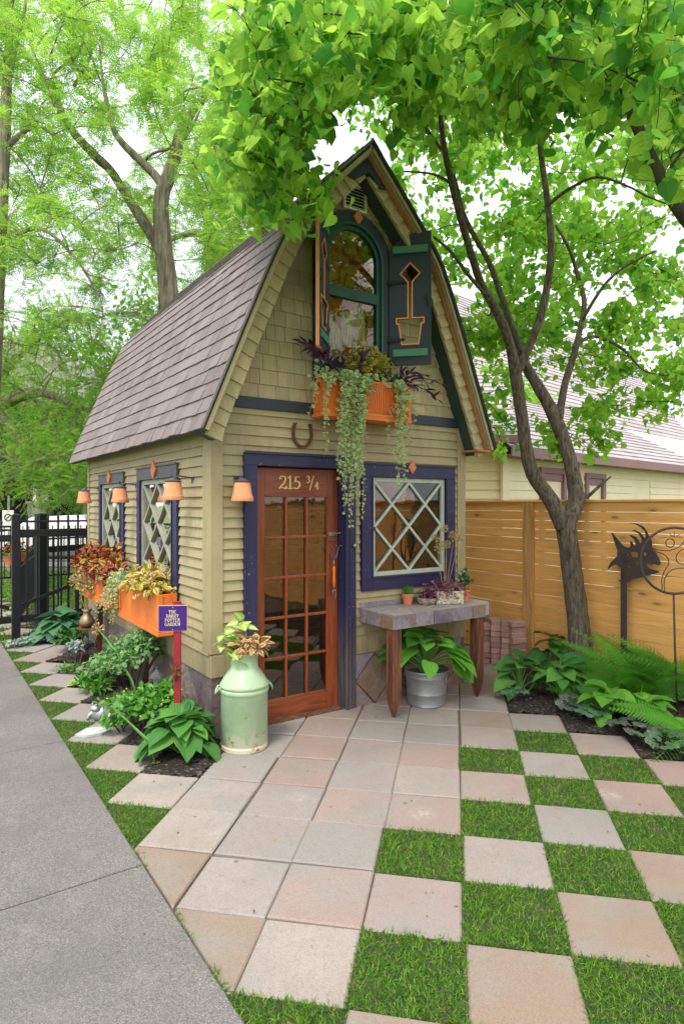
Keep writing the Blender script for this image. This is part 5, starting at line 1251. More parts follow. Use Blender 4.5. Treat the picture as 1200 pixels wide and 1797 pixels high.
o=thing('succulent_rosette','pale green succulent rosette at a slab corner in the side bed','succulent',gh(137,1203),0);mb=MB();n=34;i=np.arange(n);an=i*2.4;el=1.2-1.05*(i/n);u=np.stack([np.cos(an),np.sin(an),0*an],1);D=u*np.cos(el)[:,None]+np.array([0,0,1])*np.sin(el)[:,None];mb.scatter(T_OVAL,u*.01+np.array([0,0,.01]),D,np.array([0,0,1.])-D*.5,.045+.06*(i/n));build('leaves',mb,L['collime'],o,smooth=True)
# yellow buds
rg=np.random.default_rng(55);mb=MB();c=np.array(gh(255,1290));P=c+rg.normal(size=(20,3))*np.array([.13,.13,.03])+np.array([0,0,.27]);
for p in P: mb.lathe([(0,-.006),(.007,0),(0,.007)],tuple(p-c),6,0)
m=paint('yellow petal',(.75,.52,.04),.6,.2,20,.1,.1,50,.3);oo=[x for x in bpy.data.objects if x.name.startswith('flowering_shrub') and not x.parent][0];build('buds',mb,m,oo)
# leaning allium stalks
def stalkthing(label,P,r,headr):
    o=thing('allium_stalk',label,'flower stalk',P[0],0);P=np.array(P)-np.array(P[0]);mb=MB();mb.tube(P,np.linspace(r,r*.6,len(P)),6);build('stem',mb,L['stem'],o,smooth=True)
    mb=MB();n=50;d=rsph(n);mb.scatter(T_THIN,np.tile(P[-1],(n,1)),d,rsph(n),headr);mb.scatter(T_OVAL,P[-1]+d*headr*.8,d,rsph(n),headr*.5);build('flower_head',mb,L['dried'],o)
stalkthing('long green allium stalk leaning left over the variegated shrubs',[W(248,1245,5.05),W(232,1195,5.05),W(205,1145,5.1),W(172,1104,5.2)],.010,.045)
stalkthing('bent allium stalk drooping over the paving beside the front hosta',[W(262,1322,4.30),W(258,1300,4.28),W(205,1246,4.4),W(200,1244,4.4),W(262,1300,4.15),W(273,1345,4.1)],.008,.03)
# pewter ornament, slate, lantern
o=thing('metal_frog','small pewter frog ornament half hidden under the side bed plants','ornament',gh(178,1262),R(-30))
mb=MB();mb.lathe([(0,0),(.06,.0),(.075,.03),(.07,.07),(.045,.105),(0,.115)],(0,0,0),18);mb.lathe([(0,-.03),(.035,-.015),(.042,.0),(.03,.02),(0,.03)],(.0,-.055,.10),14);
for sg in(-1,1): mb.lathe([(0,-.012),(.014,0),(0,.014)],(sg*.022,-.065,.13),10);mb.tube([(sg*.05,-.03,.06),(sg*.08,-.05,.03),(sg*.07,-.08,.005)],[.018,.014,.01],8);mb.tube([(sg*.05,.03,.05),(sg*.095,.01,.05),(sg*.09,-.03,.008)],[.024,.018,.01],8)
build('body',mb,M['galv'],o,smooth=True)
mb=MB();P=[(-.13,-.03),(-.06,-.08),(.05,-.07),(.12,-.01),(.08,.07),(-.05,.08)];mb.prism(P,[],.003,.018,lambda x,y,w:(x,y,w),0,.5);build('flat_stone',mb,stone('pale slate',[(.45,.47,.48),(.55,.57,.58),(.5,.52,.55)],rnd_only=True),None,bevel=.003,label='pale grey flat stone lying on the slabs by the frog',cat='stone',loc=gh(165,1287),rotz=.4)
o=thing('garden_lantern','small dark metal lantern standing against the slate base','lantern',gh(275,1252),0)
mb=MB();mb.lathe([(0,0),(.05,0),(.05,.015),(.03,.03),(.028,.20),(.035,.21)],(0,0,0),8);build('base',mb,M['charcoal'],o)
mb=MB();mb.lathe([(.028,.21),(.030,.30),(.0,.30)],(0,0,0),6);build('glass',mb,M['galv'],o)
mb=MB();mb.lathe([(.065,.295),(.058,.31),(.02,.345),(.010,.36),(.012,.375),(0,.38)],(0,0,0),8);build('roof',mb,M['charcoal'],o)
# brass vase on an iron stand
vx,vy,_=W(150,1100,6.75);vz=CH-(1101-HY)/FL*6.75;o=thing('plant_stand','round dark iron plant stand by the back of the side bed','stand',(vx+.04,vy,0),0)
mb=MB();mb.lathe([(.10,vz-.012),(.125,vz-.010),(.128,vz),(.118,vz+.006),(.10,vz)],(0,0,0),24);
for k in range(3): a=k*2.09;mb.tube([(math.cos(a)*.115,math.sin(a)*.115,vz-.008),(math.cos(a)*.06,math.sin(a)*.06,vz*.5),(math.cos(a)*.12,math.sin(a)*.12,0)],.006,6)
mb.lathe([(0,vz-.008),(.11,vz-.008),(.11,vz-.004),(0,vz-.004)],(0,0,0),16);build('frame',mb,M['rust'],o)
o=thing('brass_vase','dull brass vase of dried allium stems on the iron stand','vase',(vx+.02,vy-.01,vz),0)
mb=MB();mb.lathe([(0,0),(.045,0),(.078,.035),(.082,.065),(.060,.11),(.038,.145),(.036,.165),(.055,.20),(.050,.20),(.03,.165),(0,.15)],(0,0,0),24);build('body',mb,metal('brass',(.30,.22,.13),.45,.3,.8),o,smooth=True)
allium(o,[((0,0,.12),(-.09,-.02,.50)),((.01,0,.12),(-.02,0,.60)),((0,.01,.12),(.05,0,.52)),((0,0,.12),(-.05,.02,.44)),((0,0,.12),(.09,0,.44)),((0,0,.12),(.0,-.02,.48))],.085,70)

# ------------------------------------------------------------------ cedar fence
FA=3.70
o=thing('wooden_fence','honey coloured cedar fence of horizontal boards with one wide post','fence',HP(FA,0),PH)
hs=[.097]*4+[.145,.132,.148,.17,.145,.150,.148,.14,.14];rg=np.random.default_rng(3)
mb=MB();z=1.735;panels=[(-7.2,-3.35),(-3.33,-1.62+1.62+.07),(.07+.155-.155,.0)]
edges=[-7.5,-2.50,.145,2.70,5.2]
for e0,e1 in zip(edges[:-1],edges[1:]):
    z=1.728
    for h in hs:
        if z-h<-.03: break
        g=.004+.003*rg.random();mb.box(.0+.002*rg.random(),.022,e0+.004,e1-.004,z-h+g,z,0,rg.random());z-=h
build('boards',mb,M['cedar'],o,bevel=.003)
mb=MB();mb.box(-.03,.07,-7.5,5.2,1.7285,1.752,0,.3);build('cap_rail',mb,M['cedar'],o,bevel=.004)
for e in(.145,-2.50,2.70,5.15):
    mb=MB();mb.box(-.024,-.0005,e-.075,e+.075,-.02,1.728,0,rg.random());build('post',mb,M['cedarpost'],o,bevel=.004)

# ------------------------------------------------------------------ metal sculptures
def pxp(pts,a,ox,oy,s):    # outline read on a plane parallel to the fence
    return [PS(ox+x/s,oy+y/s,a) for x,y in pts]
AF=3.60
fo=[(615,222),(700,232),(770,262),(805,310),(822,345),(850,385),(862,430),(862,480),(905,545),(935,600),(950,640),(945,668),(925,672),(905,665),(880,658),(860,668),(830,662),(805,650),(798,668),(812,690),(850,710),(935,735),(930,748),(880,765),(820,780),(760,795),(700,808),(655,820),(610,852),(540,852),(505,828),(545,825),(575,800),(580,780),(560,745),(530,700),(490,665),(470,665),(430,690),(398,712),(402,690),(430,640),(498,575),(500,520),(470,430),(438,335),(450,330),(480,370),(520,420),(560,465),(600,488),(635,480),(640,455),(630,425),(645,420),(665,450),(672,470),(690,465),(690,430),(670,395),(625,358),(640,352),(690,370),(720,405),(735,445),(752,430),(752,390),(720,335),(652,300),(680,298),(740,330),(785,390),(800,370),(790,320),(750,275),(690,240)]
holes=[[(562,568),(612,545),(618,572)],[(545,600),(595,605),(590,650),(562,640)],[(595,690),(630,672),(655,692),(625,705)],[(635,548),(660,530),(715,532),(718,588),(655,585)],[(690,640),(715,632),(718,668),(690,672)],[(768,550),(775,536),(790,532),(803,540),(806,555),(796,570),(778,572)]]
O_=pxp(fo,AF,1000,880,5.99);Hh=[pxp(h_,AF,1000,880,5.99)[::-1] for h_ in holes]
o=thing('fish_sculpture','dark rusted sheet metal fish with spiky fins on a flat bar','sculpture',HP(AF,0),PH)
mb=MB();mb.prism(O_,Hh,-.004,.004,lambda b,z,w:(w,b,z));build('body',mb,M['sculpt'],o,bevel=.001)
b0,_=PS(1088,1080,AF);b1,_=PS(1099,1080,AF);b0,b1=sorted((b0,b1));mb=MB();mb.box(.0045,.011,b0,b1,-.05,1.27);build('post',mb,M['sculpt'],o,bevel=.001)
dR=5.05;cxr,_,czr=W(1184,984,dR);o=thing('ring_face_sculpture','round iron ring with a bent wire face on a thin rod','sculpture',(cxr,dR,0),R(0))
k=dR/FL;mb=MB();n=48;rr=60.5*k;mb.tube([(rr*math.cos(2*math.pi*i/n),0,czr+rr*.96*math.sin(2*math.pi*i/n)) for i in range(n+1)],.0105,8,cap=False);build('ring',mb,M['sculpt'],o,smooth=True)
mb=MB();mb.tube([(-.01,0,czr-rr*.96),(.0,0,czr*.45),(.022,0,-.03)],.0085,8);build('rod',mb,M['sculpt'],o,smooth=True)
def rel(x,y): return ((1000+x/5.99-1184)*k,-.006,CH-(880+y/5.99-HY)/FL*dR)
def smooth_pl(P,n=5):
    P=np.array(P,float);out=[]
    for i in range(len(P)-1):
        p0,p1,p2,p3=P[max(i-1,0)],P[i],P[i+1],P[min(i+2,len(P)-1)]
        for t_ in np.linspace(0,1,n,endpoint=False): out.append(.5*((2*p1)+(-p0+p2)*t_+(2*p0-5*p1+4*p2-p3)*t_**2+(-p0+3*p1-3*p2+p3)*t_**3))
    out.append(P[-1]);return np.array(out)
mb=MB()
for pl,r_ in(([(780,430),(850,485),(930,510),(1030,515),(1120,490),(1180,440),(1200,400)],.004),([(775,465),(860,515),(960,545),(1020,590),(1030,660),(985,740),(960,830),(965,905),(955,945)],.004),([(1200,500),(1150,520),(1110,590),(1135,645),(1200,665)],.004),([(990,940),(985,860),(1000,790),(1050,730),(1120,705),(1200,700)],.004),
            ([(930,385),(1000,378),(1090,372),(1170,380)],.0022),([(1090,312),(1092,380)],.0022),([(1045,340),(1075,380)],.0022),([(1150,345),(1110,378)],.0022)):
    mb.tube([rel(*p) for p in smooth_pl(pl)],r_,6)
n=20;mb.tube([rel(1048+46*math.cos(2*math.pi*i/n),437+44*math.sin(2*math.pi*i/n)) for i in range(n+1)],.004,6,cap=False)
build('wire_face',mb,M['sculpt'],o,smooth=True)

# ------------------------------------------------------------------ black iron gate and fences
def railing(label,a0,a1,b,posts,z0,z1,step,axis='x',brace=None,name='iron_fence',cat='fence',rail=(.085,.085),mesh=False,tip=True,pw=.018,loc=None,rot=None):
    o=thing(name,label,cat,loc or HP(0,0),PH if rot is None else rot)
    def bx(mb,u0,u1,v0,v1,w0,w1): mb.box(u0,u1,v0,v1,w0,w1) if axis=='x' else mb.box(v0,v1,u0,u1,w0,w1)
    for p_,w_,h_ in posts:
        mb=MB();bx(mb,p_-w_/2,p_+w_/2,b-w_/2,b+w_/2,-.05,h_);
        bx(mb,p_-w_/2-.004,p_+w_/2+.004,b-w_/2-.004,b+w_/2+.004,h_,h_+.012)
        c=[(p_-w_/2,b-w_/2),(p_+w_/2,b-w_/2),(p_+w_/2,b+w_/2),(p_-w_/2,b+w_/2)]
        if axis!='x': c=[(y,x) for x,y in c][::-1]
        ap=(p_,b) if axis=='x' else (b,p_);mb.add([(x,y,h_+.012) for x,y in c]+[(*ap,h_+.035)],[(0,1,4),(1,2,4),(2,3,4),(3,0,4)])
        build('post',mb,M['blackmetal'],o,bevel=.003)
    mb=MB();bx(mb,a0,a1,b-.02,b+.02,z0,z0+rail[0]);bx(mb,a0,a1,b-.02,b+.02,z1-.22-rail[1]*.5,z1-.22+rail[1]*.5);bx(mb,a0,a1,b-.012,b+.012,z1-.085,z1-.06);build('rail',mb,M['blackmetal'],o,bevel=.003)
    mb=MB();u=a0+step*.6
    while u<a1:
        bx(mb,u-pw/2,u+pw/2,b-.009,b+.009,z0+rail[0],z1-.02)
        if tip:
            c=[(u-pw*.8,b-.014),(u+pw*.8,b-.014),(u+pw*.8,b+.014),(u-pw*.8,b+.014)];
            if axis!='x': c=[(y,x) for x,y in c][::-1]
            ap=(u,b) if axis=='x' else (b,u);mb.add([(x,y,z1-.025) for x,y in c]+[(*ap,z1+.03)],[(0,1,4),(1,2,4),(2,3,4),(3,0,4)])
        u+=step
    if brace: mb.bar(brace[0],brace[1],.045,.03,(0,1,0))
    build('pickets',mb,M['blackmetal'],o)
    if mesh:
        mb=MB();u=a0;st=.035
        H_=z1-.22-z0-rail[0];n_=int((a1-a0+H_)/st)
        for i in range(n_):
            for sg in(1,-1):
                p=a0-(H_ if sg>0 else 0)+i*st;q0=(p,z0+rail[0]);q1=(p+sg*H_,z0+rail[0]+H_)
                # clip to the bay
                t0,t1=0,1
                dx=q1[0]-q0[0]
                ta,tb=(a0-q0[0])/dx,(a1-q0[0])/dx
                t0=max(0,min(ta,tb));t1=min(1,max(ta,tb))
                if t1<=t0: continue
                A=(q0[0]+dx*t0,b+.022,q0[1]+H_*t0);B=(q0[0]+dx*t1,b+.022,q0[1]+H_*t1)
                mb.bar(A,B,.0016,.0016,(0,1,0))
        build('wire_mesh',mb,M['blackmetal'],o)
    return o
b=4.56
railing('wide black iron drive gate with diagonal brace beside the cottage',-.67,3.9,b,[],.21,1.56,.122,brace=((-.66,b,.42),(1.6,b,1.25)),name='iron_gate',cat='gate',mesh=True,pw=.022)
railing('black iron fence panel left of the square gate post',-3.4,-.78,b,[(-.725,.095,1.56)],.21,1.50,.122,brace=((-3.3,b,1.2),(-.8,b,.4)),mesh=False,pw=.022)
f0=W(27,HY,8.7);f1=W(60,HY,11.2);fd=math.hypot(f1[0]-f0[0],f1[1]-f0[1]);railing('black iron fence running away behind the gate',0,fd,0,[(fd,.05,1.1)],.05,1.02,.085,'x',pw=.014,loc=(f0[0],f0[1],0),rot=math.atan2(f1[1]-f0[1],f1[0]-f0[0]),rail=(.03,.03),tip=False)
railing('dark square post and short iron bay behind the gate',0,1.2,0,[(0,.12,1.56)],.1,1.3,.12,'x',pw=.02,loc=W(72,HY,8.6)[:2]+(0,),rot=R(60))
railing('low black fence across the far side of the lawn',-6,7.0,11.0,[(-2.2,.06,1.3),(.5,.06,1.3),(3.2,.06,1.3)],.10,1.22,.12,'x',pw=.018,rail=(.04,.04))
# fallen bits on the paving and path
rg=np.random.default_rng(404);n=420;a=rg.uniform(-2.6,3.4,n);b=rg.uniform(-3.6,2.5,n);P=[];
for i in range(n):
    if 0<a[i]<2.6 and b[i]>-.02: continue
    x,y,_=HP(a[i],b[i]);
    if in_soil(x,y): continue
    P.append((x,y,.006+.008*(a[i]<PATHA)))
P=np.array(P);mb=MB();D=rg.normal(size=P.shape)*np.array([1,1,.05]);mb.scatter(T_OVAL,P,unit(D),unit(rg.normal(size=P.shape)*.15+np.array([0,0,1])),rg.uniform(.006,.024,len(P))*rg.uniform(.5,1,len(P)),0,rg.random(len(P)))
build('leaf_litter',mb,leaf('fallen bits',(.05,.03,.015),(.30,.24,.08),.1,.8),kind='stuff',label='tiny fallen leaves and seed bits scattered over paving and path')
# stray blades creeping along the joints and the path edge
n=2600;t_=rg.random(n);b=rg.uniform(-3.2,6,n);q=[HP(PATHA+rg.normal()*.010,bb,-.004) for bb in b];den=np.array([math.sin(bb*5)+math.sin(bb*13)>.1 for bb in b])
blades('edge_grass',np.array(q)[den],.012,.04,.003,dry=.3,label='thin grass growing along the edge of the concrete path')
bush('leafy_plant','low green ground foliage between frog and front hosta','plant',gh(215,1285),(.18,.16,.09),200,T_OVAL,.05,'shrub',21,4,zc=.08)
bush('leafy_plant','loose green plant filling the bed in front of the slate base','plant',gh(300,1232),(.20,.16,.13),240,T_OVAL,.05,'dark',22,4,zc=.12)
bush('leafy_plant','small bright plant on the mulch below the variegated shrub','plant',gh(212,1245),(.20,.18,.08),220,T_OVAL,.042,'shrub',23,4,zc=.07)
bush('grassy_plant','thin arching grassy clump in the middle of the side bed','plant',gh(165,1215),(.16,.16,.12),260,T_LANCE,.09,'shrub',24,3,zc=.07)
# ------------------------------------------------------------------ trees
def limb(pts):
    """pts: (px,py,depth,diameter in px) -> smooth centre line and radii in metres"""
    P=np.array([W(p[0],p[1],p[2]) for p in pts]);r=np.array([p[3]*p[2]/FL/2 for p in pts])
    Q=smooth_pl(np.column_stack([P,r]),5);return Q[:,:3],np.maximum(Q[:,3],.002)
def nearest(Q,c,pref=.6):
    d=np.linalg.norm(Q-c,axis=1);up=np.maximum(0,Q[:,2]-c[2])*pref;i=int(np.argmin(d+up));return i
def crown_tree(name,label,limbs,clusters,matb,leafm,tpl,size,npl,group=None,twr=.004,dark=None,seed=0,leafpose='hang',base=None,twigw=.25,sub=4):
    rg=np.random.default_rng(seed+900);o=thing(name,label,'tree',base or (0,0,0),0,group)
    b0=np.array(o.location);mb=MB();Q=[]
    for l in limbs:
        P,r=limb(l) if not isinstance(l,tuple) else l
        n=14 if r.max()>.05 else 8;mb.tube(P-b0,r,n,0,rough=.05 if r.max()>.05 else .02);Q.append(P[2:])
    build('trunk',mb,matb,o,smooth=True)
    Q=np.concatenate(Q);tw=MB();PP=[];DD=[];NN=[];SS=[];MM=[]
    order=np.argsort([np.min(np.linalg.norm(Q-c[0],axis=1)) for c in clusters])
    pool=Q
    for k in order:
        c,rad,nl,szf,dk=clusters[k]
        i=nearest(pool,c);a=pool[i];h=c-a;Ln=np.linalg.norm(h)
        t=np.linspace(0,1,7)[:,None];mid=(a+c)/2+rg.normal(size=3)*Ln*.10+np.array([0,0,Ln*twigw*.5]);P=(1-t)**2*a+2*t*(1-t)*mid+t*t*c
        r0=min(.014,twr*(1+Ln*1.2));tw.tube(P-b0,np.linspace(r0,twr*.6,7),5,0,cap=False);pool=np.concatenate([pool,P[2:]])
        for s_ in range(sub):
            e=c+rsph(1)[0]*rad*rg.uniform(.7,1.2);st=P[int(rg.integers(3,7))];m_=(st+e)/2+rg.normal(size=3)*rad*.12
            q=np.array([st,m_,e]);q=smooth_pl(q,3);tw.tube(q-b0,np.linspace(twr*.7,twr*.3,len(q)),4,0,cap=False)
            n=max(2,nl//sub)
            f=rg.random(n);p=np.stack([np.interp(f,np.linspace(0,1,len(q)),q[:,j]) for j in range(3)],1)+rg.normal(size=(n,3))*rad*.17
            PP.append(p);dv=rg.normal(size=(n,3))
            if leafpose=='hang': d=unit(dv*np.array([1,1,.35])+np.array([0,0,-.75]));nn=unit(rg.normal(size=(n,3))*.6+np.array([0,0,.75])+d*.0)
            else: d=unit(unit(e-st)*.6+dv*np.array([.8,.8,.35]));nn=unit(rg.normal(size=(n,3))*.35+np.array([0,0,1]))
            DD.append(d);NN.append(nn);SS.append(size*szf*rg.uniform(.45,1.25,n));MM.append(rg.random(n)<dk)
    build('twigs',tw,matb if dark is None else dark,o)
    PP=np.concatenate(PP);DD=np.concatenate(DD);NN=np.concatenate(NN);SS=np.concatenate(SS);MM=np.concatenate(MM)
    mb=MB();r_=rg.random(len(PP))
    mb.scatter(tpl,(PP-b0)[~MM],DD[~MM],NN[~MM],SS[~MM],0,r_[~MM])
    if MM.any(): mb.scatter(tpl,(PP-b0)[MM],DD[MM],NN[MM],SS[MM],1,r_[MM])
    if tpl is T_HEART:
        n2=int(len(PP)*.35);mb.scatter(T_HEART2,(PP-b0)[:n2]+rg.normal(size=(n2,3))*.06,unit(DD[:n2]+rg.normal(size=(n2,3))*.5),unit(NN[:n2]+rg.normal(size=(n2,3))*.5),SS[:n2]*.8,0,rg.random(n2))
    build('crown',mb,leafm,o,smooth=(tpl is T_HEART));return o,len(PP)
LIM=[(370,120),(400,330),(430,400),(480,395),(520,330),(560,240),(600,190),(655,150),(700,195),(760,330),(800,420)]
def near_ok(x,y,d,rad):
    if d>6.0 and x>640 or x>860: return True
    xs=[p[0] for p in LIM];ys=[p[1] for p in LIM];pr=rad*FL/d*.95
    return y+pr<np.interp(x,xs,ys) and x-pr*.8>365
def region(rg,n,x0,x1,y0,y1,d0,d1,rad,nl,szf,dk,ok=None,lim=False):
    out=[]
    for _ in range(n*6):
        if len(out)>=n: break
        x,y,d=rg.uniform(x0,x1),rg.uniform(y0,y1),rg.uniform(d0,d1)
        if ok is not None and not ok(x,y,d): continue
        if lim and not near_ok(x,y,d,rad): continue
        out.append((np.array(W(x,y,d)),rad*rg.uniform(.7,1.25),int(nl*rg.uniform(.6,1.3)),szf,dk))
    return out
rg=np.random.default_rng(31)
TB=W(1022,1200,6.02)
redlimbs=[
 [(1024,1215,6.0,52.5),(1021,1180,6.02,44.3),(1014,1090,6.04,37.7),(1003,1000,6.05,34.4),(995,935,6.05,34.4),(992,900,6.05,32.8)],
 [(990,925,6.05,31.2),(968,880,6.02,27.1),(935,832,5.98,24.6),(922,780,5.95,22.1),(914,720,5.9,21.3),(905,660,5.85,21.3),(893,600,5.75,16.4),(868,540,5.6,15.6),(845,500,5.45,13.9),(825,440,5.2,13.1),(805,370,5.0,12.3),(790,310,4.8,11.5),(778,250,4.6,9.8),(770,180,4.4,7.4),(760,120,4.2,5.7)],
 [(993,920,6.05,31.2),(1010,880,6.1,27.9),(1005,830,6.15,24.6),(992,780,6.2,23.8),(970,725,6.25,23.0),(945,680,6.3,19.7),(922,640,6.3,16.4),(905,590,6.25,11.5),(885,535,6.2,10.7),(858,460,6.1,9.8),(830,410,6.0,9.0),(812,370,5.9,7.4),(790,290,5.7,5.7),(740,215,5.4,4.9),(690,165,5.1,4.1)],
 [(908,650,5.87,18.0),(925,615,5.9,15.6),(945,565,5.9,13.9),(960,500,5.9,13.1),(967,430,5.85,12.3),(960,350,5.8,10.7),(948,260,5.7,9.8),(944,190,5.6,8.2),(940,100,5.4,6.6),(945,20,5.2,4.9)],
 [(980,735,6.22,16.4),(986,700,6.3,13.9),(992,670,6.35,13.1),(1006,625,6.4,12.3),(1018,575,6.45,10.7),(1025,530,6.5,9.0),(1014,485,6.5,7.4),(1000,440,6.4,5.7),(975,395,6.3,4.1)],
 [(1006,610,6.4,6.6),(1040,590,6.5,5.7),(1090,610,6.6,4.9),(1130,650,6.6,3.3),(1180,660,6.6,2.5)],
 [(1022,560,6.45,6.6),(1060,500,6.3,5.7),(1100,465,6.2,4.9),(1150,440,6.1,3.3)],
 [(850,515,5.45,6.6),(820,480,5.3,6.6),(790,440,5.1,5.7),(760,415,5.0,4.1)],
 [(790,320,4.8,5.7),(760,305,4.7,4.1),(710,300,4.5,3.3)],
 [(1018,880,6.1,7.4),(1035,868,6.1,6.6),(1055,850,6.05,4.9),(1072,836,6.0,2.5)],
 [(960,360,5.8,6.6),(1000,330,5.6,5.7),(1050,310,5.4,4.9),(1110,330,5.1,3.3)],
 [(770,190,4.4,5.7),(735,165,4.1,5.7),(690,155,3.8,4.9),(640,150,3.6,4.1),(570,165,3.4,3.3),(500,180,3.2,2.5)],
 [(945,200,5.6,5.7),(900,150,5.0,4.9),(840,130,4.5,4.1),(780,120,4.2,3.3)],
]
cl=[]
cl+=region(rg,140,390,1230,-70,150,2.7,5.5,.26,38,.95,.42,lim=True)
cl+=region(rg,120,380,760,40,360,3.2,5.6,.20,38,.95,.42,lim=True)
cl+=region(rg,50,395,560,200,370,3.8,5.2,.15,28,1.0,.25,lim=True)
cl+=region(rg,34,580,800,20,220,6.8,8.6,.32,40,1.0,.25)
cl+=region(rg,40,650,860,240,600,6.6,8.5,.30,44,1.0,.15)
cl+=region(rg,60,720,1230,60,220,3.8,6.0,.30,34,1.0,.4,lim=True)
cl+=region(rg,110,740,1230,180,430,6.5,9.0,.34,38,1.05,.12,lim=True)
cl+=region(rg,85,840,1230,380,580,6.6,9.2,.34,38,1.05,.1)
cl+=region(rg,36,790,1230,560,650,6.2,8.2,.28,24,1.0,.1)
cl+=region(rg,18,985,1230,640,735,6.2,7.8,.26,32,1.0,.1)
cl+=region(rg,15,790,900,680,800,7.2,8.2,.24,28,.95,.2)
cl+=region(rg,12,950,1080,740,800,6.3,7.2,.16,22,.95,.1)
cl+=region(rg,26,1150,1700,-60,420,3.6,7,.35,30,1.0,.4)
cl+=region(rg,30,420,1150,-420,-60,3.2,6,.38,30,1.0,.3)
# spray of big leaves over the gable peak
for x,y,d in((540,368,3.5),(572,335,3.5),(555,325,3.55),(520,382,3.5),(540,340,3.6)):
    cl.append((np.array(W(x,y,d)),.13,11,1.0,.1))
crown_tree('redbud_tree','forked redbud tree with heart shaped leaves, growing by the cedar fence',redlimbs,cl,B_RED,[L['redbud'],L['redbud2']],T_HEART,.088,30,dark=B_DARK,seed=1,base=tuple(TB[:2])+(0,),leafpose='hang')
# the second tree, rooted outside on the right, its dark limb crossing the top right corner
lm=[[(1750,1420,3.9,68.4),(1640,1000,3.9,54.0),(1500,740,3.9,44.6),(1320,520,3.85,33.1),(1215,395,3.8,25.9),(1170,330,3.8,23.0),(1130,250,3.75,19.4),(1100,175,3.7,17.3),(1075,110,3.65,14.4),(1050,50,3.6,11.5),(1020,-30,3.5,9.4)],
    [(1100,180,3.7,9.4),(1118,120,3.7,7.9),(1125,60,3.7,7.2),(1130,0,3.7,5.8),(1150,-60,3.7,4.3)],[(1105,190,3.7,7.2),(1060,145,3.6,6.5),(1010,115,3.5,5.0),(960,100,3.4,3.6)],[(1160,320,3.8,6.5),(1200,260,3.7,5.0),(1260,190,3.6,3.6)],[(1090,150,3.7,6.5),(1160,110,3.6,5.0),(1230,100,3.6,3.6)]]
cl=region(rg,34,940,1500,-120,110,2.9,4.2,.28,24,1.0,.35)+region(rg,14,1150,1500,100,330,3.2,4.4,.28,22,1.0,.4)
o,_=crown_tree('leafy_tree','dark limbed tree leaning in over the top right corner',lm,cl,B_DARK,[L['redbud'],L['redbud2']],T_HEART,.09,24,seed=2,base=(0,0,0))
# locust trees behind the cottage
loc=[
 [(310,905,12,44),(305,700,12,40),(298,560,12,36),(293,483,12,33),(285,420,12,30),(283,350,12,27),(295,310,12,24),(308,270,12,21),(316,235,12,18),(335,200,12,14),(365,160,12,10),(400,120,12,6)],
 [(283,440,12,20),(262,405,12,19),(240,370,12,18),(222,342,12,16),(195,300,11.8,15),(167,273,11.6,16),(130,233,11.3,14),(112,205,11.2,12),(97,167,11,11),(82,140,11,9),(67,123,11,7),(40,80,11,4)],
 [(290,330,12,16),(270,305,12,15),(250,285,12,14),(217,253,12,12),(200,228,12,10),(190,190,12,8),(180,140,12,5),(175,80,12,4)],
 [(250,285,12,5),(270,268,12,5),(310,255,12,5),(335,225,12,5),(350,195,12,4)],
 [(120,230,11.3,7),(90,140,11,5),(140,90,11,5),(150,20,11,4)],
 [(130,150,11,6),(160,90,11,5),(148,10,11,4),(150,-60,11,3)]]
cl=region(rg,270,-40,470,-60,470,9.5,14,.34,52,.85,.25,lambda x,y,d: not (y>210 and 225<x<335 and d<12.6) and not (abs(x-150)<60 and abs(y-(x*.95+110))<25 and d<11.8))
cl+=region(rg,50,300,520,200,500,12.6,15,.36,44,.85,.2,lambda x,y,d: y<600-(x-250)*.85)
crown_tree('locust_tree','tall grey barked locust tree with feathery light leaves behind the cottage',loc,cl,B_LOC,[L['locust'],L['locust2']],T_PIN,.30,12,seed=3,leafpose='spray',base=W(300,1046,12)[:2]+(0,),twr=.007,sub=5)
loc=[[(372,760,16,38),(377,480,16,34),(374,430,16,32),(366,390,16,14),(350,330,16,11),(333,287,16,8),(325,240,16,5)],[(372,415,16,16),(345,408,16,14),(317,413,16,10),(290,425,16,7)],[(374,430,16,18),(388,380,16,14),(395,330,16,10),(385,270,16,6)]]
cl=region(rg,70,230,480,180,560,14.5,18,.42,44,.9,.2)
crown_tree('locust_tree','slimmer pale locust tree just above the far roof edge',loc,cl,B_GREY,[L['locust'],L['locust2']],T_PIN,.32,12,seed=4,leafpose='spray',base=(-3.2,16,0),twr=.008,sub=4)
loc=[[(-30,930,10.5,32.2),(-10,600,10.5,26.6),(5,300,10.5,21.0),(13,127,10.5,16.8),(18,60,10.5,10.5),(22,-20,10.5,7.0)],[(15,140,10.5,10.5),(28,80,10.5,7.0),(43,20,10.5,4.9),(45,-60,10.5,3.5)],[(8,260,10.5,11.2),(60,220,10.5,6.3),(90,235,10.5,4.2)],[(5,420,10.5,11.2),(70,400,10.2,7.0),(130,450,10,4.9),(175,520,9.8,3.5)]]
cl=region(rg,90,-60,200,-60,600,9,12.5,.32,46,.75,.3)
crown_tree('locust_tree','dark trunked locust tree cut by the left picture edge',loc,cl,B_LOC,[L['locust'],L['locust2']],T_PIN,.28,12,seed=5,leafpose='spray',base=W(-30,1056,10.5)[:2]+(0,),twr=.006,sub=5)
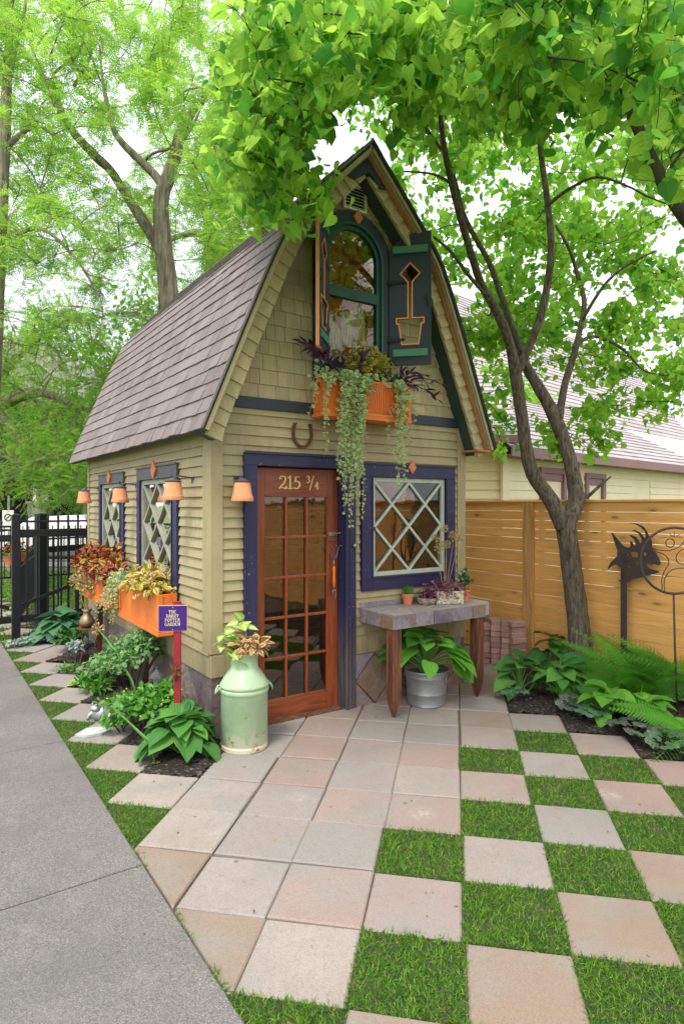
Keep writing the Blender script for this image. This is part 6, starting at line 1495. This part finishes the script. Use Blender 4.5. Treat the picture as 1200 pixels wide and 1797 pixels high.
# denser low foliage at the left
loc=[[(-120,1000,14.5,60),(-90,830,14.5,46),(-40,740,14.3,34),(20,700,14,24),(80,690,13.6,15),(140,720,13.2,8)],[(-40,740,14.3,20),(10,650,14,14),(60,600,13.8,9),(120,560,13.5,5)],[(0,725,14,14),(50,790,13.5,10),(95,835,13,6)],[(-90,830,14.5,20),(-20,790,14,12),(60,830,13,8)]]
cl=region(rg,300,-60,270,530,860,11.5,15.5,.42,36,.72,.5,lambda x,y,d: x<250-(y-560)*.35 or y<700)
cl+=region(rg,60,60,170,790,880,10.5,12.5,.32,24,.7,.35)
crown_tree('locust_tree','dense low hanging green tree above the black gate',loc,cl,B_LOC,[L['locust2'],L['locust']],T_PIN,.30,14,seed=6,leafpose='spray',base=W(-120,1014,14.5)[:2]+(0,),twr=.008,sub=5)
# more distant trees filling the horizon
def far_tree(label,px,d,h,r,n,seed,mat='woods',zc=.62,group='trees beyond the street and houses'):
    rg=np.random.default_rng(seed);x,y,_=W(px,HY,d);o=thing('leafy_tree',label,'tree',(x,y,0),0,group)
    mb=MB();mb.tube([(0,0,-.2),(.1,0,h*.3),(0,.1,h*.6),(.1,0,h*.85)],[.22,.17,.12,.03],8)
    for _ in range(9): a=rg.random()*6.28;z=h*rg.uniform(.3,.7);mb.tube([(0,0,z),(math.cos(a)*r*.4,math.sin(a)*r*.4,z+h*.1),(math.cos(a)*r*.8,math.sin(a)*r*.8,z+h*.18)],[.07,.05,.015],6)
    build('trunk',mb,B_GREY,o,smooth=True);mb=MB()
    P=[];
    for _ in range(60):
        c=unit(rg.normal(size=3))*np.array([r,r,h*.36])*rg.uniform(.3,.95)+np.array([0,0,h*zc]);P.append(c+rg.normal(size=(n//60,3))*np.array([.5,.5,.32])*r*.28)
    P=np.concatenate(P);mb.scatter(T_OVAL,P,unit(rg.normal(size=P.shape)+np.array([0,0,-.3])),unit(rg.normal(size=P.shape)*.6+np.array([0,-.2,.8])),rg.uniform(.14,.30,len(P))*(d/26)**.5);build('crown',mb,L[mat],o)
far_tree('rounded tree standing left of the dark porch house',-150,27,9,4.2,5200,1)
far_tree('full tree over the parked cars beyond the gate',150,25,7.5,3.4,5200,2)
far_tree('tall tree far behind the roof of the cottage',300,34,14,5.5,6000,3)
far_tree('broad tree behind the cottage chimneyless ridge',470,36,13,6,6000,4)
far_tree('tree between cottage and neighbouring house',810,24,7.5,3.0,5200,5)
far_tree('tall distant tree left of centre above the street',40,38,13,6,6000,6)
far_tree('green tree filling the gap right of the cottage eave',845,17,6.0,1.9,4200,7,'redbud')

for i,(x_,y_,h_,r_) in enumerate(((-7,-9,8,3.6),(-1.5,-12,9.5,4.0),(4.5,-10,8,3.6),(-12,-3,8,3.4),(9.5,-4.5,8.5,3.6))):  # unseen trees added to darken low sky light and fill the glass reflections
    far_tree(['added unseen broad tree behind the viewpoint to the left','tallest of the added unseen trees behind the viewpoint','added unseen broad tree behind the viewpoint to the right','added unseen tree across the path on the left','added unseen tree beyond the fence on the far right'][i],600,10,h_,r_,3600,20+i,group='unseen trees added to dim the low sky')
gt=[o_ for o_ in bpy.data.objects if o_.get('group')=='unseen trees added to dim the low sky']
for o_,q_ in zip(sorted(gt,key=lambda q:q.name),((-7,-9,0),(-1.5,-12,0),(4.5,-10,0),(-12,-3,0),(9.5,-4.5,0))): o_.location=q_
# ------------------------------------------------------------------ neighbouring house beyond the fence
M['creamwall']=paint('cream siding paint',(.85,.74,.52),.7,.05,2,.15,.1,50,.06)
M['mauve']=paint('mauve trim paint',(.26,.15,.16),.6,.1,3,.2,.1,50,.05)
m,nt=nm('pale lilac shingle');t=NT(nt);co=t.coord();n=t.noise(co,4,4);g=t.noise(co,60,3);col=t.mixc(t.rnd(),(.34,.305,.31),(.45,.41,.415));col=t.mixc(t.mr(g,.4,.7,0,.4),col,(.28,.23,.25));t.out(t.bsdf(col,.9,g,.4,.01));M['lilac']=m
nhx,nhy,_=W(884,HY,10.2);NA=R(43);nh=thing('neighbour_house','cream sided house with mauve trim and lilac grey roofs behind the fence','house',(nhx,nhy,0),NA)
NW=9.0;EZ=2.62
mb=MB();z=0
holes=[(1.10,2.00,.4,2.26),(2.80,3.62,.4,2.22),(5,6,.4,2.2)]
while z<EZ:
    segs=[(0,NW)]
    for h0,h1,a_,b_ in holes:
        if z+.15>a_ and z<b_:
            ns=[]
            for s0,s1 in segs:
                if h1<=s0 or h0>=s1: ns.append((s0,s1));continue
                if h0>s0: ns.append((s0,h0))
                if h1<s1: ns.append((h1,s1))
            segs=ns
    for s0,s1 in segs: mb.hexa([(s0,-.025,z),(s1,-.025,z),(s1,0,z),(s0,0,z),(s0,-.005,z+.155),(s1,-.005,z+.155),(s1,0,z+.155),(s0,0,z+.155)])
    z+=.15
mb.box(0,NW,.001,.04,0,EZ)
build('wall',mb,M['creamwall'],nh)
# left wing wall, square to the view
ca,sa=math.cos(-NA),math.sin(-NA)
def tw(dx,dy): return (dx*ca-dy*sa,dx*sa+dy*ca)      # world offset -> house frame
mb=MB();z=0;A=tw(-2.6,.1);B=tw(0,0);nrm=tw(0,-1)
while z<EZ+.1:
    V=[(A[0]+nrm[0]*.025,A[1]+nrm[1]*.025,z),(B[0]+nrm[0]*.025,B[1]+nrm[1]*.025,z),(B[0],B[1],z),(A[0],A[1],z),(A[0]+nrm[0]*.004,A[1]+nrm[1]*.004,z+.155),(B[0]+nrm[0]*.004,B[1]+nrm[1]*.004,z+.155),(B[0],B[1],z+.155),(A[0],A[1],z+.155)]
    mb.hexa(V);z+=.15
build('wall',mb,M['creamwall'],nh)
mb=MB();mb.box(-.10,.10,-.05,.0,0,EZ);build('corner_board',mb,M['creamwall'],nh,bevel=.005)
for h0,h1,a_,b_ in holes[:2]:
    w_=bpy.data.objects.new('window',None);COL.objects.link(w_);w_.parent=nh
    mb=MB();mb.box(h0-.02,h0+.10,-.06,.02,a_-.1,b_);mb.box(h1-.10,h1+.02,-.06,.02,a_-.1,b_);mb.box(h0-.02,h1+.02,-.062,.02,b_,b_+.10);mb.box(h0+.1,h1-.1,-.03,.02,b_-.13,b_-.0005);build('frame',mb,M['mauve'],w_,bevel=.004)
    mb=MB();mb.box(h0+.10,h0+.16,.03,.07,a_,b_-.13);mb.box(h0+.46,h0+.50,.03,.07,a_,b_-.13);mb.box(h0+.16,h0+.46,.031,.07,b_-.20,b_-.13);build('sash',mb,M['white'],w_)
    mb=MB();
    zz=a_
    while zz<b_-.2: mb.hexa([(h0+.16,.062,zz),(h0+.46,.062,zz),(h0+.46,.075,zz+.03),(h0+.16,.075,zz+.03),(h0+.16,.062,zz+.004),(h0+.46,.062,zz+.004),(h0+.46,.075,zz+.034),(h0+.16,.075,zz+.034)]);zz+=.045
    build('blind',mb,M['white'],w_)
    mb=MB();mb.box(h0+.1,h1-.1,.10,.11,a_,b_-.1);build('pane',mb,M['mauve'],w_)
def shroof(name,P0,P1,P2,P3,rows,parent,mat='lilac',tab=.32):
    """shingled plane: P0-P1 eave, P3-P2 top"""
    P0,P1,P2,P3=map(np.array,(P0,P1,P2,P3));n=unit(np.cross(P1-P0,P3-P0));mb=MB()
    for r in range(rows):
        f0,f1=r/rows,(r+1)/rows;A=P0+(P3-P0)*f0;B=P1+(P2-P1)*f0;C=P1+(P2-P1)*f1;D=P0+(P3-P0)*f1
        L_=np.linalg.norm(B-A);k=max(1,int(L_/tab))
        for i in range(k):
            u0,u1=i/k,(i+.985)/k;a=A+(B-A)*u0;b=A+(B-A)*u1;c=D+(C-D)*u1;d=D+(C-D)*u0;th=n*.028
            mb.add([a,b,c,d,a+th,b+th,c+n*.004,d+n*.004],[(4,5,6,7),(0,1,5,4),(0,4,7,3),(1,2,6,5)],0)
    return build(name,mb,M[mat],parent)
# lean-to roof over the wing: eave along the wall, hip climbing to the right
rf=shroof('roof',(-.35,-.35,EZ-.02),(NW,-.35,EZ-.02),(NW,3.2,4.6),(1.9,3.2,4.6),17,nh)
mb=MB();mb.box(-.35,NW,-.375,-.352,EZ-.16,EZ+.01);mb.box(-.35,NW,-.351,.0,EZ-.15,EZ-.13);build('fascia',mb,M['mauve'],nh)
# big main roof further back
shroof('roof',(3.6,3.4,4.3),(20,3.4,4.3),(24,8.5,9.6),(9.5,8.5,9.6),30,nh,tab=.9)
q0,q1,q2,q3=tw(-2.2,-.35),tw(.15,-.35),tw(.9,3.5),tw(-.2,3.5);shroof('roof',(*q0,EZ+.12),(*q1,EZ+.12),(*q2,4.6),(*q3,4.6),14,nh)
mb=MB();mb.box(2.2,NW,3.21,3.6,0,4.28);build('wall',mb,M['creamwall'],nh)
mb=MB();mb.box(5.4,6.6,3.0,4.0,4.3,4.42);build('flashing',mb,paint('red flashing',(.5,.07,.06),.6),nh)
mb=MB();A=tw(-2.4,-.25);B=tw(.2,-.3);mb.bar((A[0],A[1],EZ+.15),(B[0],B[1],EZ+.12),.14,.12);build('gutter',mb,M['mauve'],nh)

# ------------------------------------------------------------------ street scene beyond the gate
mb=MB();mb.add([(-60,19,-.040),(60,19,-.040),(60,25.5,-.040),(-60,25.5,-.040)],[(0,1,2,3)]);build('road',mb,M['asphalt'],kind='structure')
mb=MB();mb.box(-60,60,17.3,18.6,-.06,.0);mb.box(-60,60,18.85,19.0,-.06,.05);build('pavement',mb,M['concrete'],kind='structure')
def car(label,loc,rz,col,group=None):
    o=thing('parked_car',label,'car',loc,rz,group)
    side=[(-2.15,.35),(-2.2,.62),(-2.05,.86),(-1.45,.93),(-.85,1.36),(.45,1.42),(1.15,1.02),(1.95,.86),(2.15,.62),(2.12,.32)]
    mb=MB();n=len(side);V=[]
    for y,s_ in((-.86,.97),(-.80,1.0),(.80,1.0),(.86,.97)):
        for x,z in side:
            inn=.12 if z>1.1 else 0
            V.append((x*(1 if abs(y)<.85 else .98),(abs(y)-inn)*(1 if y>0 else -1),z*s_+ (1-s_)*.5))
    F=[(k*n+i,k*n+(i+1)%n,(k+1)*n+(i+1)%n,(k+1)*n+i) for k in range(3) for i in range(n)]+[tuple(range(n))[::-1],tuple(3*n+i for i in range(n))]
    mb.add(V,F);build('body',mb,paint('car paint',col,.25,.03,2,.05,.0,50,.0,spec=.7),o,smooth='angle',bevel=.02)
    dk=paint('car glass',(.02,.025,.03),.08,.02,2,0,0,50,0,spec=.9)
    for y in(-.80,.80):
        sg=1 if y>0 else -1;mb=MB()
        for P in ([(-1.30,.95),(-.78,1.30),(-.30,1.33),(-.30,.95)],[(-.22,.95),(-.22,1.335),(.42,1.36),(.98,.98)]):
            mb.add([(x,sg*(.845-.10*(z-.9)/.4),z) for x,z in P],[(0,1,2,3)])
        build('window',mb,dk,o)
    for x in(-1.35,1.35):
        for y in(-.78,.78):
            w_=bpy.data.objects.new('wheel',None);COL.objects.link(w_);w_.parent=o;w_.location=(x,y,.31);w_.rotation_euler=(R(90),0,0)
            mb=MB();mb.lathe([(.20,-.10),(.30,-.10),(.32,-.06),(.32,.06),(.30,.10),(.20,.10)],(0,0,0),24);build('tyre',mb,M['roofedge'],w_,smooth='angle');mb=MB();mb.lathe([(0,-.09),(.2,-.095),(.2,.095),(0,.09)],(0,0,0),16);build('rim',mb,M['steel'],w_)
car('white car parked across the street, seen between the gate pickets',W(120,HY,20.2)[:2]+(-.04,),0,(.75,.76,.78))
car('silver car parked behind the white one beyond the gate',W(-160,HY,20.4)[:2]+(-.04,),0,(.35,.37,.40))
# dark porch house
ph_=thing('porch_house','dark fronted house with stone porch pillar and white columns across the street','house',W(40,HY,29)[:2]+(0,),0)
DK=paint('dark house paint',(.035,.04,.045),.7,.1,1,.2,.1,20,.05)
mb=MB();mb.box(-7,4.5,3.0,9,0,7);build('wall',mb,DK,ph_)
mb=MB();mb.prism([(-7.5,6.8),(5,6.8),(-1.2,10.4)],[],2.4,9.5,lambda x,y,w:(x,w,y));build('roof',mb,M['lilac'],ph_)
mb=MB();mb.hexa([(-6.5,-.5,2.9),(4,-.5,2.9),(4,3,3.4),(-6.5,3,3.4),(-6.5,-.5,3.1),(4,-.5,3.1),(4,3,3.7),(-6.5,3,3.7)]);build('porch_roof',mb,M['roofedge'],ph_)
mb=MB();mb.box(-6.3,3.8,-.2,3,.0,.9);build('porch_floor',mb,DK,ph_)
st_=stone('fieldstone',[(.10,.09,.08),(.25,.22,.19),(.40,.36,.31)],3.5,(.30,.28,.25),.04)
for x in(-5.8,.85,3.5):
    mb=MB();mb.box(x-.42,x+.42,-.45,.35,0,1.75);mb.box(x-.48,x+.48,-.5,.4,1.76,1.86);build('stone_pillar',mb,st_,ph_)
    for dx in(-.22,.22): mb=MB();mb.lathe([(.13,1.87),(.15,1.9),(.12,1.95),(.10,2.8),(.14,2.88)],(x+dx,-.05,0),14);build('column',mb,M['white'],ph_,smooth='angle')
mb=MB()
for i in range(5): mb.box(-2.6,-.1,-1.9+i*.3,-.2,i*.17,(i+1)*.17-.003)
build('steps',mb,paint('blue painted steps',(.05,.16,.19),.6),ph_)
for x in(-4.2,-1.4,2.2):
    mb=MB();mb.box(x-.5,x+.5,2.95,2.99,1.3,2.6);build('window',mb,M['roofedge'],ph_)
# street sign
o=thing('street_sign','small white roadside sign with dark ring on a thin pole','sign',W(27*.2+10,HY,17.0)[:2]+(0,),0)
mb=MB();mb.lathe([(.03,0),(.03,1.95)],(0,0,0),8);build('pole',mb,M['galv'],o)
mb=MB();mb.prism([(-.15,1.05),(.15,1.05),(.15,1.55),(-.15,1.55)],[],-.04,-.032,lambda x,y,w:(x,w,y));build('plate',mb,M['white'],o,bevel=.004)
mb=MB();n=20;mb.tube([(.09*math.cos(2*math.pi*i/n),-.045,1.36+.09*math.sin(2*math.pi*i/n)) for i in range(n+1)],.012,6,cap=False);mb.tube([(-.06,-.045,1.30),(.06,-.045,1.42)],.010,6);build('symbol',mb,M['roofedge'],o)
# flower pots hung on the far fence
for i,(px,py,lb) in enumerate(((20,968,'red flowered hanging pot on the fence left of the gate post'),(32,962,'red flowered hanging pot just right of the gate post'))):
    p=W(px,py,9.3);o=thing('flower_pot',lb,'flower pot',(p[0],p[1],p[2]-.1),0);mb=MB();mb.lathe([(0,-.1),(.08,-.1),(.11,.03),(0,.03)],(0,0,0),16);build('pot',mb,M['terracotta'],o,smooth='angle');mb=MB();mound(mb,(0,0,.05),(.17,.17,.12),110,T_OVAL,.05,0,seed=80+i,shell=.4);mound(mb,(0,0,.07),(.17,.17,.12),60,T_ROUND,.045,1,seed=90+i,shell=.8);build('foliage',mb,[L['shrub'],L['colred']],o)
# rough lawn around the far side of the gate
rg=np.random.default_rng(12);n=26000;Y=rg.uniform(7.2,16.5,n);X=rg.uniform(-1.02,.35,n)*Y*.62
P=np.stack([X,Y,np.full(n,-.05)],1);A=(X-OX)*E1[0]+(Y-OY)*E1[1];B=(X-OX)*E2[0]+(Y-OY)*E2[1]
k=(A>PATHA+.02)&~((A<3.7)&(B<4.3))&~((A>3.6)&(A<3.8));k|=(A<PATHA-1.8)
blades('lawn_grass',P[k],.05,.11,.007,dry=.25,label='rough yellow green lawn beyond the black gate')
SKYW=1.38;SUNE=2.2
# ------------------------------------------------------------------ camera, sky, sun
cam=bpy.data.cameras.new('camera');co_=bpy.data.objects.new('camera',cam);COL.objects.link(co_)
co_.location=(0,0,CH);co_.rotation_euler=(R(90),0,0);cam.sensor_fit='HORIZONTAL';cam.sensor_width=36;cam.lens=36*FL/1200
cam.shift_y=-12.5/1200;cam.shift_x=0;cam.clip_end=2000;cam.clip_start=.05;SC.camera=co_
wd=bpy.data.worlds.new('World');SC.world=wd;wd.use_nodes=True;nt=wd.node_tree;nt.nodes.clear()
sky=nt.nodes.new('ShaderNodeTexSky');sky.sky_type='NISHITA';sky.sun_disc=False;sky.sun_elevation=R(62);sky.sun_rotation=R(200);sky.air_density=1.2;sky.dust_density=6;sky.ozone_density=.6
bg=nt.nodes.new('ShaderNodeBackground');bg.inputs[1].default_value=.12
bg2=nt.nodes.new('ShaderNodeBackground');bg2.inputs[0].default_value=(.97,.985,1,1);bg2.inputs[1].default_value=SKYW   # even cloud cover
ad=nt.nodes.new('ShaderNodeAddShader');wo=nt.nodes.new('ShaderNodeOutputWorld')
nt.links.new(sky.outputs[0],bg.inputs[0]);nt.links.new(bg.outputs[0],ad.inputs[0]);nt.links.new(bg2.outputs[0],ad.inputs[1]);nt.links.new(ad.outputs[0],wo.inputs[0])
sl=bpy.data.lights.new('sun','SUN');sl.energy=SUNE;sl.angle=R(12);sl.color=(1,.96,.88)
so=bpy.data.objects.new('sun',sl);COL.objects.link(so)
az=R(200);el=R(62);dv=Vector((math.sin(az)*math.cos(el),math.cos(az)*math.cos(el),math.sin(el)))
so.rotation_euler=dv.to_track_quat('Z','Y').to_euler()
SC.view_settings.view_transform='Standard';SC.view_settings.look='None';SC.view_settings.exposure=0;SC.view_settings.gamma=1
cy=SC.cycles;cy.max_bounces=8;cy.diffuse_bounces=3;cy.glossy_bounces=3;cy.transmission_bounces=4;cy.transparent_max_bounces=12
cy.caustics_reflective=False;cy.caustics_refractive=False;cy.sample_clamp_indirect=6;cy.use_denoising=True
